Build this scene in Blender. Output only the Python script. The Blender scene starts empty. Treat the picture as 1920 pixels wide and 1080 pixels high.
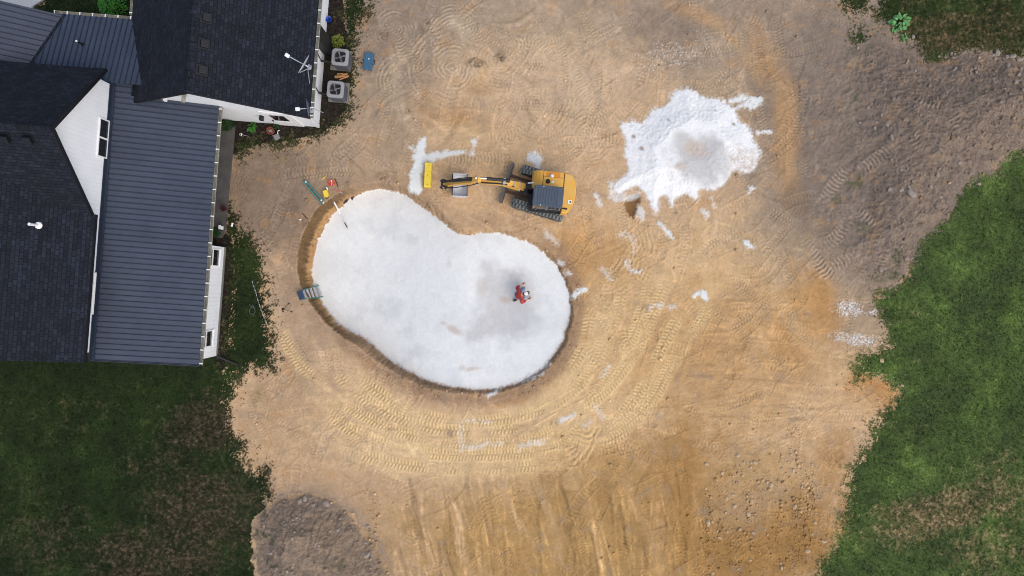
import bpy, bmesh, math, random
import numpy as np
from mathutils import Vector, Matrix

random.seed(7)
RNG = np.random.default_rng(11)
SC = bpy.context.scene

# ------------------------------------------------------------------ camera, sky, sun, exposure
CAM_H = 32.0
cam_data = bpy.data.cameras.new("camera")
cam_data.sensor_width = 36.0
cam_data.lens = 24.0
cam_data.clip_start = 0.5
cam_data.clip_end = 3000.0
cam = bpy.data.objects.new("camera", cam_data)
SC.collection.objects.link(cam)
cam.location = (0, 0, CAM_H)
cam.rotation_euler = (0, 0, 0)
SC.camera = cam

SUN_EL, SUN_AZ = math.radians(52), math.radians(138)      # azimuth clockwise from +Y
world = bpy.data.worlds.new("World")
SC.world = world
world.use_nodes = True
wt = world.node_tree
bg = wt.nodes["Background"]
sky = wt.nodes.new("ShaderNodeTexSky")
sky.sky_type = 'NISHITA'
sky.sun_disc = False
sky.sun_elevation = SUN_EL
sky.sun_rotation = SUN_AZ
sky.air_density = 1.0
sky.dust_density = 3.2
sky.ozone_density = 1.0
wt.links.new(sky.outputs[0], bg.inputs[0])
bg.inputs[1].default_value = 0.15

sun_data = bpy.data.lights.new("sun", 'SUN')
sun_data.energy = 0.95
sun_data.angle = math.radians(100)
sun_data.color = (1.0, 0.95, 0.87)
sun = bpy.data.objects.new("sun", sun_data)
SC.collection.objects.link(sun)
sd = Vector((math.sin(SUN_AZ) * math.cos(SUN_EL), math.cos(SUN_AZ) * math.cos(SUN_EL), math.sin(SUN_EL)))
sun.rotation_euler = sd.to_track_quat('Z', 'Y').to_euler()
sun.location = sd * 60

SC.view_settings.view_transform = 'Standard'
SC.view_settings.look = 'None'
SC.view_settings.exposure = 0.31
SC.view_settings.gamma = 1.0
SC.view_settings.use_curve_mapping = False
SC.cycles.max_bounces = 6
SC.cycles.use_denoising = True
SC.cycles.filter_width = 1.0

# ------------------------------------------------------------------ helpers
PXM = 40.0                                  # pixels of the photograph per metre on the ground


def P(px, py, h=0.0):
    k = (CAM_H - h) / CAM_H / PXM
    return Vector(((px - 960) * k, (540 - py) * k, h))


def lin(r, g, b, k=1.0):
    def f(c):
        c = c / 255.0
        return c / 12.92 if c <= 0.04045 else ((c + 0.055) / 1.055) ** 2.4
    return (f(r) * k, f(g) * k, f(b) * k)


def tag(o, label=None, cat=None, group=None, kind=None):
    if label: o["label"] = label
    if cat: o["category"] = cat
    if group: o["group"] = group
    if kind: o["kind"] = kind
    return o


def empty(name, loc, label=None, cat=None, group=None, rz=0.0):
    o = bpy.data.objects.new(name, None)
    o.empty_display_size = 0.2
    SC.collection.objects.link(o)
    o.location = loc
    o.rotation_euler = (0, 0, rz)
    tag(o, label, cat, group)
    return o


def root_of(o):
    while o.parent is not None:
        o = o.parent
    return o


def obj(name, bm, material, parent=None, world=False, smooth=False):
    """link a bmesh as ONE mesh object; world=True means it was drawn in world coordinates"""
    if world and parent is not None:
        r = root_of(parent)
        bmesh.ops.translate(bm, verts=bm.verts, vec=-Vector(r.location))
    bmesh.ops.recalc_face_normals(bm, faces=bm.faces)
    me = bpy.data.meshes.new(name)
    bm.to_mesh(me)
    bm.free()
    if smooth:
        me.polygons.foreach_set("use_smooth", [True] * len(me.polygons))
    if isinstance(material, (list, tuple)):
        for m_ in material: me.materials.append(m_)
    else:
        me.materials.append(material)
    o = bpy.data.objects.new(name, me)
    SC.collection.objects.link(o)
    if parent is not None:
        o.parent = parent
    return o


def centred(name, bm, material, loc, rz=0.0, smooth=False):
    o = obj(name, bm, material, smooth=smooth)
    o.location = loc
    o.rotation_euler = (0, 0, rz)
    return o


def copy_tree(o, parent=None):
    c = o.copy()
    SC.collection.objects.link(c)
    c.parent = parent
    for ch in list(o.children):
        copy_tree(ch, c)
    return c


def rot_m(rx=0, ry=0, rz=0):
    return Matrix.Rotation(rz, 4, 'Z') @ Matrix.Rotation(ry, 4, 'Y') @ Matrix.Rotation(rx, 4, 'X')


def box(bm, c, s, rx=0, ry=0, rz=0, bevel=0.0, seg=2, M=None, taper=None):
    r = bmesh.ops.create_cube(bm, size=1.0)
    vs = r["verts"]
    for v in vs:
        v.co = Vector((v.co.x * s[0], v.co.y * s[1], v.co.z * s[2]))
        if taper and v.co.z > 0:
            v.co.x *= taper[0]
            v.co.y *= taper[1]
    if bevel > 0:
        es = list({e for v in vs for e in v.link_edges})
        rb = bmesh.ops.bevel(bm, geom=es, offset=bevel, segments=seg, affect='EDGES', profile=0.5)
        vs = list({v for f in rb["faces"] for v in f.verts} | {v for v in vs if v.is_valid})
    T = Matrix.Translation(Vector(c)) @ (M if M is not None else rot_m(rx, ry, rz))
    bmesh.ops.transform(bm, matrix=T, verts=vs)
    return vs


def ring_frame(d):
    d = d.normalized()
    a = Vector((0, 0, 1)) if abs(d.z) < 0.9 else Vector((1, 0, 0))
    s = d.cross(a).normalized()
    t = s.cross(d).normalized()
    return s, t


def tube(bm, pts, r, n=8, caps=True, flat=1.0):
    pts = [Vector(p) for p in pts]
    rs = r if isinstance(r, (list, tuple)) else [r] * len(pts)
    rings = []
    for i, p in enumerate(pts):
        a = pts[max(i - 1, 0)]
        b = pts[min(i + 1, len(pts) - 1)]
        s, t = ring_frame(b - a)
        rings.append([bm.verts.new(p + s * rs[i] * math.cos(2 * math.pi * k / n) + t * rs[i] * flat * math.sin(2 * math.pi * k / n)) for k in range(n)])
    for i in range(len(rings) - 1):
        for k in range(n):
            bm.faces.new((rings[i][k], rings[i][(k + 1) % n], rings[i + 1][(k + 1) % n], rings[i + 1][k]))
    if caps:
        bm.faces.new(rings[0])
        bm.faces.new(rings[-1][::-1])


def cyl(bm, a, b, r, n=16, r2=None):
    tube(bm, [a, b], [r, r2 if r2 is not None else r], n)


def prism(bm, poly, ext):
    """closed solid: planar polygon (3-D points) swept along ext"""
    ext = Vector(ext)
    lo = [bm.verts.new(Vector(p)) for p in poly]
    hi = [bm.verts.new(Vector(p) + ext) for p in poly]
    n = len(lo)
    bm.faces.new(lo[::-1])
    bm.faces.new(hi)
    for i in range(n):
        bm.faces.new((lo[i], lo[(i + 1) % n], hi[(i + 1) % n], hi[i]))


def lathe(bm, prof, c, n=24, M=None):
    rings = []
    c = Vector(c)
    for (r, z) in prof:
        ring = []
        for k in range(n):
            v = Vector((r * math.cos(2 * math.pi * k / n), r * math.sin(2 * math.pi * k / n), z))
            if M is not None: v = M @ v
            ring.append(bm.verts.new(v + c))
        rings.append(ring)
    for i in range(len(rings) - 1):
        for k in range(n):
            bm.faces.new((rings[i][k], rings[i][(k + 1) % n], rings[i + 1][(k + 1) % n], rings[i + 1][k]))
    return rings


def capped(bm, prof, c, n=24, M=None):
    rings = lathe(bm, prof, c, n, M)
    bm.faces.new(rings[0][::-1])
    bm.faces.new(rings[-1])


# ------------------------------------------------------------------ materials
def mat(name, col, rough=0.6, metal=0.0, var=0.12, scale=8.0, bump=0.0, bscale=40.0, spec=0.4, col2=None, attr=None):
    m = bpy.data.materials.new(name)
    m.use_nodes = True
    t = m.node_tree
    b = t.nodes["Principled BSDF"]
    b.inputs["Roughness"].default_value = rough
    b.inputs["Metallic"].default_value = metal
    b.inputs["Specular IOR Level"].default_value = spec
    geo = t.nodes.new("ShaderNodeNewGeometry")
    nz = t.nodes.new("ShaderNodeTexNoise")
    nz.inputs["Scale"].default_value = scale
    nz.inputs["Detail"].default_value = 5.0
    nz.inputs["Roughness"].default_value = 0.65
    t.links.new(geo.outputs["Position"], nz.inputs["Vector"])
    rmp = t.nodes.new("ShaderNodeValToRGB")
    rmp.color_ramp.elements[0].position = 0.3
    rmp.color_ramp.elements[1].position = 0.7
    if col2 is None:
        lo = tuple(c * (1 - var) for c in col)
        hi = tuple(min(1, c * (1 + var)) for c in col)
    else:
        lo, hi = col, col2
    rmp.color_ramp.elements[0].color = (*lo, 1)
    rmp.color_ramp.elements[1].color = (*hi, 1)
    t.links.new(nz.outputs["Fac"], rmp.inputs["Fac"])
    if attr:
        at = t.nodes.new("ShaderNodeAttribute")
        at.attribute_name = attr
        mx = t.nodes.new("ShaderNodeMix")
        mx.data_type = 'RGBA'
        mx.blend_type = 'MULTIPLY'
        mx.inputs["Factor"].default_value = 1.0
        t.links.new(at.outputs["Color"], mx.inputs[6])
        t.links.new(rmp.outputs["Color"], mx.inputs[7])
        t.links.new(mx.outputs[2], b.inputs["Base Color"])
    else:
        t.links.new(rmp.outputs["Color"], b.inputs["Base Color"])
    if bump > 0:
        n2 = t.nodes.new("ShaderNodeTexNoise")
        n2.inputs["Scale"].default_value = bscale
        n2.inputs["Detail"].default_value = 6.0
        t.links.new(geo.outputs["Position"], n2.inputs["Vector"])
        bp = t.nodes.new("ShaderNodeBump")
        bp.inputs["Strength"].default_value = 1.0
        bp.inputs["Distance"].default_value = bump
        t.links.new(n2.outputs["Fac"], bp.inputs["Height"])
        t.links.new(bp.outputs["Normal"], b.inputs["Normal"])
    return m


def shingle_mat(name):
    m = bpy.data.materials.new(name)
    m.use_nodes = True
    t = m.node_tree
    b = t.nodes["Principled BSDF"]
    b.inputs["Roughness"].default_value = 0.92
    b.inputs["Specular IOR Level"].default_value = 0.25
    uv = t.nodes.new("ShaderNodeUVMap")
    uv.uv_map = "UVMap"

    def brick(w, h, off, c1, c2, mo, ms, bias):
        n = t.nodes.new("ShaderNodeTexBrick")
        n.offset = off
        n.offset_frequency = 2
        n.inputs["Color1"].default_value = (*c1, 1)
        n.inputs["Color2"].default_value = (*c2, 1)
        n.inputs["Mortar"].default_value = (*mo, 1)
        n.inputs["Scale"].default_value = 1.0
        n.inputs["Mortar Size"].default_value = ms
        n.inputs["Mortar Smooth"].default_value = 0.2
        n.inputs["Bias"].default_value = bias
        n.inputs["Brick Width"].default_value = w
        n.inputs["Row Height"].default_value = h
        t.links.new(uv.outputs[0], n.inputs["Vector"])
        return n
    b1 = brick(0.23, 0.145, 0.37, lin(27, 30, 38), lin(41, 45, 55), lin(20, 22, 28), 0.012, -0.25)
    b2 = brick(0.41, 0.145, 0.61, (0.84, 0.84, 0.84), (1.14, 1.15, 1.17), (0.8, 0.8, 0.8), 0.0, 0.0)
    mx = t.nodes.new("ShaderNodeMix")
    mx.data_type = 'RGBA'
    mx.blend_type = 'MULTIPLY'
    mx.inputs["Factor"].default_value = 0.9
    t.links.new(b1.outputs["Color"], mx.inputs[6])
    t.links.new(b2.outputs["Color"], mx.inputs[7])
    nz = t.nodes.new("ShaderNodeTexNoise")
    nz.inputs["Scale"].default_value = 1.3
    nz.inputs["Detail"].default_value = 8.0
    nz.inputs["Roughness"].default_value = 0.7
    t.links.new(uv.outputs[0], nz.inputs["Vector"])
    rmp = t.nodes.new("ShaderNodeValToRGB")
    rmp.color_ramp.elements[0].position = 0.3
    rmp.color_ramp.elements[0].color = (0.82, 0.82, 0.82, 1)
    rmp.color_ramp.elements[1].position = 0.7
    rmp.color_ramp.elements[1].color = (1.18, 1.2, 1.24, 1)
    t.links.new(nz.outputs["Fac"], rmp.inputs["Fac"])
    m2 = t.nodes.new("ShaderNodeMix")
    m2.data_type = 'RGBA'
    m2.blend_type = 'MULTIPLY'
    m2.inputs["Factor"].default_value = 1.0
    t.links.new(mx.outputs[2], m2.inputs[6])
    t.links.new(rmp.outputs["Color"], m2.inputs[7])
    t.links.new(m2.outputs[2], b.inputs["Base Color"])
    bp = t.nodes.new("ShaderNodeBump")
    bp.inputs["Distance"].default_value = 0.012
    bp.invert = True
    t.links.new(b1.outputs["Fac"], bp.inputs["Height"])
    t.links.new(bp.outputs["Normal"], b.inputs["Normal"])
    return m


def siding_mat(name, col):
    m = mat(name, col, rough=0.5, var=0.04, scale=1.5)
    t = m.node_tree
    b = t.nodes["Principled BSDF"]
    src = b.inputs["Base Color"].links[0].from_socket
    geo = t.nodes.new("ShaderNodeNewGeometry")
    sep = t.nodes.new("ShaderNodeSeparateXYZ")
    t.links.new(geo.outputs["Position"], sep.inputs[0])
    ad = t.nodes.new("ShaderNodeMath"); ad.operation = 'ADD'
    t.links.new(sep.outputs[0], ad.inputs[0]); t.links.new(sep.outputs[1], ad.inputs[1])
    ml = t.nodes.new("ShaderNodeMath"); ml.operation = 'MULTIPLY'; ml.inputs[1].default_value = 5.2
    t.links.new(ad.outputs[0], ml.inputs[0])
    fr = t.nodes.new("ShaderNodeMath"); fr.operation = 'FRACT'
    t.links.new(ml.outputs[0], fr.inputs[0])
    lt = t.nodes.new("ShaderNodeMath"); lt.operation = 'LESS_THAN'; lt.inputs[1].default_value = 0.14
    t.links.new(fr.outputs[0], lt.inputs[0])
    mx = t.nodes.new("ShaderNodeMix"); mx.data_type = 'RGBA'; mx.blend_type = 'MULTIPLY'
    mx.inputs[7].default_value = (0.96, 0.96, 0.965, 1)
    t.links.new(lt.outputs[0], mx.inputs["Factor"])
    t.links.new(src, mx.inputs[6])
    t.links.new(mx.outputs[2], b.inputs["Base Color"])
    bp = t.nodes.new("ShaderNodeBump"); bp.inputs["Distance"].default_value = 0.003; bp.invert = True
    t.links.new(lt.outputs[0], bp.inputs["Height"])
    t.links.new(bp.outputs["Normal"], b.inputs["Normal"])
    return m


M_SHINGLE = shingle_mat("charcoal_shingles")
M_ROOFMETAL = mat("blue_grey_metal_roof", lin(53, 61, 76), rough=0.5, metal=0.0, var=0.10, scale=0.8, spec=0.4, col2=lin(64, 73, 88))
M_RIBSHADE = mat("metal_roof_rib_shade", lin(41, 48, 62), rough=0.55, var=0.2, scale=3)  # darker tone for the roof ribs: their shading painted into the colour
M_TRIMDARK = mat("dark_trim", lin(20, 21, 26), rough=0.5, var=0.2)
M_FLASH = mat("blue_black_flashing", lin(38, 48, 62), rough=0.45, var=0.1)
M_SIDING = siding_mat("white_siding", (0.85, 0.87, 0.89))
M_WHITE = mat("white_trim", (0.80, 0.80, 0.80), rough=0.45, var=0.03)
M_GUTTER = mat("weathered_gutter", lin(104, 101, 90), rough=0.7, var=0.3, scale=2.5, col2=lin(156, 156, 144), metal=0.0)
M_GLASS = mat("dark_window_glass", (0.012, 0.014, 0.017), rough=0.06, var=0.2, spec=0.6)
M_CONC = mat("grey_concrete", lin(120, 118, 112), rough=0.9, var=0.12, scale=3.0, bump=0.004)
M_SLAB = mat("dark_patio_concrete", lin(84, 82, 80), rough=0.9, var=0.22, scale=1.6, bump=0.004)
M_DRIVE = mat("pale_driveway_concrete", (0.62, 0.60, 0.57), rough=0.9, var=0.06, scale=1.5)
M_ACGREY = mat("grey_painted_steel", lin(142, 143, 146), rough=0.55, var=0.08, scale=6)
M_ACDARK = mat("dark_louvres", lin(66, 68, 72), rough=0.6, var=0.2, scale=12)
M_BLACK = mat("matt_black", (0.016, 0.016, 0.018), rough=0.55, var=0.2)
M_DISH = mat("dish_grey", lin(165, 168, 174), rough=0.45, var=0.06)
M_DISHDARK = mat("slate_dish", lin(74, 82, 98), rough=0.5, var=0.12)
M_GALV = mat("galvanised_steel", lin(178, 182, 188), rough=0.4, metal=0.35, var=0.1)
M_BLUECASE = mat("blue_plastic_case", lin(58, 98, 124), rough=0.5, var=0.1)
M_BLUE = mat("bright_blue_plastic", lin(20, 62, 168), rough=0.4, var=0.15)
M_WOOD = mat("raw_pine", lin(188, 140, 92), rough=0.8, var=0.2, scale=12)
M_TERRA = mat("terracotta", lin(120, 62, 44), rough=0.85, var=0.15)
M_PVC = mat("white_pvc", (0.82, 0.82, 0.82), rough=0.4, var=0.04)
M_YELLOW = mat("machine_yellow", lin(226, 164, 54), rough=0.5, var=0.10, scale=2.2, col2=lin(218, 176, 98))
M_YELLOWP = mat("yellow_plastic", lin(234, 204, 66), rough=0.5, var=0.09, scale=5)
M_CABROOF = mat("slate_cab_roof", lin(72, 82, 94), rough=0.55, var=0.14, scale=5)
M_RUBBER = mat("dusty_rubber", lin(62, 66, 68), rough=0.9, var=0.25, scale=7, col2=lin(98, 102, 100))
M_LUG = mat("dusty_rubber_lugs", lin(98, 104, 104), rough=0.9, var=0.25, scale=7, col2=lin(140, 142, 134))
M_STEEL = mat("worn_steel", lin(104, 100, 98), rough=0.5, metal=0.3, var=0.25, scale=6)
M_BUCKET = mat("scoured_bucket_steel", lin(205, 205, 206), rough=0.7, metal=0.0, var=0.15, scale=5)
M_HOSE = mat("black_hose_rubber", (0.02, 0.02, 0.022), rough=0.5, var=0.3)
M_CHROME = mat("chrome_rod", (0.8, 0.8, 0.8), rough=0.2, metal=0.9, var=0.02)
M_TEAL = mat("teal_fibreglass", lin(70, 128, 122), rough=0.6, var=0.15)
M_ALU = mat("aluminium_tread", lin(190, 192, 194), rough=0.4, metal=0.4, var=0.06)
M_RED = mat("red_plastic", lin(208, 62, 44), rough=0.5, var=0.2, col2=lin(232, 116, 92))
M_RUST = mat("rusty_steel", lin(86, 60, 46), rough=0.85, var=0.3)
M_LEAF = mat("bright_leaves", lin(58, 116, 36), rough=0.6, var=0.35, scale=14, spec=0.3)
M_LEAFY = mat("yellow_green_leaves", lin(104, 114, 40), rough=0.6, var=0.3, scale=14, spec=0.3)
M_LEAFD = mat("dark_green_leaves", lin(34, 66, 26), rough=0.6, var=0.35, scale=14, spec=0.3)
M_LEAFW = mat("pale_weed_leaves", lin(104, 158, 92), rough=0.6, var=0.25, scale=14, spec=0.3)
M_STEM = mat("brown_stem", lin(70, 56, 36), rough=0.9, var=0.2)
M_SKIN = mat("skin", lin(205, 158, 120), rough=0.55, var=0.06)
M_SHIRT = mat("faded_red_shirt", lin(166, 62, 60), rough=0.9, var=0.15, scale=14)
M_JEANS = mat("blue_jeans", lin(110, 134, 164), rough=0.9, var=0.18, scale=20)
M_CAP = mat("white_cap", (0.75, 0.75, 0.74), rough=0.8, var=0.06)
M_BOOT = mat("dark_boot_leather", lin(62, 52, 44), rough=0.7, var=0.2)
M_GLOVE = mat("dark_glove", lin(60, 50, 42), rough=0.8, var=0.2)
M_GREYPL = mat("grey_plastic", lin(128, 128, 130), rough=0.6, var=0.1)

# ------------------------------------------------------------------ the terrain: one height field, split by material
def hash2(xi, yi, seed):
    h = (xi.astype(np.int64) * 374761393 + yi.astype(np.int64) * 668265263 + seed * 974634777) & 0xffffffff
    h = ((h ^ (h >> 13)) * 1274126177) & 0xffffffff
    h = ((h ^ (h >> 16)) * 2246822519) & 0xffffffff
    return (h ^ (h >> 15)) & 0xffffffff


def gnoise(x, y, seed=0):
    x0 = np.floor(x); y0 = np.floor(y)
    fx = (x - x0).astype(np.float32); fy = (y - y0).astype(np.float32)
    u = fx * fx * fx * (fx * (fx * 6 - 15) + 10)
    v = fy * fy * fy * (fy * (fy * 6 - 15) + 10)

    def g(ix, iy, dx, dy):
        a = hash2(ix, iy, seed).astype(np.float32) * np.float32(2 * math.pi / 4294967296.0)
        return np.cos(a) * dx + np.sin(a) * dy
    n00 = g(x0, y0, fx, fy); n10 = g(x0 + 1, y0, fx - 1, fy)
    n01 = g(x0, y0 + 1, fx, fy - 1); n11 = g(x0 + 1, y0 + 1, fx - 1, fy - 1)
    a = n00 + u * (n10 - n00); b = n01 + u * (n11 - n01)
    return (a + v * (b - a)) * 1.5


def fbm(x, y, seed=0, octv=4, rough=0.55):
    s = 0.0; a = 1.0; f = 1.0; tot = 0.0
    for k in range(octv):
        s = s + a * gnoise(x * f + 17.3 * k, y * f - 9.1 * k, seed + k)
        tot += a; a *= rough; f *= 2.03
    return s / tot


def sstep(a, b, x):
    t = np.clip((np.asarray(x) - a) / (b - a), 0, 1)
    return t * t * (3 - 2 * t)


def catmull(pts, closed=False, n=8):
    pts = [np.array(p, float) for p in pts]
    m = len(pts); out = []
    rng_ = range(m if closed else m - 1)
    for i in rng_:
        if closed:
            p0, p1, p2, p3 = pts[(i - 1) % m], pts[i], pts[(i + 1) % m], pts[(i + 2) % m]
        else:
            p1, p2 = pts[i], pts[i + 1]
            p0 = pts[i - 1] if i > 0 else 2 * p1 - p2
            p3 = pts[i + 2] if i + 2 < m else 2 * p2 - p1
        for k in range(n):
            t = k / n
            out.append(0.5 * ((2 * p1) + (-p0 + p2) * t + (2 * p0 - 5 * p1 + 4 * p2 - p3) * t * t + (-p0 + 3 * p1 - 3 * p2 + p3) * t ** 3))
    if not closed: out.append(pts[-1])
    return np.array(out)


def sdf(poly, X, Y):
    """signed distance to a polygon, positive inside"""
    poly = np.asarray(poly, float)
    d = np.full(X.shape, 1e9, np.float32); inside = np.zeros(X.shape, bool)
    n = len(poly)
    for i in range(n):
        ax, ay = poly[i]; bx, by = poly[(i + 1) % n]
        ex, ey = bx - ax, by - ay
        L = ex * ex + ey * ey + 1e-12
        wx = X - ax; wy = Y - ay
        t = np.clip((wx * ex + wy * ey) / L, 0, 1)
        d = np.minimum(d, (wx - ex * t) ** 2 + (wy - ey * t) ** 2)
        c = ((ay > Y) != (by > Y)) & (X < (bx - ax) * (Y - ay) / (by - ay + 1e-12) + ax)
        inside ^= c
    d = np.sqrt(d)
    return np.where(inside, d, -d)


# grid: 4 cm cells where the photograph looks, then growing cells out to the horizon
STEP = 0.04
inx = np.arange(-26.5, 26.5 + STEP / 2, STEP); iny = np.arange(-17.2, 17.2 + STEP / 2, STEP)
grow = np.array([0.1, 0.4, 1, 2, 4, 8, 15, 30, 60, 120, 250, 500, 1000.0])
gx = np.concatenate([inx[0] - grow[::-1], inx, inx[-1] + grow])
gy = np.concatenate([iny[0] - grow[::-1], iny, iny[-1] + grow])
NX, NY = len(gx), len(gy)
X, Y = np.meshgrid(gx, gy)
X = X.ravel(); Y = Y.ravel()
N = X.size
GXp = 960 + X * PXM; GYp = 540 - Y * PXM            # ground-plane pixel coordinates, used as a survey grid

ZN = fbm(X * 0.12, Y * 0.12, 3, 3) * 0.10 + fbm(X * 0.9, Y * 0.9, 5, 3) * 0.02
Z = ZN.copy()
WX = fbm(X * 0.8, Y * 0.8, 21, 5, 0.65); WY = fbm(X * 0.8, Y * 0.8, 31, 5, 0.65)      # outline raggedness
WF = fbm(X * 3.1, Y * 3.1, 41, 4, 0.7)
FINE = fbm(X * 7.0, Y * 7.0, 51, 3, 0.75)
MID = fbm(X * 2.2, Y * 2.2, 61, 4, 0.65)
BIG = fbm(X * 0.35, Y * 0.35, 71, 4, 0.6)
WHITE_N = RNG.normal(size=N).astype(np.float32)

# ---- the excavated pool
PIT_D = 1.15
floor_px = [(588, 490), (597, 450), (617, 412), (640, 388), (662, 370), (692, 360), (720, 355), (757, 364), (786, 382), (812, 403), (838, 424), (856, 437), (875, 441), (910, 436), (958, 443),
            (1000, 460), (1031, 485), (1053, 515), (1066, 550), (1068, 590), (1059, 630), (1037, 670), (1006, 700), (960, 722),
            (915, 731), (860, 728), (810, 718), (765, 697), (722, 669), (688, 640), (656, 621), (630, 602), (611, 577), (596, 550), (586, 520)]
def pit_depth(x, y):
    return 0.20 + (PIT_D - 0.20) * sstep(930, 640, np.asarray(x, float) + 0.25 * (np.asarray(y, float) - 540))
kf = [(CAM_H + float(pit_depth(x, y))) / CAM_H for x, y in floor_px]
floor_g = catmull([(960 + (x - 960) * k, 540 + (y - 540) * k) for (x, y), k in zip(floor_px, kf)], True, 3)
rim_px = [(557, 500), (562, 462), (575, 425), (592, 396), (618, 374), (650, 354), (690, 342), (733, 344), (770, 354), (800, 372), (824, 393), (848, 415), (870, 427), (908, 424), (960, 431),
          (1003, 450), (1037, 476), (1059, 508), (1073, 546), (1075, 592), (1066, 634), (1043, 675), (1010, 706), (962, 729),
          (915, 739), (859, 737), (806, 728), (758, 708), (714, 682), (680, 654), (647, 634), (618, 610), (592, 584), (573, 555), (560, 525)]
rim_g = catmull(rim_px, True, 3)
d_fl = sdf(floor_g, GXp + WF * 5 + MID * 3, GYp + FINE * 4 + WX * 5)
d_rm = sdf(rim_g, GXp + WX * 5 + WF * 2.5, GYp + WY * 5 + FINE * 2.5)
tw = np.clip(-d_fl, 0, None) / (np.clip(-d_fl, 0, None) + np.clip(d_rm, 0, None) + 1e-6)      # 0 at the floor, 1 at the rim
deep = np.exp(-(((GXp - 950) / 75) ** 2 + ((GYp - 565) / 90) ** 2)) * 0.30
zfloor = -pit_depth(GXp, GYp) - deep + MID * 0.009 + FINE * 0.006 + BIG * 0.04
tq = np.clip(tw + (MID * 0.14 + WF * 0.10) * np.sin(np.pi * np.clip(tw, 0, 1)), 0, 1)
prof_w = np.where(tq < 0.42, tq / 0.42 * 0.26, np.where(tq < 0.50, 0.26 + (tq - 0.42) / 0.08 * 0.42, 0.68 + (tq - 0.50) / 0.50 * 0.32))
wallz = zfloor + (Z - zfloor) * prof_w + (MID * 0.05 + FINE * 0.04) * np.sin(np.pi * np.clip(tw, 0, 1))
ins = d_rm > 0
Z = np.where(d_fl > 0, zfloor, np.where(ins, wallz, Z))
outside_rim = np.where(ins, 0, -d_rm)

# ---- heaps
pile_px = [(1163, 232), (1180, 228), (1203, 231), (1222, 207), (1252, 195), (1262, 178), (1282, 167), (1302, 172), (1318, 182), (1350, 188), (1372, 200), (1385, 222),
           (1402, 240), (1413, 262), (1421, 290), (1412, 312), (1398, 325), (1378, 318), (1358, 342), (1335, 356), (1312, 352), (1305, 376), (1290, 362), (1265, 372), (1262, 386), (1250, 366),
           (1238, 370), (1230, 400), (1218, 378), (1206, 360), (1190, 348), (1160, 362), (1148, 352), (1172, 330), (1180, 316), (1174, 290), (1172, 262)]
d_pile = sdf(catmull(pile_px, True, 3), GXp + WX * 6 + WF * 6, GYp + WY * 6 + FINE * 6)
pm = np.clip(d_pile / 50.0, 0, 1)
pile_h = pm ** 1.3 * 0.34
scoop = np.exp(-(((GXp - 1308) / 42) ** 2 + ((GYp - 292) / 34) ** 2))
rough_sc = gnoise(X * 1.6 + Y * 1.3, (X * 0.9 - Y * 1.5) * 0.35 + WX, 81)
pile_h = pile_h * (1 - 0.45 * scoop) + pm * (MID * 0.010 + FINE * 0.004) + scoop * rough_sc * 0.04
Z = Z + np.where(d_pile > 0, pile_h, 0)

heap_px = [(470, 1010), (478, 975), (505, 945), (530, 926), (570, 922), (610, 930), (640, 945), (672, 972), (695, 1005), (712, 1035), (730, 1080), (745, 1140), (700, 1220), (560, 1230), (480, 1160), (478, 1080)]
d_heap = sdf(catmull(heap_px, True, 3), GXp + WX * 14 + WF * 5, GYp + WY * 14 + FINE * 4)
hm = np.clip(d_heap / 75.0, 0, 1)
Z = Z + np.where(d_heap > 0, (hm ** 1.25) * 0.85 + np.minimum(hm * 4, 1) * (MID * 0.10 + FINE * 0.05 + BIG * .15), 0)

bank_px = [(1560, 70), (1600, 82), (1640, 70), (1668, 82), (1700, 100), (1735, 118), (1762, 116), (1800, 104), (1850, 99), (1900, 106), (1990, 112), (1990, 270), (1920, 276), (1888, 290), (1872, 318), (1832, 334), (1806, 352), (1790, 376), (1783, 398),
           (1756, 428), (1732, 448), (1712, 480), (1704, 512), (1690, 530), (1660, 540), (1630, 545), (1590, 535), (1555, 500), (1530, 470), (1510, 420), (1500, 340), (1490, 250), (1510, 160), (1535, 100)]
d_bank = sdf(catmull(bank_px, True, 3), GXp + WX * 16 + WF * 5, GYp + WY * 16 + FINE * 4)
bm_ = np.clip(d_bank / 90.0, 0, 1)
ridge = np.clip(sstep(1560, 1720, GXp + WX * 30), 0, 1)
Z = Z + np.where(d_bank > 0, bm_ * (0.12 + 0.6 * ridge) + np.minimum(bm_ * 3, 1) * ridge * 0.16 * fbm((X * 0.8 + Y * 0.6) * 1.1, (Y * 0.8 - X * 0.6) * 0.35, 295, 3) + np.minimum(bm_ * 3, 1) * (MID * 0.15 + FINE * 0.065 + BIG * 0.14) * (0.45 + 0.55 * ridge), 0)

# ---- from here on, survey coordinates as seen from the drone (height taken out)
PX = 960 + (GXp - 960) * CAM_H / (CAM_H - Z)
PY = 540 + (GYp - 540) * CAM_H / (CAM_H - Z)

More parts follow.
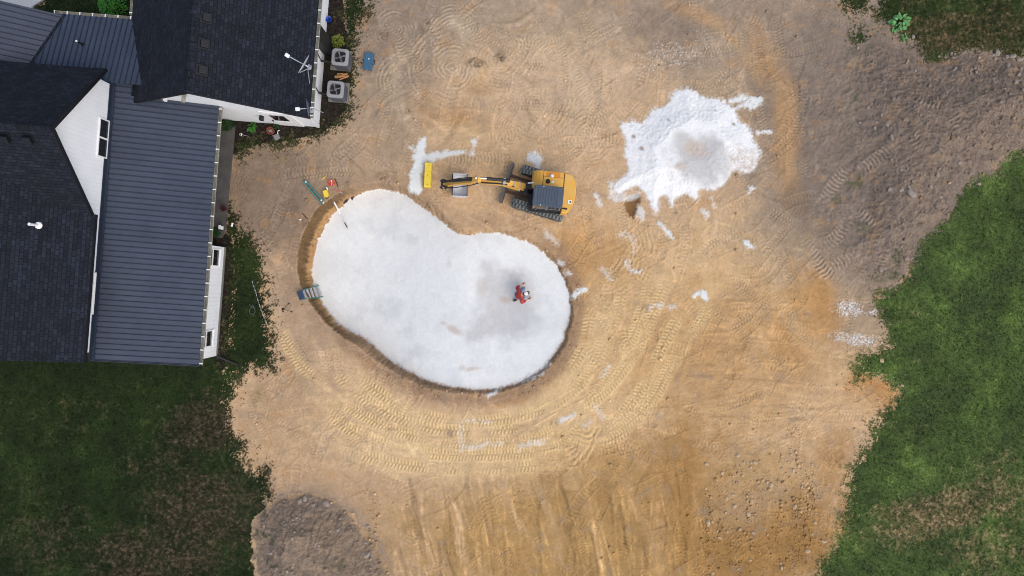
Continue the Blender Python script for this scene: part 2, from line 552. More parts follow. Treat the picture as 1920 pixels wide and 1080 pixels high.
# ---- lawns and beds
left_lawn = [(-900, 560), (150, 560), (372, 600), (420, 690), (422, 600), (430, 470), (420, 420), (424, 385), (440, 402), (452, 430), (470, 436), (478, 462), (492, 476), (494, 505), (500, 530), (497, 552), (508, 585), (508, 615), (514, 640),
             (512, 690), (488, 694), (476, 690), (446, 712), (440, 740), (428, 765), (434, 800), (452, 826), (468, 835), (452, 858), (470, 884), (500, 882), (508, 905), (505, 930), (504, 952), (512, 965), (512, 990), (512, 1020), (512, 1045), (516, 1100), (500, 1900), (-900, 1900)]
right_lawn = [(2800, 262), (1925, 276), (1888, 290), (1872, 318), (1832, 334), (1806, 352), (1790, 376), (1783, 398), (1756, 428), (1732, 448), (1712, 480), (1706, 510), (1690, 528), (1660, 545),
              (1640, 560), (1648, 590), (1660, 620), (1668, 650), (1640, 662), (1608, 668), (1598, 690), (1606, 716), (1622, 706), (1640, 702), (1660, 712), (1684, 738), (1668, 762), (1650, 778), (1638, 800), (1632, 826), (1612, 850),
              (1596, 880), (1588, 920), (1582, 955), (1572, 1000), (1558, 1030), (1538, 1056), (1530, 1085), (1500, 1900), (2800, 1900)]
top_lawn = [(1644, -800), (1644, 8), (1640, 30), (1662, 44), (1688, 62), (1706, 78), (1726, 92), (1738, 112), (1756, 116), (1790, 112), (1800, 96), (1850, 97), (1888, 104), (1925, 108), (2800, 108), (2800, -800)]
nook1 = [(1578, 0), (1584, 18), (1600, 24), (1618, 18), (1632, 4), (1620, -20), (1580, -20)]
nook2 = [(1600, 72), (1604, 58), (1618, 56), (1630, 70), (1622, 82), (1608, 84)]
strip_lawn = [(645, -600), (700, -600), (692, 0), (690, 20), (676, 42), (668, 70), (664, 100), (662, 150), (660, 190), (652, 222), (632, 238), (606, 252), (572, 262), (540, 272), (505, 276), (470, 284), (448, 300), (440, 282), (460, 262), (500, 262), (545, 256), (600, 246), (630, 226), (642, 198), (655, 160), (655, 110), (650, 80), (640, 40)]
court_lawn = [(40, 30), (60, 14), (80, -6), (90, -400), (420, -400), (420, 60), (120, 80)]
bed1 = [(560, -600), (650, -600), (644, 40), (656, 80), (660, 150), (650, 205), (630, 232), (600, 250), (545, 262), (495, 268), (452, 280), (430, 296), (424, 250), (400, 200), (480, 100)]
bed2 = [(390, 440), (428, 440), (440, 470), (436, 540), (430, 600), (428, 650), (440, 676), (420, 694), (372, 690)]

nz_edge = WX * 9 + WF * 9; nz_edge2 = WY * 9 + FINE * 10
lawn_d = np.full(N, -1e9, np.float32)
for pl in (left_lawn, right_lawn, top_lawn, nook1, nook2, strip_lawn, court_lawn):
    amp = 0.35 if pl in (strip_lawn, nook1, nook2, court_lawn) else (0.55 if pl is right_lawn else 0.8)
    lawn_d = np.maximum(lawn_d, sdf(pl, PX + nz_edge * amp, PY + nz_edge2 * amp))
lawn_d = np.maximum(lawn_d, np.maximum((np.abs(Y) - 16.2) * 40 + WX * 30, (np.abs(X) - 26.2) * 40))
bed_d = np.maximum(sdf(bed1, PX + WX * 6, PY + WY * 6), sdf(bed2, PX + WX * 6, PY + WY * 6))
edge_n = fbm(X * 5.5, Y * 5.5, 281, 3, 0.75) * 24 + WHITE_N * 6.5 + fbm(X * 1.6, Y * 1.6, 271, 5, 0.72) * 30
is_lawn = (lawn_d + edge_n > 0) & (d_heap <= 0) & (d_pile <= 0)
is_lawn &= ~((d_bank > 0) & (bm_ > 0.02))
is_bed = (bed_d > 0) & ~is_lawn

# ---- soil colours (the colours the soils have, no light in them)
ALB = 1.0


def S(r, g, b):
    m = (r + g + b) / 3; k = 0.085
    c = lin(r + (m - r) * k, g + (m - g) * k, b + (m - b) * k)
    return np.array((c[0] * 1.10 * ALB, c[1] * 1.075 * ALB, c[2] * 1.04 * ALB), np.float32)


COL = np.empty((N, 3), np.float32)
COL[:] = S(192, 161, 125)


def blend(c, w):
    global COL
    w = np.clip(w, 0, 1).astype(np.float32)[:, None]
    COL = COL * (1 - w) + np.asarray(c, np.float32) * w


def near(px, py, rx, ry, rot=0.0, soft=0.5, warp=0.35):
    dx = PX - px; dy = PY - py
    if rot:
        c, s = math.cos(math.radians(rot)), math.sin(math.radians(rot))
        dx, dy = dx * c + dy * s, -dx * s + dy * c
    r = np.sqrt((dx / rx) ** 2 + (dy / ry) ** 2) + (WX * 1.4 + MID * 0.5) * warp
    return 1 - sstep(1 - soft, 1 + soft, r)


GREY = S(147, 131, 113); TAN = S(192, 161, 125); YEL = S(203, 169, 120); ORA = S(182, 138, 84); DEEP = S(158, 118, 66); PALE = S(208, 179, 138); TOPS = S(123, 110, 100); DARKB = S(112, 86, 58)
# grey topsoil over the upper and right parts
blend(GREY, 0.85 * near(1400, 60, 330, 130, 8, 0.6))
blend(GREY, 0.6 * near(1000, -20, 330, 90, 0, 0.7))
blend(GREY, 0.75 * near(740, 70, 110, 130, 0, 0.6))
blend(S(122, 107, 93), 0.9 * near(515, 345, 125, 150, 0, 0.6))
blend(GREY, 0.6 * near(700, 240, 100, 130, 0, 0.6))
blend(GREY, 0.55 * near(860, 30, 200, 70, 0, 0.7))
blend(TOPS, 0.9 * near(1700, 280, 240, 240, 0, 0.45))
blend(GREY, 0.9 * near(1600, 540, 110, 130, 0, 0.5))
blend(TOPS, 0.7 * near(1590, 180, 160, 140, 0, 0.5))
blend(GREY, 0.65 * near(1460, 400, 90, 160, 0, 0.6))
blend(S(160, 138, 116), 0.6 * near(560, 610, 90, 120, 0, 0.6))
blend(S(172, 142, 106), 0.7 * near(570, 860, 150, 110, 0, 0.6))
blend(S(168, 140, 108), 0.6 * near(520, 720, 70, 90, 0, 0.6))
blend(S(132, 116, 102), 0.7 * near(1240, 45, 70, 30, 10, 0.6))
blend(S(123, 110, 98), 0.9 * near(1650, 330, 190, 210, 0, 0.45))
blend(S(130, 116, 102), 0.8 * near(1570, 120, 130, 140, 0, 0.6))
blend(S(124, 110, 98), 0.85 * near(1800, 190, 200, 120, 0, 0.5))
blend(S(136, 122, 108), 0.7 * near(730, 60, 80, 110, 0, 0.7))
# tan and yellow heart of the site
blend(YEL, 0.6 * near(1240, 640, 330, 190, 0, 0.6))
blend(ORA, 0.65 * near(1120, 480, 90, 60, 20, 0.6))
blend(ORA, 0.55 * near(1290, 640, 150, 90, -30, 0.7))
blend(S(182, 144, 98), 0.7 * near(1420, 690, 170, 130, 0, 0.6))
blend(ORA, 0.7 * near(1500, 600, 50, 90, 20, 0.6))
blend(ORA, 0.75 * near(1540, 560, 26, 60, -15, 0.6))
blend(ORA, 0.6 * near(1130, 900, 160, 70, 0, 0.7))
blend(S(167, 132, 82), 1.0 * near(1130, 1010, 430, 160, 0, 0.5))
blend(DEEP, 0.55 * near(1320, 950, 90, 160, 0, 0.7))
blend(DEEP, 0.55 * near(1260, 860, 40, 80, 20, 0.7))
blend(S(178, 146, 102), 0.6 * near(1430, 900, 90, 60, 0, 0.6))
blend(S(166, 136, 98), 0.75 * near(1420, 960, 90, 50, 0, 0.6))
blend(S(152, 114, 64), 0.85 * near(1440, 1035, 130, 55, -15, 0.6))
blend(DEEP, 0.6 * near(1500, 985, 50, 70, 30, 0.6))
blend(S(170, 130, 80), 0.75 * near(1560, 850, 34, 95, 12, 0.6))
blend(S(180, 130, 72), 0.9 * near(1635, 738, 55, 34, 20, 0.35))
blend(S(196, 162, 122), 0.6 * near(1560, 770, 110, 50, 0, 0.5))
blend(ORA, 0.5 * near(1475, 250, 24, 110, 0, 0.6))
blend(ORA, 0.4 * near(1300, 25, 60, 14, 20, 0.7))
blend(ORA, 0.45 * near(1430, 110, 24, 60, -15, 0.7))
blend(S(178, 138, 92), 0.5 * near(860, 220, 90, 26, 15, 0.7))
blend(S(176, 134, 86), 0.55 * near(900, 160, 40, 16, 0, 0.6))
blend(S(190, 166, 136), 0.6 * near(1040, 150, 140, 110, 0, 0.7))
blend(S(194, 158, 112), 0.5 * near(900, 320, 90, 60, 0, 0.7))
blend(ORA, 0.55 * near(1080, 560, 26, 120, 0, 0.6))
blend(S(182, 152, 118), 0.5 * near(700, 850, 190, 90, 15, 0.7))
blend(PALE, 0.5 * near(800, 850, 220, 50, 8, 0.7))
blend(S(170, 150, 130), 0.35 * near(1080, 170, 40, 40, 0, 0.8))
blend(S(150, 118, 84), 0.35 * near(700, 620, 50, 30, 40, 0.7))
# the rim of damp loose soil round the hole
rimw = np.exp(-((outside_rim - 8) / 16.0) ** 2) * (~ins)
wall_near = (ins & (d_fl <= 0)).astype(np.float32)
rim_se = sstep(560, 700, GYp) + sstep(990, 1060, GXp) * 0.8
blend(S(150, 122, 95), np.clip((rimw + wall_near) * (0.35 + 0.6 * rim_se) * (1 + 0.8 * MID + 0.5 * FINE), 0, 0.9))
blend(S(166, 118, 66), 0.6 * np.exp(-((outside_rim - 24) / 8.0) ** 2) * sstep(690, 740, GYp) * sstep(860, 980, GXp) * (0.5 + MID))
# bands and mottling
for sc, am, sd in ((0.55, 0.12, 101), (1.7, 0.13, 111), (5.2, 0.12, 121)):
    n_ = fbm(X * sc, Y * sc, sd, 4, 0.6)
    COL *= (1 + am * 1.6 * n_)[:, None]
n_ = fbm(X * 1.1, Y * 1.1, 131, 4, 0.65)
blend(GREY, np.clip(n_ * 1.6 - 0.28, 0, 0.38))
blend(ORA, np.clip(-n_ * 1.6 - 0.3, 0, 0.35))
Z_KEEP = Z.copy()
# long drag marks left by the bucket and the grader
def drags(poly, ang, amp, seed, sx=2.6, sy=0.22, relief=0.012, soft=40):
    global Z, COL
    a = math.radians(ang)
    u = X * math.cos(a) + Y * math.sin(a); v = -X * math.sin(a) + Y * math.cos(a)
    w = sstep(0, soft, sdf(poly, PX + WX * 40, PY + WY * 40))
    n1 = fbm(v * sx * 0.6 + MID * 0.35 + WX * 0.8, u * sy + WY * 0.3, seed, 5, 0.68) * np.clip(0.75 + 1.6 * WY, 0.1, 1.6)
    COL *= (1 + amp * w * n1 * 1.6)[:, None]
    Z += relief * w * n1
    return w


drags([(860, 870), (1280, 870), (1320, 1200), (700, 1200), (740, 930)], 88, 0.22, 141)
drags([(1080, 850), (1330, 830), (1330, 1200), (1060, 1200)], 80, 0.16, 151)
drags([(1250, 680), (1600, 680), (1640, 800), (1250, 790)], 1, 0.16, 161, sx=4.5, sy=0.15)
drags([(1440, 560), (1650, 560), (1660, 690), (1440, 680)], -6, 0.12, 171)
drags([(840, 250), (1010, 250), (1010, 310), (840, 300)], 0, 0.12, 181)
drags([(1000, 0), (1560, 0), (1540, 180), (1000, 240)], 95, 0.13, 191, sx=1.6, sy=0.3)
drags([(420, 260), (640, 260), (560, 620), (440, 560)], 60, 0.08, 201)
drags([(1300, 430), (1560, 400), (1560, 620), (1340, 640)], 62, 0.14, 211, sx=2.0, sy=0.25)
drags([(640, 780), (1000, 820), (1000, 940), (560, 900)], -8, 0.14, 221, sx=2.6, sy=0.2)

# ---- crawler tracks: rows of grouser prints along curves
def track(pts, width=17.0, depth=0.03, period=0.15, tint=(214, 182, 134), cw=0.55, fade=True, seed=0, cols=2, halo=0.0, n=7, mult=0.0):
    """one belt of a crawler track pressed into the soil"""
    global Z, COL
    pl = catmull(pts, False, n)
    m = width * (1.4 if halo else 0.75)
    sel = np.where((PX > pl[:, 0].min() - m) & (PX < pl[:, 0].max() + m) & (PY > pl[:, 1].min() - m) & (PY < pl[:, 1].max() + m))[0]
    if len(sel) == 0: return
    x = PX[sel]; y = PY[sel]
    best = np.full(len(sel), 1e9); s_b = np.zeros(len(sel)); t_b = np.zeros(len(sel))
    s0 = 0.0
    for i in range(len(pl) - 1):
        e = pl[i + 1] - pl[i]; L = math.hypot(*e)
        if L < 1e-6: continue
        e = e / L
        wx = x - pl[i, 0]; wy = y - pl[i, 1]
        a = np.clip(wx * e[0] + wy * e[1], 0, L)
        qx = wx - a * e[0]; qy = wy - a * e[1]
        d = qx * qx + qy * qy
        up = d < best
        best = np.where(up, d, best)
        s_b = np.where(up, s0 + a, s_b)
        t_b = np.where(up, wx * e[1] - wy * e[0], t_b)
        s0 += L
    t = np.abs(t_b) / (width / 2)
    prof = 1 - sstep(0.82, 1.08, t)
    off = np.where(t_b > 0, 0.5, 0.0) if cols == 2 else 0.0
    ph = s_b / PXM / period + off + 0.35 * t + 0.15 * WF[sel]
    fr = ph - np.floor(ph)
    cleat = sstep(0.12, 0.3, fr) * (1 - sstep(0.62, 0.82, fr))
    if cols == 2: cleat = cleat * sstep(0.02, 0.16, t)
    wear = np.clip(0.55 + 1.7 * gnoise(X[sel] * 0.7 + seed * 3.7, Y[sel] * 0.7, 300 + seed) + 0.8 * MID[sel], 0, 1)
    if fade: wear = wear * sstep(0, 40, s_b) * (1 - sstep(s0 - 40, s0, s_b))
    k = prof * wear
    Z[sel] += -0.014 * prof * wear + depth * k * cleat
    lip = np.exp(-((t - 1.08) / 0.13) ** 2) * wear
    Z[sel] += 0.018 * lip
    if mult:
        COL[sel] *= (1 + mult * k * (cleat * 1.6 - 0.6))[:, None]
        return
    c = S(*tint)
    if halo:
        hq = (halo * (1 - sstep(0.7, 2.0, t)) * (0.4 + 0.6 * wear) * (0.75 + MID[sel]))[:, None].clip(0, 1).astype(np.float32)
        COL[sel] = COL[sel] * (1 - hq) + c * hq
    wq = (k * cw * (0.25 + 0.75 * cleat))[:, None].astype(np.float32)
    base = COL[sel]
    base = base * (1 - wq) + c * wq
    base *= (1 - 0.16 * k * (1 - cleat))[:, None]
    COL[sel] = base


def pair(pts, gauge=64, **kw):
    p = catmull(pts, False, 3)
    g = np.gradient(p, axis=0)
    nrm = np.stack([-g[:, 1], g[:, 0]], 1)
    nrm /= np.linalg.norm(nrm, axis=1, keepdims=True) + 1e-9
    for s in (-0.5, 0.5):
        track([tuple(q) for q in (p + nrm * gauge * s)[::2]], **kw)


# broad sweeps and long thin scrapes
def sweep(pts, width, rgb=None, w=0.3, mult=0.0, relief=0.0, n=6):
    global Z, COL
    pl = catmull(pts, False, n)
    m = width * 1.3
    sel = np.where((PX > pl[:, 0].min() - m) & (PX < pl[:, 0].max() + m) & (PY > pl[:, 1].min() - m) & (PY < pl[:, 1].max() + m))[0]
    if len(sel) == 0: return
    wob = width * 0.35
    x = PX[sel] + WX[sel] * wob; y = PY[sel] + WY[sel] * wob
    best = np.full(len(sel), 1e9); sb = np.zeros(len(sel)); s0 = 0.0
    for i in range(len(pl) - 1):
        e = pl[i + 1] - pl[i]; L = math.hypot(*e); e = e / max(L, 1e-6)
        wx = x - pl[i, 0]; wy = y - pl[i, 1]
        a = np.clip(wx * e[0] + wy * e[1], 0, L)
        d = (wx - a * e[0]) ** 2 + (wy - a * e[1]) ** 2
        up = d < best; best = np.where(up, d, best); sb = np.where(up, s0 + a, sb); s0 += L
    t = np.sqrt(best) / (width / 2)
    v = (1 - sstep(0.35, 1.15, t)) * sstep(0, 0.2 * s0, sb) * (1 - sstep(0.75 * s0, s0, sb)) * np.clip(0.75 + 1.1 * MID[sel] + 0.6 * WF[sel], 0, 1.2)
    if mult: COL[sel] *= (1 + mult * v)[:, None].astype(np.float32)
    if rgb is not None:
        q_ = np.clip(v * w, 0, 1)[:, None].astype(np.float32)
        COL[sel] = COL[sel] * (1 - q_) + S(*rgb) * q_
    if relief: Z[sel] += relief * v


RI = (216, 184, 134)
for pts, wd, rgb, w in (([(560, 700), (640, 770), (760, 830), (900, 850), (1020, 830), (1110, 760), (1170, 680), (1220, 590), (1262, 520)], 46, RI, .5),
                        ([(640, 690), (720, 755), (850, 792), (960, 782), (1060, 722), (1112, 640), (1124, 560)], 40, RI, .55),
                        ([(600, 800), (720, 870), (860, 890), (1000, 880)], 40, (208, 178, 134), .45),
                        ([(1100, 820), (1190, 760), (1250, 690), (1300, 600), (1360, 500), (1440, 430)], 60, (208, 174, 124), .45),
                        ([(1220, 560), (1290, 470), (1380, 400), (1470, 350)], 50, (204, 172, 128), .4),
                        ([(1400, 430), (1440, 500), (1480, 600), (1560, 700)], 44, (202, 170, 126), .4),
                        ([(1440, 60), (1470, 180), (1480, 300), (1490, 420)], 40, (176, 142, 100), .5),
                        ([(1300, 20), (1380, 80), (1430, 170)], 24, (186, 150, 104), .5),
                        ([(780, 250), (900, 262), (1010, 256)], 60, (204, 174, 132), .5),
                        ([(980, 80), (1060, 130), (1100, 220), (1080, 300)], 60, (206, 180, 144), .45),
                        ([(760, 80), (740, 160), (760, 220), (800, 240)], 36, (192, 172, 144), .45),
                        ([(836, 30), (870, 50), (880, 90)], 40, (198, 180, 152), .5),
                        ([(1480, 770), (1560, 775), (1650, 765)], 60, (200, 168, 126), .5),
                        ([(1240, 760), (1380, 780), (1500, 760)], 60, (190, 156, 110), .45),
                        ([(1190, 700), (1290, 640), (1400, 640)], 60, (180, 140, 92), .45),
                        ([(1290, 850), (1286, 960), (1280, 1080)], 26, (150, 110, 58), .6), ([(1220, 860), (1236, 960), (1240, 1090)], 34, (182, 144, 96), .6),
                        ([(1150, 870), (1200, 960), (1250, 1085)], 22, (184, 148, 104), .5), ([(1060, 880), (1110, 980), (1130, 1085)], 26, (180, 144, 100), .5), ([(990, 890), (1040, 990), (1050, 1085)], 24, (188, 156, 116), .5),
                        ([(930, 890), (960, 960), (1010, 1030)], 18, (190, 158, 120), .5), ([(856, 930), (860, 1000), (880, 1085)], 22, (190, 160, 124), .5), ([(770, 920), (800, 1000), (830, 1085)], 40, (184, 152, 114), .5),
                        ([(1110, 900), (1150, 980), (1180, 1085)], 30, (150, 112, 64), .5), ([(900, 920), (920, 1000), (940, 1085)], 24, (156, 122, 80), .45), ([(1020, 880), (1030, 900), (1070, 890)], 40, (146, 110, 68), .45),
                        ([(690, 950), (740, 1010), (770, 1085)], 50, (178, 148, 112), .5), ([(560, 890), (680, 905), (800, 880)], 36, (190, 160, 122), .4)):
    sweep(pts, wd, rgb, w)
sr_ = random.Random(5)
for k in range(150):                                   # scrapes running down the lower part
    x = sr_.uniform(730, 1330); y = sr_.uniform(880, 1040); L = sr_.uniform(50, 190); sl = sr_.uniform(0.02, 0.40) if x < 1150 else sr_.uniform(-0.05, 0.30)
    sweep([(x, y), (x + sl * L * .5, y + L * .5), (x + sl * L + sr_.uniform(-6, 6), y + L)], sr_.uniform(3.5, 9), None, 0, sr_.choice((1, 1, -1)) * sr_.uniform(0.10, 0.30), sr_.uniform(-.012, .012), 3)
for k in range(60):                                    # scrapes across the right-hand flat
    x = sr_.uniform(1260, 1560); y = sr_.uniform(560, 800); L = sr_.uniform(50, 170); sl = sr_.uniform(-0.12, 0.12)
    sweep([(x, y), (x + L * .5, y + sl * L * .5), (x + L, y + sl * L)], sr_.uniform(3, 8), None, 0, sr_.choice((1, -1)) * sr_.uniform(0.06, 0.2), sr_.uniform(-.01, .01), 3)
for k in range(420):                                   # brushed look elsewhere: short scrapes that follow slow curves
    x, y = sr_.uniform(430, 1800), sr_.uniform(-10, 900)
    gi = int(np.clip(round(((x - 960) / PXM - inx[0]) / STEP) + len(grow), 0, NX - 1)); gj = int(np.clip(round(((540 - y) / PXM - iny[0]) / STEP) + len(grow), 0, NY - 1))
    kk = gj * NX + gi
    if lawn_d[kk] > 0 or bed_d[kk] > 0 or d_rm[kk] > 0 or d_pile[kk] > 0: continue
    a = 5.0 * float(BIG[kk]) + 0.003 * x - 0.002 * y + sr_.gauss(0, .25); L = sr_.uniform(30, 140); cv = sr_.gauss(0, .3)
    sweep([(x - L / 2 * math.cos(a - cv), y - L / 2 * math.sin(a - cv)), (x, y), (x + L / 2 * math.cos(a + cv), y + L / 2 * math.sin(a + cv))], sr_.uniform(3, 13), None, 0, sr_.choice((1, 1, -1)) * sr_.uniform(0.06, 0.22), sr_.uniform(-.008, .008), 3)

# short scuffs of overlapping passes everywhere on the bare soil
rs_ = random.Random(99)
cnt = 0
while cnt < 460:
    px, py = rs_.uniform(400, 1900), rs_.uniform(-20, 1100)
    gi = int(np.clip(round(((px - 960) / PXM - inx[0]) / STEP) + len(grow), 0, NX - 1)); gj = int(np.clip(round(((540 - py) / PXM - iny[0]) / STEP) + len(grow), 0, NY - 1))
    kk = gj * NX + gi
    if lawn_d[kk] > 4 or bed_d[kk] > 0 or d_rm[kk] > -8 or d_pile[kk] > -6 or d_heap[kk] > -4: continue
    if px < 470 and py > 560: continue
    cnt += 1
    a = 2.6 * float(WX[kk]) * 2 + 0.004 * px + rs_.gauss(0, 0.8) + (1.4 if py > 860 else 0)
    L = rs_.uniform(40, 170); cv = rs_.gauss(0, 0.25)
    q_ = [(px - L / 2 * math.cos(a - cv), py - L / 2 * math.sin(a - cv)), (px, py), (px + L / 2 * math.cos(a + cv), py + L / 2 * math.sin(a + cv))]
    track(q_, width=rs_.uniform(13, 24), depth=rs_.uniform(0.006, 0.016), period=rs_.uniform(0.12, 0.19), fade=False, seed=cnt, cols=rs_.choice((1, 1, 2)), n=4, mult=rs_.uniform(0.05, 0.14))

# faint older passes all over
old = [[(700, 60), (760, 140), (740, 260), (700, 330)], [(820, 20), (880, 90), (980, 150), (1080, 160)], [(1050, 20), (1090, 120), (1060, 260), (960, 290)],
       [(900, 240), (1000, 230), (1100, 260), (1160, 330)], [(1150, 60), (1260, 120), (1380, 120), (1460, 60)], [(1420, 20), (1440, 140), (1470, 260), (1480, 400)],
       [(1200, 430), (1300, 400), (1420, 420), (1520, 480)], [(1300, 600), (1400, 560), (1480, 470), (1560, 380)], [(520, 640), (580, 740), (620, 820), (640, 900)],
       [(500, 320), (560, 300), (640, 290), (740, 300)], [(1340, 540), (1440, 620), (1520, 680), (1600, 720)], [(1100, 330), (1140, 420), (1120, 500), (1090, 560)]]
for i, q in enumerate(old):
    pair(q, depth=0.016, cw=0.3, tint=(200, 172, 136), seed=i + 40)
# haul road curling round the south of the pit
ring = [[(520, 610), (552, 668), (600, 722), (662, 768), (740, 806), (830, 828), (920, 832), (1000, 822), (1060, 796)],
        [(640, 672), (680, 712), (730, 748), (800, 778), (880, 790), (960, 782), (1030, 760), (1088, 716), (1120, 660), (1138, 600), (1142, 540)],
        [(622, 692), (664, 732), (716, 768), (790, 798), (870, 808), (960, 803), (1040, 786)],
        [(600, 760), (660, 808), (740, 838), (830, 852), (920, 852), (1010, 846), (1078, 826)],
        [(660, 846), (740, 868), (830, 878), (920, 878), (1020, 872)],
        [(1012, 770), (1064, 742), (1104, 700), (1136, 642), (1158, 580), (1170, 530)],
        [(1056, 782), (1108, 742), (1152, 690), (1184, 630), (1206, 570), (1218, 520)],
        [(1080, 770), (1132, 734), (1176, 680), (1208, 622), (1232, 566), (1250, 520)],
        [(1110, 812), (1168, 770), (1206, 720), (1234, 664), (1262, 610), (1290, 566)],
        [(1140, 818), (1196, 778), (1230, 736), (1252, 690), (1276, 650), (1310, 610), (1330, 560)],
        [(1096, 840), (1150, 822), (1196, 790)], [(1050, 716), (1088, 660), (1104, 600), (1110, 540)],
        [(1030, 830), (1050, 862), (1062, 890)], [(1120, 744), (1104, 772), (1084, 800), (1064, 842)]]
for i, q in enumerate(ring):
    track(q, width=21, depth=0.040, period=0.152 + 0.012 * (i % 3), tint=(224, 192, 138), cw=0.72, seed=i, halo=0.42)
extra = [[(840, 48), (872, 60), (890, 86), (892, 110)], [(792, 38), (800, 26), (820, 20)], [(740, 60), (752, 92), (760, 130)], [(730, 96), (770, 100), (792, 112)],
         [(930, 100), (960, 84), (1010, 78), (1060, 70)], [(1000, 160), (1010, 200), (1040, 230)], [(890, 260), (950, 252), (1010, 240)], [(1080, 280), (1110, 230), (1160, 200)],
         [(820, 300), (900, 296), (990, 288), (1060, 268)], [(1320, 180), (1350, 140), (1376, 112)], [(1090, 360), (1092, 420), (1110, 470)], [(1300, 500), (1330, 460), (1400, 430)]]
for i, q in enumerate(extra):
    track(q, width=18, depth=0.026, period=0.16, tint=(214, 186, 146), cw=0.5, seed=i + 70, cols=1 + i % 2)
# prints on the topsoil bank, running north-west to south-east and back
bankt = [[(1560, 300), (1610, 270), (1660, 236)], [(1590, 330), (1640, 300), (1680, 260)], [(1600, 400), (1570, 440), (1540, 470)], [(1586, 372), (1630, 420), (1650, 450)],
         [(1640, 440), (1632, 480), (1600, 520)], [(1600, 430), (1640, 470), (1646, 500)], [(1700, 230), (1716, 262), (1740, 290)], [(1780, 206), (1800, 236), (1806, 262)],
         [(1520, 520), (1570, 496), (1620, 470)], [(1670, 460), (1650, 490), (1644, 520)], [(1500, 440), (1540, 500), (1580, 540)], [(1596, 300), (1560, 350), (1530, 400)], [(1700, 170), (1740, 190), (1790, 192)]]
for i, q in enumerate(bankt):
    track(q, width=24, depth=0.05, period=0.19, tint=(184, 164, 144), cw=0.6, seed=i + 90, cols=1)


# turning marks: rings of scraped soil
def rings(cx, cy, r0, r1, a0, a1, period, amp, tint, cw, seed, sq=1.0):
    global Z, COL
    m = r1 + 10
    sel = np.where((np.abs(PX - cx) < m) & (np.abs(PY - cy) < m))[0]
    dx = PX[sel] - cx + WX[sel] * 4; dy = (PY[sel] - cy) * sq + WY[sel] * 4
    r = np.hypot(dx, dy); a = np.degrees(np.arctan2(-dy, dx)) % 360
    w = sstep(r0 - 4, r0 + 3, r) * (1 - sstep(r1 - 6, r1 + 4, r))
    if a1 - a0 < 360:
        aa = (a - a0) % 360
        w = w * sstep(0, 14, aa) * (1 - sstep(a1 - a0 - 14, a1 - a0, aa))
    w = w * np.clip(0.45 + 1.8 * gnoise(X[sel] * 1.1, Y[sel] * 1.1, seed) + 0.7 * MID[sel], 0, 1)
    s = np.sin(2 * np.pi * r / period + 3.0 * WX[sel] + 1.6 * MID[sel] + np.sin(a * 0.06))
    Z[sel] += amp * w * s
    wq = (w * cw * (0.5 + 0.5 * s))[:, None].astype(np.float32)
    b = COL[sel] * (1 - wq) + S(*tint) * wq
    COL[sel] = b * (1 - 0.10 * w * (0.5 - 0.5 * s))[:, None]


rings(846, 126, 4, 50, 0, 360, 7.5, 0.014, (196, 178, 152), 0.6, 401)
rings(846, 126, 50, 84, 100, 290, 8.5, 0.010, (204, 178, 142), 0.45, 402)
rings(850, 70, 20, 62, 10, 170, 6.5, 0.016, (200, 180, 154), 0.5, 403)
rings(936, 110, 20, 66, 120, 330, 7.0, 0.010, (206, 180, 142), 0.35, 404)
rings(1120, 468, 40, 110, 270, 410, 8.0, 0.014, (212, 180, 132), 0.55, 405)
rings(1230, 486, 20, 60, 120, 260, 8.0, 0.012, (206, 172, 124), 0.45, 406)
rings(1456, 385, 8, 70, 330, 420, 6.0, 0.014, (168, 146, 120), 0.5, 407)
rings(1060, 820, 14, 60, 250, 380, 9.0, 0.02, (222, 186, 128), 0.6, 408)
rings(1096, 796, 8, 40, 230, 350, 9.0, 0.02, (222, 186, 128), 0.6, 409)
rings(1100, 250, 12, 60, 0, 360, 7.5, 0.010, (204, 176, 136), 0.35, 410)
rings(1010, 190, 20, 80, 200, 380, 8.0, 0.009, (206, 178, 138), 0.3, 411)
rings(760, 150, 16, 60, 90, 250, 7.5, 0.010, (196, 172, 142), 0.35, 412)
rings(1060, 860, 20, 70, 280, 360, 9.0, 0.02, (216, 178, 124), 0.5, 413)
rings(740, 60, 12, 44, 0, 220, 7.0, 0.016, (190, 170, 148), 0.45, 414)

Z = np.where((d_fl > -3) | (d_pile > 0), Z_KEEP, Z)
# damp fan-shaped scrape beside the bank
blend(S(128, 108, 88), 0.75 * sstep(0, 6, sdf([(1462, 388), (1470, 350), (1490, 330), (1506, 334), (1522, 370), (1520, 398), (1504, 414), (1486, 408)], PX + WF * 3, PY + FINE * 3)) * (0.7 + 0.6 * FINE))
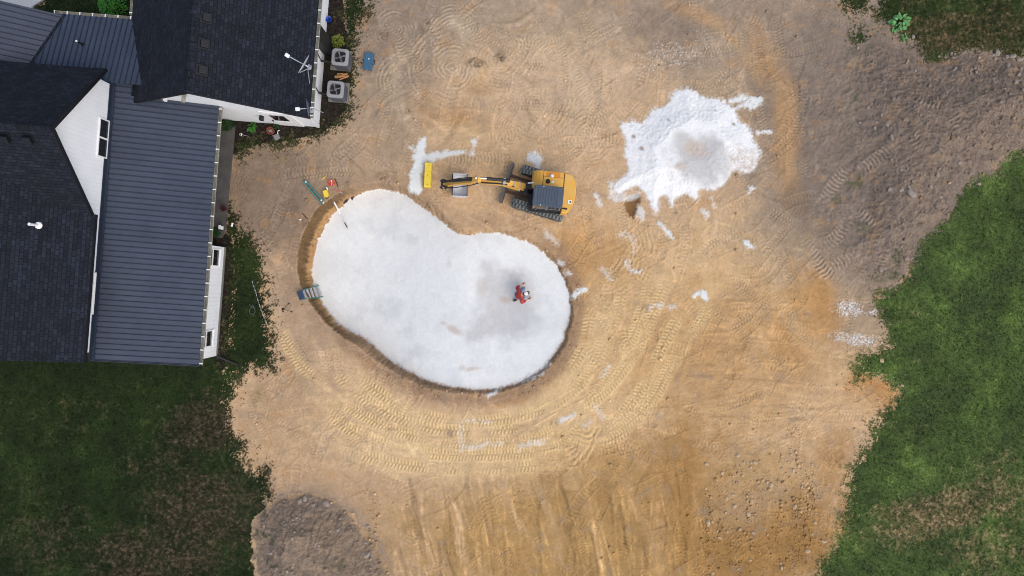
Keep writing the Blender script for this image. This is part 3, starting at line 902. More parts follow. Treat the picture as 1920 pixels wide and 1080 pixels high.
# damp excavated spot at the foot of the white pile, and dark clumps
hole = sstep(0, 7, sdf([(1172, 362), (1186, 358), (1202, 364), (1206, 378), (1196, 386), (1194, 404), (1188, 420), (1182, 408), (1170, 400), (1168, 380)], PX + WF * 6, PY + FINE * 6))
blend(S(118, 80, 40), 0.85 * hole); Z -= 0.14 * hole
for (cx, cy, rx, ry, w, c) in ((938, 108, 9, 9, .9, (84, 66, 50)), (890, 117, 13, 6, .8, (96, 76, 56)), (905, 172, 32, 6, .4, (150, 112, 72)), (722, 66, 8, 8, .8, (96, 78, 62)), (790, 56, 6, 9, .75, (104, 84, 68)), (802, 42, 5, 5, .8, (90, 72, 58)),
                               (766, 208, 5, 5, .7, (104, 82, 60)), (1213, 577, 9, 7, .7, (120, 100, 82)), (1044, 792, 8, 6, .6, (120, 104, 88)), (842, 813, 7, 8, .7, (120, 106, 96)), (732, 806, 7, 4, .6, (100, 86, 70)), (970, 996, 7, 5, .4, (140, 122, 104)),
                               (716, 331, 12, 7, .5, (110, 88, 60)), (1230, 380, 12, 16, .4, (150, 130, 108)), (900, 184, 8, 6, .4, (140, 124, 108)), (1690, 30, 5, 5, .3, (120, 100, 80)), (540, 575, 5, 5, .5, (110, 96, 80)), (700, 40, 10, 6, .5, (112, 92, 74)),
                               (646, 470, 5, 8, .6, (118, 88, 52)), (452, 440, 10, 14, .5, (110, 92, 76)), (470, 480, 10, 26, .45, (120, 100, 82)), (486, 520, 8, 26, .4, (130, 108, 88)), (520, 262, 26, 8, .45, (112, 90, 76)), (500, 290, 30, 8, .35, (120, 100, 82))):
    blend(S(*c), w * near(cx, cy, rx * 1.15, ry * 1.15, 0, 0.6, 0.9) * np.clip(0.6 + FINE * 1.8 + WF * 1.2, 0, 1))

# soil heaps and bank take the topsoil colour
tops = S(126, 113, 101)
blend(S(138, 124, 111), 0.75 * np.exp(-np.clip(-d_heap + MID * 14, 0, None) / 14.0) * (d_heap <= 0))
hw = sstep(-4, 14, d_heap + MID * 12) * (0.9 + 0.3 * MID)
blend(tops * (1 + 0.0), 0.92 * hw)
bw = np.clip(d_bank / 40.0, 0, 1) * (0.25 + 0.75 * ridge)
blend(S(126, 112, 100), 0.5 * bw)
for w_ in (np.clip(d_heap / 10.0, 0, 1), np.clip(d_bank / 30.0, 0, 1) * (0.4 + .6 * ridge)):
    n_ = fbm(X * 3.3, Y * 3.3, 231, 4, 0.75)
    COL *= (1 + w_ * (0.30 * n_ + 0.20 * FINE))[:, None]
    blend(S(158, 136, 112), w_ * np.clip(fbm(X * 1.4, Y * 1.4, 241, 3) * 1.4 - 0.2, 0, 0.4))
# pit wall: damp brown cut, rusty lower down
wall_m = ins & (d_fl <= 0)
wcol = np.where((tq < 0.42)[:, None], S(168, 130, 86)[None, :], S(100, 77, 49)[None, :]) * (1 + 0.45 * MID + 0.40 * FINE)[:, None]
wmix = np.where(wall_m, 0.9 - 0.8 * sstep(610, 690, GXp), 0)[:, None]
COL = COL * (1 - wmix) + wcol * wmix

# ---- white filler: floor, pile and spills
WHT = np.array((0.765, 0.775, 0.745), np.float32)
whitew = np.zeros(N, np.float32)
whitew = np.maximum(whitew, (d_fl > 0).astype(np.float32))
crumb = FINE * 0.8 + WF * 0.6 + WHITE_N * 0.12
whitew = np.maximum(whitew, np.where(d_pile > -12, sstep(-7.0, 6.0, d_pile + crumb * 7 + MID * 5), 0))


def spill(pts, w0, w1=None, strength=1.0, brk=0.8):
    global whitew
    pl = np.array(pts, float); m = max(w0, w1 or w0) + 12
    sel = np.where((PX > pl[:, 0].min() - m) & (PX < pl[:, 0].max() + m) & (PY > pl[:, 1].min() - m) & (PY < pl[:, 1].max() + m))[0]
    x = PX[sel] + WX[sel] * 7 + WF[sel] * 3; y = PY[sel] + WY[sel] * 7 + FINE[sel] * 3
    best = np.full(len(sel), -1e9)
    n = max(len(pl) - 1, 1)
    for i in range(n):
        a = pl[i]; b = pl[min(i + 1, len(pl) - 1)]
        e = b - a; L2 = max((e ** 2).sum(), 1e-6)
        t = np.clip(((x - a[0]) * e[0] + (y - a[1]) * e[1]) / L2, 0, 1)
        d = np.hypot(x - a[0] - e[0] * t, y - a[1] - e[1] * t)
        f = (i + t) / n
        r = w0 + ((w1 if w1 is not None else w0) - w0) * f
        best = np.maximum(best, (r / 2 - d))
    v = sstep(-3.5, 3.5, best + crumb[sel] * 6 * brk + MID[sel] * 5) * strength
    whitew[sel] = np.maximum(whitew[sel], v)


spill([(795, 262), (790, 290), (782, 320), (777, 352)], 12, 22)
spill([(772, 276), (792, 292)], 8, 14, 0.7)
spill([(786, 296), (815, 294), (846, 287), (872, 284)], 20, 4, 0.95)
spill([(806, 300), (836, 292)], 12, 6, 0.8)
spill([(890, 268), (884, 288)], 12, 7, 0.8)
spill([(999, 294), (1006, 300)], 20, 18, 0.95)
spill([(1006, 304), (1012, 318)], 14, 8, 0.7)
spill([(1368, 190), (1396, 184)], 8, 12); spill([(1374, 204), (1424, 188)], 6, 14); spill([(1404, 200), (1426, 192)], 8, 6); spill([(1388, 190), (1414, 184)], 5, 5)
spill([(1420, 250), (1446, 246)], 6, 4); spill([(1414, 280), (1426, 284)], 6, 3)
spill([(1146, 344), (1144, 370)], 10, 5, 0.8); spill([(1120, 366), (1126, 384)], 7, 5, 0.8); spill([(1152, 372), (1196, 366)], 12, 12, 0.7); spill([(1200, 396), (1206, 410)], 16, 8, 0.7)
spill([(1236, 420), (1262, 446)], 9, 3); spill([(1318, 396), (1324, 404)], 8, 6, 0.9); spill([(1338, 390), (1334, 372)], 3, 4, 0.6); spill([(1408, 356), (1406, 364)], 10, 4)
spill([(1402, 456), (1412, 464)], 11, 6); spill([(1368, 442), (1368, 444)], 4, 3, 0.8); spill([(1320, 552), (1324, 562)], 15, 10); spill([(1300, 556), (1312, 550)], 8, 7)
spill([(1164, 438), (1184, 444), (1190, 456), (1186, 478), (1174, 492)], 7, 5, 0.38, 2.2); spill([(1172, 494), (1182, 506), (1200, 508)], 3, 8, 0.7, 1.6); spill([(1132, 506), (1148, 526)], 8, 6, 0.4, 1.6)
spill([(1070, 556), (1094, 544)], 8, 12, 0.9); spill([(1062, 512), (1068, 514)], 10, 6, 0.8); spill([(1048, 492), (1054, 494)], 8, 6, 0.7)
spill([(864, 790), (866, 842)], 5, 5, 0.3, 2.4); spill([(868, 790), (922, 790)], 4, 2, 0.35, 2.4); spill([(874, 838), (942, 832)], 5, 3, 0.45, 2.2); spill([(976, 838), (1016, 828)], 4, 7, 0.5, 2.2)
spill([(1052, 788), (1072, 780)], 10, 10, 0.75); spill([(1128, 706), (1142, 686)], 7, 4, 0.45, 1.6); spill([(1220, 576), (1238, 574)], 7, 10, 0.5, 1.6); spill([(1256, 578), (1264, 574)], 8, 6, 0.5)
spill([(1022, 436), (1044, 456)], 10, 8, 0.45, 1.6); spill([(980, 716), (1016, 700)], 6, 5, 0.7); spill([(914, 742), (938, 732)], 5, 4, 0.8); spill([(1010, 690), (1030, 684)], 8, 5, 0.5)
spill([(1096, 800), (1110, 790)], 6, 4, 0.35, 1.6); spill([(1130, 780), (1118, 760)], 10, 6, 0.35, 1.6)
for (cx, cy, rx, ry, dens) in ((1262, 102, 60, 26, 0.9), (1320, 84, 30, 20, 0.6), (1226, 120, 40, 22, 0.5), (1592, 580, 30, 16, 1.6), (1640, 586, 16, 8, 1.5), (1604, 636, 46, 14, 1.6), (1630, 646, 30, 10, .8), (1200, 140, 50, 14, 0.5)):
    m = near(cx, cy, rx, ry, 8, 0.5)
    whitew = np.maximum(whitew, np.clip((m * dens + WHITE_N * 0.55 + FINE * 0.5 - 1.5) * 2.2, 0, 0.85) * (m > 0.02))
whitew = np.where(is_lawn | is_bed, 0, whitew)
blend(WHT, whitew)
Z += whitew * 0.02 * (d_fl <= 0)
# damp grey filler at the bottom of the pit and in the scooped middle of the pile
DAMP = np.array((0.555, 0.55, 0.53), np.float32)
damp = sdf(catmull([(902, 500), (912, 487), (928, 496), (950, 503), (984, 504), (996, 520), (1000, 548), (1005, 580), (1012, 600), (1008, 616), (998, 602), (994, 616), (978, 632), (960, 638), (945, 650), (930, 640), (906, 646), (876, 652), (862, 636), (878, 610), (892, 588), (902, 566), (900, 540), (896, 520)], True, 3), PX + WX * 9 + WF * 4, PY + WY * 9)
fl = d_fl > 0
dw = sstep(-16, 20, damp + crumb * 7 + MID * 16) * fl * np.clip(0.95 + 0.2 * BIG + 0.3 * MID, 0, 1)
dw *= 1 - 0.65 * sstep(-4, 16, PY - 625 + WX * 40) * sstep(0, 40, 960 - PX)
blend(DAMP, dw)
blend(np.array((0.60, 0.60, 0.57), np.float32), fl * np.clip(BIG * 1.2 + MID * 0.4 - 0.12, 0, 0.35))
blend(np.array((0.60, 0.62, 0.61), np.float32), 0.6 * fl * np.clip(sstep(0.1, .5, fbm(X * .5, Y * .5, 251, 4)), 0, 1))
for (cx, cy, rx, ry, w, rot) in ((946, 562, 10, 6, .45, 10), (902, 540, 10, 16, .3, 0), (852, 620, 14, 6, .5, 25), (886, 692, 12, 4, .5, -10), (830, 606, 6, 3, .35, 0), (842, 494, 4, 10, .25, 0), (960, 518, 6, 3, .3, 0), (866, 690, 5, 4, .35, 0)):
    blend(S(176, 152, 130), fl * w * near(cx, cy, rx, ry, rot, 0.6, 0.9))
rake = fbm((X * 0.8 + Y * 0.6) * 3.0 + WX, (Y * 0.8 - X * 0.6) * 0.7, 297, 4, 0.7)
COL *= np.where(fl, 1 + 0.07 * FINE + 0.03 * MID + 0.05 * rake + 0.02 * WHITE_N - 0.25 * (WHITE_N > 3.1), 1)[:, None]
Z += np.where(fl, 0.010 * rake, 0)
edge_dirt = fl * np.clip(1.0 - d_fl / 7.0 + crumb * 0.9 - 0.35, 0, 0.7) * sstep(540, 640, GYp)
blend(S(168, 136, 108), edge_dirt)
onp = d_pile > 0
blend(np.array((0.85, 0.845, 0.82), np.float32), 0.85 * onp * whitew)
pdamp = 1 - sstep(0.6, 1.25, np.sqrt(((PX - 1314) / 62) ** 2 + ((PY - 298) / 50) ** 2) + WX * 0.5 + rough_sc * 0.25)
blend(np.array((0.50, 0.495, 0.475), np.float32), 0.9 * pdamp * onp)
blend(S(190, 168, 148), 0.55 * onp * near(1308, 280, 22, 16, 20, .6, 0.8)); blend(S(176, 152, 132), 0.5 * onp * near(1270, 312, 20, 10, -10, .6, .8))
blend(S(168, 146, 128), 0.7 * onp * np.clip(near(1395, 308, 26, 30, 30, .6, .9) * (0.6 + crumb * 1.4), 0, 1))
for (cx, cy) in ((1253, 225), (1203, 279), (1341, 207), (1376, 233), (1188, 256)):
    blend(S(150, 134, 122), 0.8 * onp * near(cx, cy, 4, 3, 30, .5, .9))
Z += onp * scoop * 0.02 * FINE

# ---- lawn and mulch colours
gn = fbm(X * 0.42, Y * 0.42, 261, 5, 0.62); gn2 = fbm(X * 1.6, Y * 1.6, 271, 5, 0.72); gn3 = fbm(X * 5.5, Y * 5.5, 281, 3, 0.75)
G_D = np.array((0.023, 0.036, 0.015), np.float32); G_M = np.array((0.040, 0.066, 0.021), np.float32); G_L = np.array((0.070, 0.106, 0.034), np.float32)
B_D = np.array((0.060, 0.046, 0.030), np.float32); B_L = np.array((0.200, 0.150, 0.100), np.float32)
GC = G_D + (G_M - G_D) * np.clip(0.45 + gn * 1.5 + gn2 * 0.7, 0, 1)[:, None]
GC = GC + (G_L - GC) * np.clip(gn * 1.8 + gn2 * 0.8 + gn3 * 0.4 - 0.42, 0, 0.75)[:, None]
dry = np.zeros(N, np.float32)
for (cx, cy, rx, ry, rot, w) in ((390, 800, 90, 60, 0, .9), (330, 870, 110, 50, 0, .6), (380, 960, 120, 90, 0, .95), (300, 1040, 160, 60, 0, .9), (80, 1010, 120, 70, 0, .6), (120, 780, 130, 60, 0, .35), (60, 930, 60, 60, 0, .4), (180, 760, 60, 20, 0, .4),
                                 (1760, 960, 150, 50, -15, .85), (1860, 930, 80, 60, 0, .7), (1660, 990, 60, 40, 0, .6), (1850, 1030, 90, 60, 0, .6), (1880, 860, 40, 30, 0, .5), (1790, 60, 130, 60, 0, .75), (1880, 40, 70, 50, 0, .7), (1900, 80, 40, 30, 0, .6), (1720, 30, 50, 40, 0, .3),
                                 (1700, 590, 40, 24, 0, .4), (1740, 670, 40, 20, 0, .3), (660, 100, 20, 60, 0, .3), (1690, 800, 40, 20, 0, .35), (430, 640, 30, 60, 0, .3)):
    dry = np.maximum(dry, w * near(cx, cy, rx, ry, rot, 0.7, 0.5))
dry = np.maximum(dry, 0.62 * np.exp(-np.clip(lawn_d, 0, None) / 26.0) * (GXp < 700))
dry = np.maximum(dry, 0.45 * np.exp(-np.clip(lawn_d, 0, None) / 12.0))
dryw = np.clip(dry * 1.15 + gn2 * 0.9 + gn3 * 0.55 - 0.55 + dry * 0.25, 0, 0.92)
GB = B_D + (B_L - B_D) * np.clip(0.15 + gn3 * 1.3 + gn2 * 0.7, 0, 1)[:, None]
GC = GC * (1 - dryw[:, None]) + GB * dryw[:, None]
GC *= (1 + 0.35 * gn3 + 0.12 * WHITE_N)[:, None].clip(0.3, 2)
GC *= np.where(GXp > 1400, np.where(GYp < 200, 1.0, 2.15), np.where(GYp > 640, 0.68, 0.68))[:, None]
GC *= np.where((GXp > 1400)[:, None], np.array((1.12, 1.04, 0.84), np.float32)[None, :], np.array((0.95, 0.97, 0.88), np.float32)[None, :])
GC *= (1 + 0.22 * fbm(X * 0.22, Y * 0.22, 291, 3))[:, None]
fw = np.maximum(sstep(26.4, 30, np.abs(X)), sstep(17.0, 20, np.abs(Y)))[:, None]
GC = GC * (1 - fw) + np.array((0.052, 0.078, 0.028), np.float32) * fw
COL = np.where(is_lawn[:, None], GC, COL)
MUL = np.array((0.026, 0.020, 0.017), np.float32) * (1 + 0.5 * FINE + 0.3 * WHITE_N)[:, None].clip(0.3, 2.5)
COL = np.where(is_bed[:, None], MUL, COL)
speck = np.clip((WHITE_N - 2.7) * 3, 0, 0.5) * is_bed
blend(S(150, 130, 110), speck)
Z += np.where(is_lawn, 0.02 * gn3 + 0.03 * gn2 + 0.02, 0) + np.where(is_bed, 0.02 * FINE, 0)
# scattered weeds on the bare soil beside the lawns
weed = np.clip((sstep(-34, 0, lawn_d) * 0.9 + gn2 * 1.3 + gn3 * 0.5 - 1.15) * 3, 0, 0.75) * (~is_lawn) * (~is_bed) * (d_fl <= 0) * (whitew < .1)
blend(G_M, weed)
for (cx, cy, rx, ry, w) in ((1605, 185, 8, 14, .7), (1600, 345, 14, 8, .5), (1610, 330, 8, 14, .5), (1570, 375, 8, 14, .6), (1617, 425, 12, 8, .6), (1682, 480, 7, 14, .7), (1672, 515, 12, 10, .7), (1640, 520, 20, 8, .4), (1598, 95, 10, 7, .5), (1630, 92, 9, 6, .4), (620, 1060, 14, 10, .4), (640, 1058, 8, 12, .5), (480, 740, 12, 12, .4)):
    blend(G_M, w * near(cx, cy, rx, ry, 0, .6, 1.0) * np.clip(0.7 + gn3 * 1.5, 0, 1))

# fine grain everywhere on bare soil
bare = (~is_lawn) & (~is_bed)
COL *= np.where(bare & (d_fl <= 0) & (whitew < 0.5), 1 + 0.045 * WHITE_N + 0.10 * FINE, 1)[:, None]
Z += np.where(bare & (d_fl <= 0), 0.004 * WHITE_N, 0)
COL = np.clip(COL, 0.004, 0.85)
far = (np.abs(X) > 26.6) | (np.abs(Y) > 17.3)
Z = np.where(far, 0.0, Z)

# ---- faces split by what they are
ii = np.arange(NY - 1)[:, None] * NX + np.arange(NX - 1)[None, :]
ii = ii.ravel()
q = np.stack([ii, ii + 1, ii + 1 + NX, ii + NX], 1)
zone = np.zeros(N, np.int8)
zone[is_lawn] = 1
zone[is_bed] = 2
zone[d_fl > 0] = 3
zone[(d_pile > 0)] = 4
zone[(d_heap > 0) & ~is_lawn] = 5
zone[(d_bank > 0) & ~is_lawn & (d_pile <= 0) & (ridge > 0.35)] = 6
fz = zone[ii]


def ground_mat(name, grain, bump, rough=0.95):
    m = bpy.data.materials.new(name)
    m.use_nodes = True
    t = m.node_tree
    b = t.nodes["Principled BSDF"]
    b.inputs["Roughness"].default_value = rough
    b.inputs["Specular IOR Level"].default_value = 0.12
    at = t.nodes.new("ShaderNodeAttribute"); at.attribute_name = "soil_color"
    geo = t.nodes.new("ShaderNodeNewGeometry")
    nz = t.nodes.new("ShaderNodeTexNoise")
    nz.inputs["Scale"].default_value = 22.0; nz.inputs["Detail"].default_value = 6.0; nz.inputs["Roughness"].default_value = 0.75
    t.links.new(geo.outputs["Position"], nz.inputs["Vector"])
    rmp = t.nodes.new("ShaderNodeValToRGB")
    rmp.color_ramp.elements[0].position = 0.25; rmp.color_ramp.elements[1].position = 0.75
    rmp.color_ramp.elements[0].color = (1 - grain, 1 - grain, 1 - grain * 1.1, 1)
    rmp.color_ramp.elements[1].color = (1 + grain, 1 + grain, 1 + grain, 1)
    t.links.new(nz.outputs["Fac"], rmp.inputs["Fac"])
    mx = t.nodes.new("ShaderNodeMix"); mx.data_type = 'RGBA'; mx.blend_type = 'MULTIPLY'
    mx.inputs["Factor"].default_value = 1.0
    t.links.new(at.outputs["Color"], mx.inputs[6]); t.links.new(rmp.outputs["Color"], mx.inputs[7])
    t.links.new(mx.outputs[2], b.inputs["Base Color"])
    bp = t.nodes.new("ShaderNodeBump"); bp.inputs["Strength"].default_value = 1.0; bp.inputs["Distance"].default_value = bump
    t.links.new(nz.outputs["Fac"], bp.inputs["Height"]); t.links.new(bp.outputs["Normal"], b.inputs["Normal"])
    return m


MG = [ground_mat("bare_soil", 0.13, 0.03), ground_mat("turf", 0.3, 0.05), ground_mat("mulch", 0.4, 0.05), ground_mat("white_filler", 0.035, 0.012, 0.9),
      ground_mat("white_filler_heap", 0.035, 0.02, 0.9), ground_mat("topsoil", 0.2, 0.05), ground_mat("churned_topsoil", 0.2, 0.05)]


def field_mesh(name, sel, material, **tags):
    f = q[sel]
    idx, inv = np.unique(f.ravel(), return_inverse=True)
    co = np.stack([X[idx], Y[idx], Z[idx]], 1).astype(np.float32)
    nf = len(f)
    org = np.zeros(3, np.float32)
    if tags.get("label"):
        org = np.array((co[:, 0].mean(), co[:, 1].mean(), 0.0), np.float32)
    me = bpy.data.meshes.new(name)
    me.vertices.add(len(co)); me.vertices.foreach_set("co", (co - org).ravel())
    me.loops.add(nf * 4); me.loops.foreach_set("vertex_index", inv.astype(np.int32).ravel())
    me.polygons.add(nf)
    me.polygons.foreach_set("loop_start", np.arange(0, nf * 4, 4, dtype=np.int32))
    me.polygons.foreach_set("loop_total", np.full(nf, 4, np.int32))
    me.polygons.foreach_set("use_smooth", np.ones(nf, bool))
    ca = me.color_attributes.new("soil_color", 'FLOAT_COLOR', 'POINT')
    ca.data.foreach_set("color", np.concatenate([COL[idx], np.ones((len(idx), 1), np.float32)], 1).astype(np.float32).ravel())
    me.materials.append(material)
    me.update(calc_edges=True)
    o = bpy.data.objects.new(name, me)
    o.location = org
    SC.collection.objects.link(o)
    tag(o, tags.get("label"), tags.get("cat"), None, tags.get("kind"))
    return o


field_mesh("ground", fz == 0, MG[0], kind="structure")
field_mesh("lawn", fz == 1, MG[1], kind="structure")
field_mesh("mulch_bed", fz == 2, MG[2], kind="structure")
field_mesh("pit_floor", fz == 3, MG[3], kind="structure")
field_mesh("gravel_pile", fz == 4, MG[4], label="big white heap of loose filler with a grey scooped-out middle", cat="gravel pile")
field_mesh("soil_heap", fz == 5, MG[5], label="rounded grey topsoil heap at the bottom edge beside the lower left lawn", cat="soil heap")
field_mesh("soil_bank", fz == 6, MG[6], label="long churned grey-brown topsoil bank running along the upper right lawn", cat="soil bank")


def height_at(x, y):
    i = int(round((x - inx[0]) / STEP)) + len(grow); j = int(round((y - iny[0]) / STEP)) + len(grow)
    i = min(max(i, 0), NX - 1); j = min(max(j, 0), NY - 1)
    return float(Z[j * NX + i])


def index_at(x, y):
    i = np.clip(np.round((x - inx[0]) / STEP).astype(int) + len(grow), 0, NX - 1)
    j = np.clip(np.round((y - iny[0]) / STEP).astype(int) + len(grow), 0, NY - 1)
    return j * NX + i


def on_ground(px, py, it=3):
    h = 0.0
    for _ in range(it):
        p = P(px, py, h)
        h = height_at(p.x, p.y)
    p = P(px, py, h)
    return p


# ---- grass blades (stuff), one object
def batch_mesh(name, base_v, base_f, T, colors, material, kind="stuff", smooth=False):
    """T: (n,3,3) matrices and (n,3) offsets; base shared by all"""
    Rm, off = T
    n = len(off); nv = len(base_v)
    co = (np.einsum('nij,vj->nvi', Rm, base_v) + off[:, None, :]).astype(np.float32).reshape(-1, 3)
    fs = (base_f[None] + (np.arange(n) * nv)[:, None, None]).reshape(-1, base_f.shape[1]).astype(np.int32)
    me = bpy.data.meshes.new(name)
    me.vertices.add(len(co)); me.vertices.foreach_set("co", co.ravel())
    k = base_f.shape[1]
    me.loops.add(fs.size); me.loops.foreach_set("vertex_index", fs.ravel())
    me.polygons.add(len(fs))
    me.polygons.foreach_set("loop_start", np.arange(0, fs.size, k, dtype=np.int32))
    me.polygons.foreach_set("loop_total", np.full(len(fs), k, np.int32))
    if smooth: me.polygons.foreach_set("use_smooth", np.ones(len(fs), bool))
    if colors is not None:
        ca = me.color_attributes.new("soil_color", 'FLOAT_COLOR', 'POINT')
        c4 = np.concatenate([np.repeat(colors, nv, 0), np.ones((n * nv, 1))], 1).astype(np.float32)
        ca.data.foreach_set("color", c4.ravel())
    me.materials.append(material)
    me.update(calc_edges=True)
    o = bpy.data.objects.new(name, me)
    SC.collection.objects.link(o)
    tag(o, kind=kind)
    return o


def rand_rot(n, tilt):
    a = RNG.uniform(0, 2 * np.pi, n); t = RNG.normal(0, tilt, n); b = RNG.uniform(0, 2 * np.pi, n)
    ca, sa, ct, st, cb, sb = np.cos(a), np.sin(a), np.cos(t), np.sin(t), np.cos(b), np.sin(b)
    Rz = np.zeros((n, 3, 3)); Rz[:, 0, 0] = ca; Rz[:, 0, 1] = -sa; Rz[:, 1, 0] = sa; Rz[:, 1, 1] = ca; Rz[:, 2, 2] = 1
    Rx = np.zeros((n, 3, 3)); Rx[:, 0, 0] = 1; Rx[:, 1, 1] = ct; Rx[:, 1, 2] = -st; Rx[:, 2, 1] = st; Rx[:, 2, 2] = ct
    Ry = np.zeros((n, 3, 3)); Ry[:, 0, 0] = cb; Ry[:, 0, 1] = -sb; Ry[:, 1, 0] = sb; Ry[:, 1, 1] = cb; Ry[:, 2, 2] = 1
    return Ry @ Rx @ Rz


inner = (np.abs(X) < 24.6) & (np.abs(Y) < 16.8)
cand = np.where(is_lawn & inner)[0]
pick = RNG.choice(cand, size=min(70000, len(cand)), replace=False)
gx_ = X[pick] + RNG.uniform(-.02, .02, len(pick)); gy_ = Y[pick] + RNG.uniform(-.02, .02, len(pick))
tv = []; tf = []
for k in range(5):
    a = k * 2.39996; r_ = 0.010; l_ = 0.045
    dx, dy = math.cos(a), math.sin(a)
    b = len(tv)
    tv += [(-dy * r_, dx * r_, 0), (dy * r_, -dx * r_, 0), (dx * l_ * 0.75, dy * l_ * 0.75, 0.036 + 0.010 * (k % 3))]
    tf.append((b, b + 1, b + 2))
tv = np.array(tv); tf = np.array(tf)
sc_ = RNG.lognormal(0.0, 0.35, len(pick)).clip(0.5, 2.0)
Rm = rand_rot(len(pick), 0.25) * sc_[:, None, None]
gc = COL[pick] * RNG.lognormal(0.22, 0.28, len(pick))[:, None]
gc[:, 1] *= 1.08
batch_mesh("grass", tv, tf, (Rm, np.stack([gx_, gy_, Z[pick] - 0.005], 1)), np.clip(gc, 0, 0.5), ground_mat("grass_blades", 0.15, 0.0))


# ---- clods (stuff) and countable stones
def rock_base(seed, sub=1, flat=0.7):
    bm = bmesh.new()
    bmesh.ops.create_icosphere(bm, subdivisions=sub, radius=1.0)
    r = random.Random(seed)
    ax = Vector((r.uniform(.75, 1.2), r.uniform(.65, 1.0), flat * r.uniform(.7, 1.1)))
    for v in bm.verts:
        v.co *= r.uniform(0.78, 1.18)
        v.co = Vector((v.co.x * ax.x, v.co.y * ax.y, v.co.z * ax.z))
    return bm


bmr = rock_base(5, 1)
bmr.verts.ensure_lookup_table()
rv = np.array([v.co[:] for v in bmr.verts]); rf = np.array([[v.index for v in f.verts] for f in bmr.faces])
bmr.free()
dens = np.zeros(N, np.float32)
dens = np.maximum(dens, np.where(zone == 6, np.clip(0.30 + MID * 1.8 + 0.6 * sstep(1760, 1900, PX) * (PY < 290), 0, 1.0), 0))
dens = np.maximum(dens, np.where(zone == 5, np.clip(0.55 + MID * 1.4, 0, 1.0), 0))
br_zone = sdf([(1310, 960), (1340, 900), (1400, 870), (1470, 830), (1500, 830), (1540, 900), (1530, 960), (1520, 1010), (1500, 1080), (1330, 1100), (1310, 1020)], PX + WX * 30, PY + WY * 30)
dens = np.maximum(dens, np.where((br_zone > 0) & (zone == 0), np.clip(0.16 + MID * 2.0 + WX * 0.8, 0, 1.0), 0))
for (cx, cy, rx, ry) in ((1325, 980, 10, 60), (1500, 985, 16, 60), (1500, 1030, 22, 40), (1362, 885, 16, 12), (1490, 822, 12, 22), (1520, 920, 20, 30), (700, 970, 14, 60)):
    dens = np.maximum(dens, 0.95 * near(cx, cy, rx, ry, 0, .5) * (zone == 0))
dens = np.maximum(dens, np.where(zone == 0, 0.9 * np.clip(np.exp(-((outside_rim - 8) / 13.0) ** 2) * (0.2 + rim_se * 0.8) * (0.6 + MID), 0, 1) * (~ins), 0))
dens = np.maximum(dens, np.where(wall_m, 0.5, 0))
dens = np.maximum(dens, np.where((zone == 0) & (lawn_d > -26) & (GXp > 1300), 0.18, 0))
dens = np.maximum(dens, np.where(zone == 0, 0.012 + 0.05 * np.clip(MID * 2, 0, 1), 0))
dens = np.where((whitew > 0.3) | ~inner, 0, dens)
pr = dens * np.where((zone == 0) & (br_zone > 0), 0.24, 0.12)
take = np.where(RNG.random(N) < pr)[0]
take = take[:] if len(take) < 70000 else RNG.choice(take, 70000, replace=False)
print('clods', len(take))
szs = (0.016 + 0.018 * RNG.pareto(2.6, len(take))).clip(0.016, 0.085)
Rm = rand_rot(len(take), 0.5) * szs[:, None, None]
cc = COL[take] * RNG.lognormal(0.10, 0.15, len(take))[:, None]
batch_mesh("soil_clods", rv, rf, (Rm, np.stack([X[take], Y[take], Z[take] + szs * 0.3], 1)), np.clip(cc, 0, .8), ground_mat("clods", 0.15, 0.0))

# ------------------------------------------------------------------ the house
TH = math.radians(-4.4)
CT, ST = math.cos(TH), math.sin(TH)


def UV(p):                                   # world -> house axes
    return (p[0] * CT + p[1] * ST, -p[0] * ST + p[1] * CT)


def W(u, v, z=0.0):                          # house axes -> world
    return Vector((u * CT - v * ST, u * ST + v * CT, z))


class Plane:                                 # z = a*u + b*v + c
    def __init__(s, a, b, c): s.a, s.b, s.c = a, b, c
    def z(s, u, v): return s.a * u + s.b * v + s.c
    def at(s, px, py):
        g = P(px, py, 0); u, v = UV(g)
        t = (CAM_H - s.c) / (CAM_H + s.a * u + s.b * v)
        return (u * t, v * t)


def on_u(px, py, u0):                        # point of a wall u = u0 seen at a pixel -> (v, z)
    g = P(px, py, 0); u, v = UV(g); t = u0 / u
    return v * t, CAM_H * (1 - t)


def on_v(px, py, v0):
    g = P(px, py, 0); u, v = UV(g); t = v0 / v
    return u * t, CAM_H * (1 - t)


HOUSE_LOC = W(-18.0, 4.0, 0)
house = empty("house", HOUSE_LOC, "white farmhouse with charcoal shingle gables and a ribbed blue-grey metal roof", "house")


def hpart(name, bm, material, parent=None, smooth=False):
    return obj(name, bm, material, parent or house, world=True, smooth=smooth)


def roof_slab(bm, poly, pl, th=0.12, axis='u'):
    """poly in (u, v); top face on the plane; UVs in metres along the eave and up the slope"""
    uvl = bm.loops.layers.uv.get("UVMap") or bm.loops.layers.uv.new("UVMap")
    top = [bm.verts.new(W(u, v, pl.z(u, v))) for u, v in poly]
    bot = [bm.verts.new(W(u, v, pl.z(u, v) - th)) for u, v in poly]
    k = math.sqrt(1 + pl.a ** 2 + pl.b ** 2)
    f = bm.faces.new(top)
    for lp, (u, v) in zip(f.loops, poly):
        lp[uvl].uv = (v, u * k) if abs(pl.a) > abs(pl.b) else (u, v * k)
    bm.faces.new(bot[::-1])
    n = len(poly)
    for i in range(n):
        bm.faces.new((top[i], bot[i], bot[(i + 1) % n], top[(i + 1) % n]))


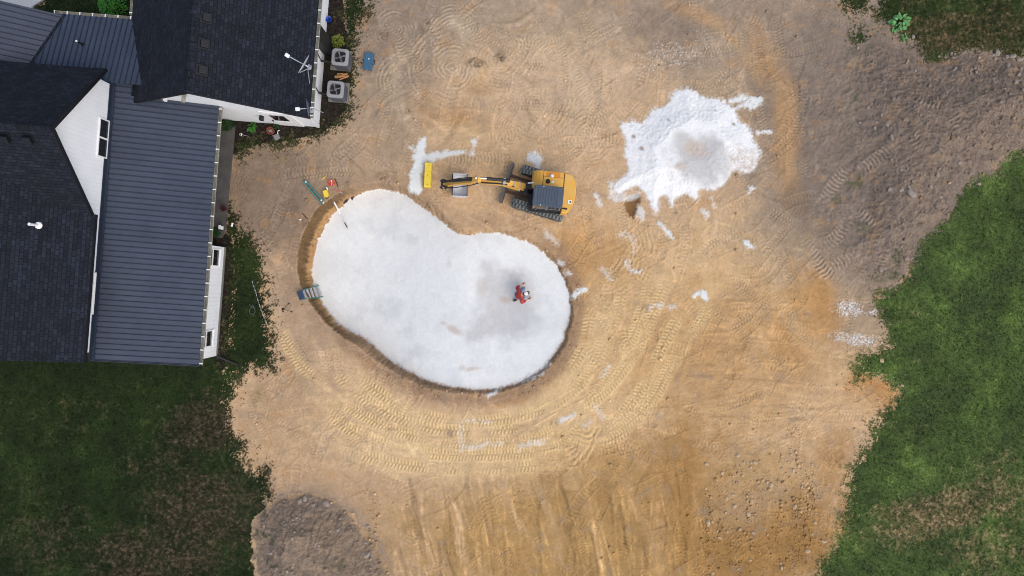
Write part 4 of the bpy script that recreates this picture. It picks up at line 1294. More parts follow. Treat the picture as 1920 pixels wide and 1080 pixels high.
def rib(bm, a, b, side, h=0.035, w0=0.05, w1=0.024):
    """standing rib between two roof points, side = unit vector across it"""
    a = Vector(a); b = Vector(b); s = Vector(side); z = Vector((0, 0, 1))
    pr = [(-w0 / 2, -0.01), (-w1 / 2, h), (w1 / 2, h), (w0 / 2, -0.01)]
    A = [bm.verts.new(a + s * x + z * y) for x, y in pr]
    B = [bm.verts.new(b + s * x + z * y) for x, y in pr]
    for i in range(3):
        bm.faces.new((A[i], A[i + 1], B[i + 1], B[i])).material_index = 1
    bm.faces.new(A); bm.faces.new(B[::-1])


# --- garage-side wing A: ridge north-south, 8/12 shingles
ZA = 5.75
uA, vA = UV(P(350, 172, ZA))
vA = vA - 0.02
A_e = Plane(-0.70, 0, ZA + 0.70 * uA)
A_w = Plane(0.70, 0, ZA - 0.70 * uA)
uAe = uA + (ZA - 3.0) / 0.70
uAw = uA - (ZA - 3.0) / 0.70
vAn = 17.5
bm = bmesh.new()
roof_slab(bm, [(uA, vA), (uAe, vA), (uAe, vAn), (uA, vAn)], A_e)
A_roof = hpart("roof", bm, M_SHINGLE)
bm = bmesh.new()
roof_slab(bm, [(uAw, vA), (uA, vA), (uA, vAn), (uAw, vAn)], A_w)
A_roofw = hpart("roof", bm, M_SHINGLE)


def ridge_cap(p0, p1, a, parent, step=0.2, w=0.15):
    bm = bmesh.new()
    uvl = bm.loops.layers.uv.get("UVMap") or bm.loops.layers.uv.new("UVMap")
    p0, p1 = Vector(p0), Vector(p1); d = (p1 - p0); L = d.length; d.normalize()
    s = d.cross(Vector((0, 0, 1))).normalized()
    n = int(L / step)
    for i in range(n):
        lift0 = 0.030; lift1 = 0.012
        q0 = p0 + d * (i * step); q1 = p0 + d * ((i + 1) * step + 0.02)
        va = [bm.verts.new(q0 + Vector((0, 0, lift0)) + s * x + Vector((0, 0, -abs(x) * a))) for x in (-w, 0, w)]
        vb = [bm.verts.new(q1 + Vector((0, 0, lift1)) + s * x + Vector((0, 0, -abs(x) * a))) for x in (-w, 0, w)]
        vc = [bm.verts.new(q0 + Vector((0, 0, -0.01)) + s * x + Vector((0, 0, -abs(x) * a))) for x in (-w, 0, w)]
        ro = random.uniform(0, 50)
        for k in range(2):
            for tri in ((va[k], va[k + 1], vb[k + 1], vb[k]), (vc[k], vc[k + 1], va[k + 1], va[k])):
                f = bm.faces.new(tri)
                for lp, uvq in zip(f.loops, ((ro, ro), (ro + .1, ro), (ro + .1, ro + .1), (ro, ro + .1))): lp[uvl].uv = uvq
    return hpart("ridge_cap", bm, M_SHINGLE, parent)


ridge_cap(W(uA, vA, ZA), W(uA, vAn, ZA), 0.70, A_roof)

# walls of wing A
vAw = UV(P(508, 231.5, 0))[1]
uAwall = UV(P(603.5, 170, 0))[0]
uAwl = 2 * uA - uAwall
zt = lambda u: min(A_e.z(u, 0), A_w.z(u, 0)) - 0.125
bm = bmesh.new()
prism(bm, [W(uAwl, vAw, -0.3), W(uAwall, vAw, -0.3), W(uAwall, vAw, zt(uAwall)), W(uA, vAw, zt(uA)), W(uAwl, vAw, zt(uAwl))], W(0, 0.2) - W(0, 0))
A_gable = hpart("gable_wall", bm, M_SIDING)
bm = bmesh.new()
prism(bm, [W(uAwall, vAw + 0.205, -0.3), W(uAwall, vAn - 0.3, -0.3), W(uAwall, vAn - 0.3, zt(uAwall)), W(uAwall, vAw + 0.205, zt(uAwall))], W(-0.2, 0) - W(0, 0))
prism(bm, [W(uAwl, vAw + 0.205, -0.3), W(uAwl, vAn - 0.3, -0.3), W(uAwl, vAn - 0.3, zt(uAwl)), W(uAwl, vAw + 0.205, zt(uAwl))], W(0.2, 0) - W(0, 0))
A_wall = hpart("wall", bm, M_SIDING)
# corner boards
bm = bmesh.new()
box(bm, W(uAwall - 0.04, vAw - 0.012, 1.35), (0.14, 0.03, 2.9), rz=TH)
box(bm, W(uAwall + 0.012, vAw + 0.05, 1.35), (0.03, 0.14, 2.9), rz=TH)
hpart("corner_board", bm, M_WHITE, A_wall)
# dark rake trim along the two slopes
bm = bmesh.new()
for sgn, pl, ue in ((1, A_e, uAe), (-1, A_w, uAw)):
    a = W(uA, vA - 0.001, ZA - 0.02); b = W(ue, vA - 0.001, pl.z(ue, 0) - 0.02)
    prism(bm, [a, b, b + Vector((0, 0, -0.12)), a + Vector((0, 0, -0.12))], W(0, -0.025) - W(0, 0))
hpart("rake_trim", bm, M_TRIMDARK, A_roof)
# gable brackets: white arms standing out from the wall above the porch roof
def bracket(px0, py0, px1, py1, z0, z1, mat_):
    bm = bmesh.new()
    a, b = P(px0, py0, z0), P(px1, py1, z1)
    s = W(0.05, 0) - W(0, 0)
    prism(bm, [a - s, a + s, b + s, b - s], (0, 0, -0.16))
    return hpart("bracket", bm, mat_, A_gable)
bracket(308.5, 181, 307.5, 189, 3.9, 3.9, M_WHITE)
bracket(344.5, 174, 341, 191, 4.6, 4.2, M_GUTTER)

# door in the south gable wall
u0, _ = on_v(522, 232, vAw); u1, _ = on_v(567, 237, vAw)
bm = bmesh.new()
prism(bm, [W(u0, vAw - 0.002, 0.05), W(u1, vAw - 0.002, 0.05), W(u1, vAw - 0.002, 2.12), W(u0, vAw - 0.002, 2.12)], W(0, -0.05) - W(0, 0))
door = hpart("door", bm, M_WHITE)
uu0, z0 = on_v(524, 214, vAw); uu1, z1 = on_v(549, 221, vAw)
bm = bmesh.new()
prism(bm, [W(u0 + 0.2, vAw - 0.055, 1.05), W(u1 - 0.2, vAw - 0.055, 1.05), W(u1 - 0.2, vAw - 0.055, 1.92), W(u0 + 0.2, vAw - 0.055, 1.92)], W(0, -0.012) - W(0, 0))
hpart("door_pane", bm, M_GLASS, door)
bm = bmesh.new()
for zz in (0.3,):
    prism(bm, [W(u0 + 0.2, vAw - 0.055, zz), W(u1 - 0.2, vAw - 0.055, zz), W(u1 - 0.2, vAw - 0.055, zz + .55), W(u0 + 0.2, vAw - 0.055, zz + .55)], W(0, -0.012) - W(0, 0))
hpart("door_panel", bm, M_PVC, door)
bm = bmesh.new()
box(bm, W(u0 + 0.08, vAw - 0.08, 1.0), (0.05, 0.06, 0.14), rz=TH, bevel=0.01)
hpart("handle", bm, M_BLACK, door)
bm = bmesh.new()
for ua in (u0 - 0.07, u1 + 0.07):
    box(bm, W(ua, vAw - 0.02, 1.08), (0.13, 0.04, 2.16), rz=TH)
box(bm, W((u0 + u1) / 2, vAw - 0.02, 2.235), (u1 - u0 + 0.27, 0.045, 0.13), rz=TH)
hpart("door_frame", bm, M_WHITE, door)
# black wall lantern
ul, zl = on_v(491, 217.5, vAw)
bm = bmesh.new()
box(bm, W(ul, vAw - 0.02, zl), (0.12, 0.04, 0.26), rz=TH)
box(bm, W(ul, vAw - 0.13, zl + 0.02), (0.15, 0.15, 0.26), rz=TH, bevel=0.012)
tube(bm, [W(ul, vAw - 0.02, zl + .1), W(ul, vAw - 0.1, zl + .22), W(ul, vAw - 0.13, zl + .15)], 0.015, 6)
lamp_ = hpart("wall_lantern", bm, M_BLACK)
bm = bmesh.new()
box(bm, W(ul, vAw - 0.13, zl + 0.01), (0.156, 0.156, 0.14), rz=TH)
hpart("lantern_glass", bm, M_GLASS, lamp_)
# black chase standing out of the east wall
va, _ = on_u(611.5, 78, uAwall); vb, _ = on_u(607.5, 103, uAwall)
bm = bmesh.new()
prism(bm, [W(uAwall + 0.003, vb, -0.1), W(uAwall + 0.003, va, -0.1), W(uAwall + 0.003, va, 2.85), W(uAwall + 0.003, vb, 2.85)], W(0.33, 0) - W(0, 0))
hpart("fireplace_chase", bm, M_BLACK)
# window at the top of the east wall, running out of the frame
va, _ = on_u(612, 6, uAwall)
bm = bmesh.new()
prism(bm, [W(uAwall + 0.002, va, 1.0), W(uAwall + 0.002, va + 1.2, 1.0), W(uAwall + 0.002, va + 1.2, 2.3), W(uAwall + 0.002, va, 2.3)], W(0.04, 0) - W(0, 0))
w_ = hpart("window", bm, M_WHITE)
bm = bmesh.new()
prism(bm, [W(uAwall + 0.043, va + .09, 1.09), W(uAwall + 0.043, va + 1.11, 1.09), W(uAwall + 0.043, va + 1.11, 2.21), W(uAwall + 0.043, va + .09, 2.21)], W(0.008, 0) - W(0, 0))
hpart("pane", bm, M_GLASS, w_)
# conduits on the east wall by the air conditioners
for (px, py) in ((604, 120.5), (598.5, 178.5)):
    vv, _ = on_u(px + 3, py, uAwall)
    bm = bmesh.new()
    tube(bm, [W(uAwall + 0.02, vv + .35, 2.6), W(uAwall + 0.03, vv + .3, 1.6), W(uAwall + 0.03, vv + .05, 0.9), W(uAwall + 0.03, vv, 0.5)], 0.022, 6)
    box(bm, W(uAwall + 0.08, vv, 0.5), (0.18, 0.07, 0.09), rz=TH)
    hpart("conduit", bm, M_HOSE)


def gutter(pts, out, parent, strap_step, th=0.006, w=0.13, h=0.11, off=0.06):
    """open K-gutter between two eave points; out = unit vector away from the roof"""
    a, b = Vector(pts[0]), Vector(pts[1]); d = (b - a).normalized(); o = Vector(out)
    prof = [(0.0, 0.0), (0.0, -h), (w * 0.7, -h), (w, -h * 0.45), (w, 0.0), (w - 0.018, 0.0), (w - 0.018, -h * 0.45), (w * 0.66, -h + 0.012), (0.012, -h + 0.012), (0.012, 0.0)]
    bm = bmesh.new()
    poly = [a + o * (x + 0.004) + Vector((0, 0, z - off + 0.03)) for x, z in prof]
    prism(bm, poly, b - a)
    g = hpart("gutter", bm, M_GUTTER, parent)
    L = (b - a).length; n = int(L / strap_step)
    for i in range(n + 1):
        p = a + d * (0.08 + i * (L - 0.16) / max(n, 1))
        bm = bmesh.new()
        prism(bm, [p - d * 0.022 + o * 0.0, p + d * 0.022, p + d * 0.022 + o * (w + 0.01), p - d * 0.022 + o * (w + 0.01)], (0, 0, 0.012))
        bmesh.ops.translate(bm, verts=bm.verts, vec=(0, 0, -0.022))
        hpart("gutter_strap", bm, M_WHITE, g)
    return g


Uo = W(1, 0) - W(0, 0); Vo = W(0, 1) - W(0, 0)
gutter((W(uAe, vA + 0.03, 3.0), W(uAe, 14.6, 3.0)), Uo, A_roof, 0.56)

# box vents near the ridge
for (px, py) in ((387, 34), (383, 83), (379, 132)):
    u, v = A_e.at(px, py)
    bm = bmesh.new()
    M = Matrix.Rotation(TH, 4, 'Z') @ Matrix.Rotation(math.atan(0.70), 4, 'Y')
    box(bm, W(u, v, A_e.z(u, v)) + Vector((0, 0, 0.02)), (0.42, 0.42, 0.03), M=M)
    box(bm, W(u, v, A_e.z(u, v)) + M.to_3x3() @ Vector((0, 0, 0.10)), (0.30, 0.30, 0.12), M=M, bevel=0.02)
    hpart("roof_vent", bm, M_TRIMDARK, A_roof)

# --- patio roof E: low ribbed metal sloping east
uEe = (UV(P(411, 200, 2.75))[0] + UV(P(372.5, 684, 2.75))[0]) / 2
E_pl = Plane(-0.195, 0, 2.75 + 0.195 * uEe)
uWall = (UV(P(215, 160, 3.55))[0] + UV(P(166.5, 671, 3.55))[0]) / 2
vEs = UV(P(377, 686, 2.75))[1]
vEn = E_pl.at(240, 157.5)[1]
uE_A = uAwl - 0.02
bm = bmesh.new()
roof_slab(bm, [(uWall, vEs), (uEe, vEs), (uEe, vAw - 0.02), (uE_A, vAw - 0.02), (uE_A, vEn), (uWall, vEn)], E_pl, 0.10)
n = int((vEn - vEs) / 0.229)
for i in range(n + 1):
    v = vEs + 0.03 + i * 0.229
    ue = uEe - 0.005 if v < vAw - 0.05 else uE_A
    if v > vEn: break
    rib(bm, W(uWall + 0.02, v, E_pl.z(uWall + 0.02, v)), W(ue, v, E_pl.z(ue, v)), Vo)
E_roof = hpart("metal_roof", bm, [M_ROOFMETAL, M_RIBSHADE])
gutter((W(uEe, vEs + 0.02, 2.75), W(uEe, vAw - 0.05, 2.75)), Uo, E_roof, 0.57)
# rake trims of the patio roof
bm = bmesh.new()
for v, dv in ((vEs - 0.03, 0.028), (vEn + 0.002, 0.06)):
    ue = uEe if v < vAw else uE_A
    a = W(uWall, v, E_pl.z(uWall, v) + 0.05); b = W(ue, v, E_pl.z(ue, v) + 0.05)
    prism(bm, [a, b, b + Vector((0, 0, -0.16)), a + Vector((0, 0, -0.16))], W(0, dv) - W(0, 0))
hpart("roof_trim", bm, M_FLASH, E_roof)
# flashing where the patio roof meets the gable wall
bm = bmesh.new()
a = W(uWall + 0.002, vEs, E_pl.z(uWall, vEs)); b = W(uWall + 0.002, vEn, E_pl.z(uWall, vEn))
prism(bm, [a + Vector((0, 0, -0.02)), b + Vector((0, 0, -0.02)), b + Vector((0, 0, 0.18)), a + Vector((0, 0, 0.18))], Uo * 0.025)
prism(bm, [a + Uo * 0.027 + Vector((0, 0, 0.02)), b + Uo * 0.027 + Vector((0, 0, 0.02)), b + Uo * 0.027 + Vector((0, 0, 0.05)), a + Uo * 0.027 + Vector((0, 0, 0.05))], Uo * 0.12)
hpart("flashing", bm, M_FLASH, E_roof)

# --- porch roof B: metal sloping north, and C: steeper metal sloping east
zB = 3.0
vBn = UV(P(168, 30, zB))[1]
B_pl = Plane(0, -0.245, zB + 0.245 * vBn)
uC0 = UV(P(122, 28, zB))[0]
vBs = B_pl.at(240, 157)[1]
bm = bmesh.new()
uBe = uA - 1.2
roof_slab(bm, [(uC0 - 2.2, vBs), (uBe, vBs), (uBe, vBn), (uC0 - 2.2, vBn)], B_pl, 0.10)
u = uC0 - 2.1
while u < uBe:
    rib(bm, W(u, vBs, B_pl.z(u, vBs)), W(u, vBn, B_pl.z(u, vBn)), Uo)
    u += 0.229
B_roof = hpart("metal_roof", bm, [M_ROOFMETAL, M_RIBSHADE])
gutter((W(uC0 - 0.55, vBn, zB), W(uAw + 0.02, vBn, zB)), Vo, B_roof, 0.56)
gutter((W(uAw, vBn + 0.2, 3.0), W(uAw, 15.5, 3.0)), -Uo, A_roofw, 0.9)
C_pl = Plane(-0.67, 0, zB + 0.67 * uC0)
vCn = (C_pl.at(50, 14)[1] + C_pl.at(98, 23)[1]) / 2
bm = bmesh.new()
vCs = vBs - 2.5
roof_slab(bm, [(uC0 - 5.0, vCs), (uC0 + 0.02, vCs), (uC0 + 0.02, vCn), (uC0 - 5.0, vCn)], C_pl, 0.10)
v = vCn - 0.1
while v > vCs:
    rib(bm, W(uC0 - 5.0, v, C_pl.z(uC0 - 5.0, v)), W(uC0 + 0.02, v, C_pl.z(uC0 + 0.02, v)), Vo)
    v -= 0.229
C_roof = hpart("metal_roof", bm, [M_ROOFMETAL, M_RIBSHADE])
bm = bmesh.new()
C_w = Plane(0.67, 0, C_pl.z(uC0 - 5.0, 0) - 0.67 * (uC0 - 5.0))
roof_slab(bm, [(uC0 - 10.0, vCs), (uC0 - 5.0, vCs), (uC0 - 5.0, vCn), (uC0 - 10.0, vCn)], C_w, 0.10)
hpart("metal_roof", bm, [M_ROOFMETAL, M_RIBSHADE])
# valley flashing between B and C
bm = bmesh.new()
for k in range(1):
    a_ = (uC0, vBn); s = vBn - vBs
    b_ = (uC0 - 0.245 * s / 0.67, vBs)
    p0 = W(a_[0], a_[1], zB + 0.02); p1 = W(b_[0], b_[1], B_pl.z(0, vBs) + 0.02)
    dd = (p1 - p0).normalized().cross(Vector((0, 0, 1))).normalized() * 0.06
    prism(bm, [p0 - dd, p0 + dd, p1 + dd, p1 - dd], (0, 0, 0.012))
hpart("valley_flashing", bm, M_TRIMDARK, B_roof)
# gable wall under C and infill body walls
bm = bmesh.new()
prism(bm, [W(uC0 - 9.6, vCn - 0.45, -0.3), W(uC0 - 0.4, vCn - 0.45, -0.3), W(uC0 - 0.4, vCn - 0.45, 3.1), W(uC0 - 5.0, vCn - 0.45, 6.15), W(uC0 - 9.6, vCn - 0.45, 3.1)], W(0, -0.2) - W(0, 0))
hpart("gable_wall", bm, M_SIDING)
bm = bmesh.new()
box(bm, W((uC0 + uAwl) / 2 - 0.2, vBn - 0.5, 1.25), (uAwl - uC0 + 0.3, 0.2, 3.1), rz=TH)
hpart("wall", bm, M_SIDING)

# vent pipe on B
def vent_pipe(base, hgt, r, mat_, parent, arm=None):
    bm = bmesh.new()
    cyl(bm, base - Vector((0, 0, 0.1)), base + Vector((0, 0, hgt)), r, 12)
    capped(bm, [(r * 2.6, -0.03), (r * 2.6, 0.01), (r * 1.3, 0.07)], base, 14)
    o = hpart("vent_pipe", bm, mat_, parent)
    bm = bmesh.new()
    capped(bm, [(r * 1.12, -0.03), (r * 1.12, 0.012)], base + Vector((0, 0, hgt)), 12)
    hpart("pipe_rim", bm, M_WHITE, o)
    return o
u, v = B_pl.at(156, 84)
vent_pipe(W(u, v, B_pl.z(u, v)), 0.45, 0.035, M_TRIMDARK, B_roof)

# --- the tall house D (ridge east-west) and F (low shingle slope facing east)
ZD = 7.55
uD, vD = UV(P(93, 238, ZD))
D_n = Plane(0, -0.95, ZD + 0.95 * vD)
D_s = Plane(0, 0.95, ZD - 0.95 * vD)
vDn = D_n.at(197, 129)[1]
uFe = (UV(P(179, 402, 4.68))[0] + UV(P(155, 680, 4.68))[0]) / 2
F_pl = Plane(-0.40, 0, 4.68 + 0.40 * uFe)
vFs = UV(P(155, 680, 4.68))[1]
vFn = UV(P(179, 402, 4.68))[1]
uW_ = uFe - 6.4
bm = bmesh.new()
roof_slab(bm, [(uD - 9, vD), (uD, vD), (uD, vDn), (uD - 9, vDn)], D_n, 0.14)
D_roof = hpart("roof", bm, M_SHINGLE)
vDs = vD - 2.92
bm = bmesh.new()
roof_slab(bm, [(uD - 9, vDs), (uD, vDs), (uD, vD), (uD - 9, vD)], D_s, 0.14)
hpart("roof", bm, M_SHINGLE)
ridge_cap(W(uD, vD, ZD), W(uD - 9, vD, ZD), 0.95, D_roof)
bm = bmesh.new()
roof_slab(bm, [(uW_, vFs), (uFe, vFs), (uFe, vFn), (uD - 0.14, vFn), (uD - 0.14, vFn + 0.03), (uW_, vD - 0.1)], F_pl, 0.14)
F_roof = hpart("roof", bm, M_SHINGLE)
F_w = Plane(0.40, 0, F_pl.z(uW_, 0) - 0.40 * uW_)
bm = bmesh.new()
roof_slab(bm, [(uW_ - 6.4, vFs), (uW_, vFs), (uW_, vD - 0.1), (uW_ - 6.4, vD - 0.1)], F_w, 0.14)
hpart("roof", bm, M_SHINGLE)
# eave fascia of F and south rake trim
bm = bmesh.new()
prism(bm, [W(uFe + 0.002, vFs, 4.66), W(uFe + 0.002, vFn, 4.66), W(uFe + 0.002, vFn, 4.50), W(uFe + 0.002, vFs, 4.50)], Uo * 0.02)
hpart("fascia", bm, M_TRIMDARK, F_roof)
# black rake boards of D
bm = bmesh.new()
for pl, ve in ((D_n, vDn), (D_s, vDs)):
    a = W(uD + 0.002, vD, ZD - 0.01); b = W(uD + 0.002, ve, pl.z(0, ve) - 0.01)
    prism(bm, [a, b, b + Vector((0, 0, -0.24)), a + Vector((0, 0, -0.24))], Uo * 0.03)
a = W(uD - 0.45, vDn + 0.002, D_n.z(0, vDn) - 0.01); b = W(uD + 0.03, vDn + 0.002, D_n.z(0, vDn) - 0.01)
prism(bm, [a, b, b + Vector((0, 0, -0.24)), a + Vector((0, 0, -0.24))], Vo * 0.03)
hpart("rake_board", bm, M_TRIMDARK, D_roof)
# east wall with the white gable
zd = lambda v: min(D_n.z(0, v), D_s.z(0, v)) - 0.16
vNw = vDn - 0.35
vJ = vDs + 0.02
bm = bmesh.new()
prism(bm, [W(uWall, vFs + 0.3, -0.3), W(uWall, vNw, -0.3), W(uWall, vNw, zd(vNw)), W(uWall, vD, zd(vD)), W(uWall, vJ, zd(vJ)),
           W(uWall, vJ - 0.01, F_pl.z(uWall, 0) - 0.16), W(uWall, vFs + 0.3, F_pl.z(uWall, 0) - 0.16)], Uo * -0.2)
D_wall = hpart("gable_wall", bm, M_SIDING)
bm = bmesh.new()
for vv, z1 in ((vFs + 0.3, 4.5), (vNw, 4.4)):
    box(bm, W(uWall - 4.5, vv - 0.1 if vv > 0 else vv + 0.1, z1 / 2), (8.6, 0.18, z1), rz=TH)
hpart("wall", bm, M_SIDING)


def wall_window(corners, u, parent=None, mull='v', nm="window", zmin=None, zmax=None, at=0.5):
    """window on a wall u = const; corners given as the (v, z) box"""
    (va, za), (vb, zb_) = corners
    bm = bmesh.new()
    fr = 0.05
    def bar(v0, z0, v1, z1, d=0.05):
        prism(bm, [W(u + 0.002, v0, z0), W(u + 0.002, v1, z0), W(u + 0.002, v1, z1), W(u + 0.002, v0, z1)], Uo * d)
    bar(va, za, va + fr, zb_); bar(vb - fr, za, vb, zb_)
    bar(va + fr, za, vb - fr, za + fr); bar(va + fr, zb_ - fr, vb - fr, zb_)
    vm = va + (vb - va) * at; zm = (za + zb_) / 2
    if mull == 'v': bar(vm - 0.035, za + fr, vm + 0.035, zb_ - fr)
    else: bar(va + fr, zm - 0.03, vb - fr, zm + 0.03)
    w = hpart(nm, bm, M_WHITE)
    cells = [(va + fr, vm - 0.035, za + fr, zb_ - fr), (vm + 0.035, vb - fr, za + fr, zb_ - fr)] if mull == 'v' else [(va + fr, vb - fr, za + fr, zm - 0.03), (va + fr, vb - fr, zm + 0.03, zb_ - fr)]
    for v0, v1, z0, z1 in cells:
        bm = bmesh.new()
        prism(bm, [W(u + 0.002, v0 + .001, z0 + .001), W(u + 0.002, v1 - .001, z0 + .001), W(u + 0.002, v1 - .001, z1 - .001), W(u + 0.002, v0 + .001, z1 - .001)], Uo * 0.015)
        hpart("pane", bm, M_GLASS, w)
    bm = bmesh.new()
    prism(bm, [W(u + 0.05, va - 0.03, za - 0.03), W(u + 0.05, vb + 0.03, za - 0.03), W(u + 0.05, vb + 0.03, za), W(u + 0.05, va - 0.03, za)], Uo * 0.05)
    hpart("sill", bm, M_WHITE, w)
    return w


v_t, z_b = on_u(204.5, 227, uWall); v_b, z_b2 = on_u(198.5, 298, uWall)
v_t2, z_t = on_u(186, 218.5, uWall)
wall_window(((v_b, (z_b + z_b2) / 2), (v_t, z_t)), uWall)
v_t, zq = on_u(176, 512, uWall); v_b, zq2 = on_u(169.5, 588, uWall)
wall_window(((v_b, zq - 0.0), (v_t, F_pl.z(uWall, 0) - 0.2)), uWall)

# vents and pipe on D and F
for (px, py) in ((11, 258), (54, 260)):
    u, v = D_s.at(px, py)
    M = Matrix.Rotation(TH, 4, 'Z') @ Matrix.Rotation(math.atan(0.95), 4, 'X')
    bm = bmesh.new()
    box(bm, W(u, v, D_s.z(u, v)) + Vector((0, 0, 0.02)), (0.40, 0.40, 0.03), M=M)
    box(bm, W(u, v, D_s.z(u, v)) + M.to_3x3() @ Vector((0, 0, 0.11)), (0.30, 0.30, 0.15), M=M, bevel=0.015)
    hpart("roof_vent", bm, M_TRIMDARK, D_roof)
u, v = F_pl.at(72, 422.5)
b0 = W(u, v, F_pl.z(u, v))
o = vent_pipe(b0, 0.5, 0.055, M_PVC, F_roof)
bm = bmesh.new()
box(bm, b0 + Vector((0, 0, 0.05)), (0.12, 0.24, 0.07), ry=math.atan(0.4), rz=TH, bevel=0.02)
hpart("pipe_flange", bm, M_PVC, o)

# --- sunroom under the patio roof
uG = (UV(P(424, 463, 0))[0] + UV(P(406.5, 666, 0))[0]) / 2
vGn = on_u(424, 464, uG)[0]; vGs = on_u(406.5, 667, uG)[0]
bm = bmesh.new()
zc = E_pl.z(uG, 0) - 0.12
prism(bm, [W(uG, vGs, -0.3), W(uG, vGn, -0.3), W(uG, vGn, zc), W(uG, vGs, zc)], Uo * -0.15)
prism(bm, [W(uG - 0.152, vGn - 0.15, -0.3), W(uWall + 0.02, vGn - 0.15, -0.3), W(uWall + 0.02, vGn - 0.15, E_pl.z(uWall, 0) - 0.13), W(uG - 0.152, vGn - 0.15, zc)], Vo * 0.15)
prism(bm, [W(uG - 0.152, vGs, -0.3), W(uWall + 0.02, vGs, -0.3), W(uWall + 0.02, vGs, E_pl.z(uWall, 0) - 0.13), W(uG - 0.152, vGs, zc)], Vo * 0.15)
hpart("sunroom_wall", bm, M_SIDING)
for (pa, pb) in (((411.5, 467.5), (408.5, 500)), ((399, 618), (395, 649.5))):
    v1, z1 = on_u(*pa, uG); v0, z0 = on_u(*pb, uG)
    wall_window(((v0, (z0 + z1) / 2), (v1, 2.05)), uG, None, mull='h')
bm = bmesh.new()
prism(bm, [W(uG + 0.002, vGs, -0.1), W(uG + 0.002, vGn, -0.1), W(uG + 0.002, vGn, 0.16), W(uG + 0.002, vGs, 0.16)], Uo * 0.035)
hpart("base_trim", bm, M_CONC)
# posts under the open end of the patio roof
for vv in (vAw - 0.6, (vAw + vGn) / 2):
    bm = bmesh.new()
    box(bm, W(uEe - 1.75, vv, 1.3), (0.14, 0.14, 2.6), rz=TH, bevel=0.01)
    hpart("porch_post", bm, M_WHITE)

# patio slab, driveway
bm = bmesh.new()
gp = lambda px, py: P(px, py, 0)
poly = [gp(380, 230), gp(442, 236), gp(424, 428), gp(418, 446), gp(350, 446)]
prism(bm, [p + Vector((0, 0, -0.1)) for p in poly], (0, 0, 0.2))
o = obj("patio", bm, M_SLAB); tag(o, kind="structure")
bm = bmesh.new()
poly = [gp(-300, -300), gp(150, -300), gp(120, -60), gp(95, -6), gp(66, 12), gp(40, 40), gp(-300, 60)]
prism(bm, [p + Vector((0, 0, -0.08)) for p in poly], (0, 0, 0.2))
o = obj("driveway", bm, M_DRIVE); tag(o, kind="structure")

# ------------------------------------------------------------------ the excavator
EX = P(1017, 362, 0.6); EX.z = 0
ZG = height_at(EX.x, EX.y)
EX = Vector((EX.x, EX.y, ZG))
exc = empty("excavator", EX, "yellow compact crawler excavator parked beside the pit with its grey bucket down", "excavator")
fU = Vector((-0.955, 0.297, 0)).normalized(); lU = Vector((-fU.y, fU.x, 0))
fB = Vector((-0.995, 0.098, 0)).normalized(); lB = Vector((-fB.y, fB.x, 0))
UZ = Vector((0, 0, 1))
loc = lambda f, l, a, b, z: f * a + l * b + UZ * z
U_ = lambda a, b, z: loc(fU, lU, a, b, z)
B_ = lambda a, b, z: loc(fB, lB, a, b, z)
rzU = math.atan2(fU.y, fU.x); rzB = math.atan2(fB.y, fB.x)


def epart(name, bm, m, parent=None, smooth=False):
    return obj(name, bm, m, parent or exc, smooth=smooth)


def rounded_rect(a0, a1, b0, b1, r, n=5):
    out = []
    for cx, cy, s in ((a1 - r, b1 - r, 0), (a0 + r, b1 - r, 90), (a0 + r, b0 + r, 180), (a1 - r, b0 + r, 270)):
        for k in range(n + 1):
            t = math.radians(s + 90 * k / n)
            out.append((cx + r * math.cos(t), cy + r * math.sin(t)))
    return out


# tracks
TL, TH_, TW = 2.42, 0.60, 0.42
for b0 in (-0.80, 0.80):
    r = TH_ / 2
    prof = []
    for k in range(9):
        t = math.radians(-90 + 180 * k / 8); prof.append((TL / 2 - r + r * math.cos(t), r + r * math.sin(t)))
    for k in range(9):
        t = math.radians(90 + 180 * k / 8); prof.append((-TL / 2 + r + r * math.cos(t), r + r * math.sin(t)))
    bm = bmesh.new()
    prism(bm, [U_(a, b0 - TW / 2 + 0.02, z + 0.02) for a, z in prof], lU * (TW - 0.04))
    tr = epart("track", bm, M_RUBBER)
    bm = bmesh.new()
    pl = prof + [prof[0]]
    seg = [math.dist(pl[i], pl[i + 1]) for i in range(len(pl) - 1)]; tot = sum(seg)
    nl = 34
    for i in range(nl):
        for col in (0, 1):
            s = (i + 0.5 * col) / nl * tot; k = 0
            while s > seg[k]: s -= seg[k]; k += 1
            t = s / seg[k]
            a = pl[k][0] + (pl[k + 1][0] - pl[k][0]) * t; z = pl[k][1] + (pl[k + 1][1] - pl[k][1]) * t
            ang = math.atan2(pl[k + 1][1] - pl[k][1], pl[k + 1][0] - pl[k][0])
            M = Matrix.Rotation(rzU, 4, 'Z') @ Matrix.Rotation(-ang, 4, 'Y')
            nrm = Vector((math.sin(ang), 0, -math.cos(ang)))
            cpos = U_(a, b0 + (col - 0.5) * 0.20, z + 0.02) + fU * nrm.x * 0.012 + UZ * nrm.z * 0.012
            box(bm, cpos, (0.085, 0.19, 0.05), M=M, bevel=0.012, seg=1)
    epart("track_lugs", bm, M_LUG, tr)
    bm = bmesh.new()
    sgn = 1 if b0 > 0 else -1
    for a, rr in ((TL / 2 - r, 0.24), (-TL / 2 + r, 0.22), (0.35, 0.10), (0, 0.10), (-0.35, 0.10)):
        zz = r + 0.02 if rr > .2 else 0.14
        cyl(bm, U_(a, b0 + sgn * (TW / 2 - 0.03), zz), U_(a, b0 + sgn * (TW / 2 + 0.01), zz), rr, 18)
    epart("roller", bm, M_STEEL, tr)
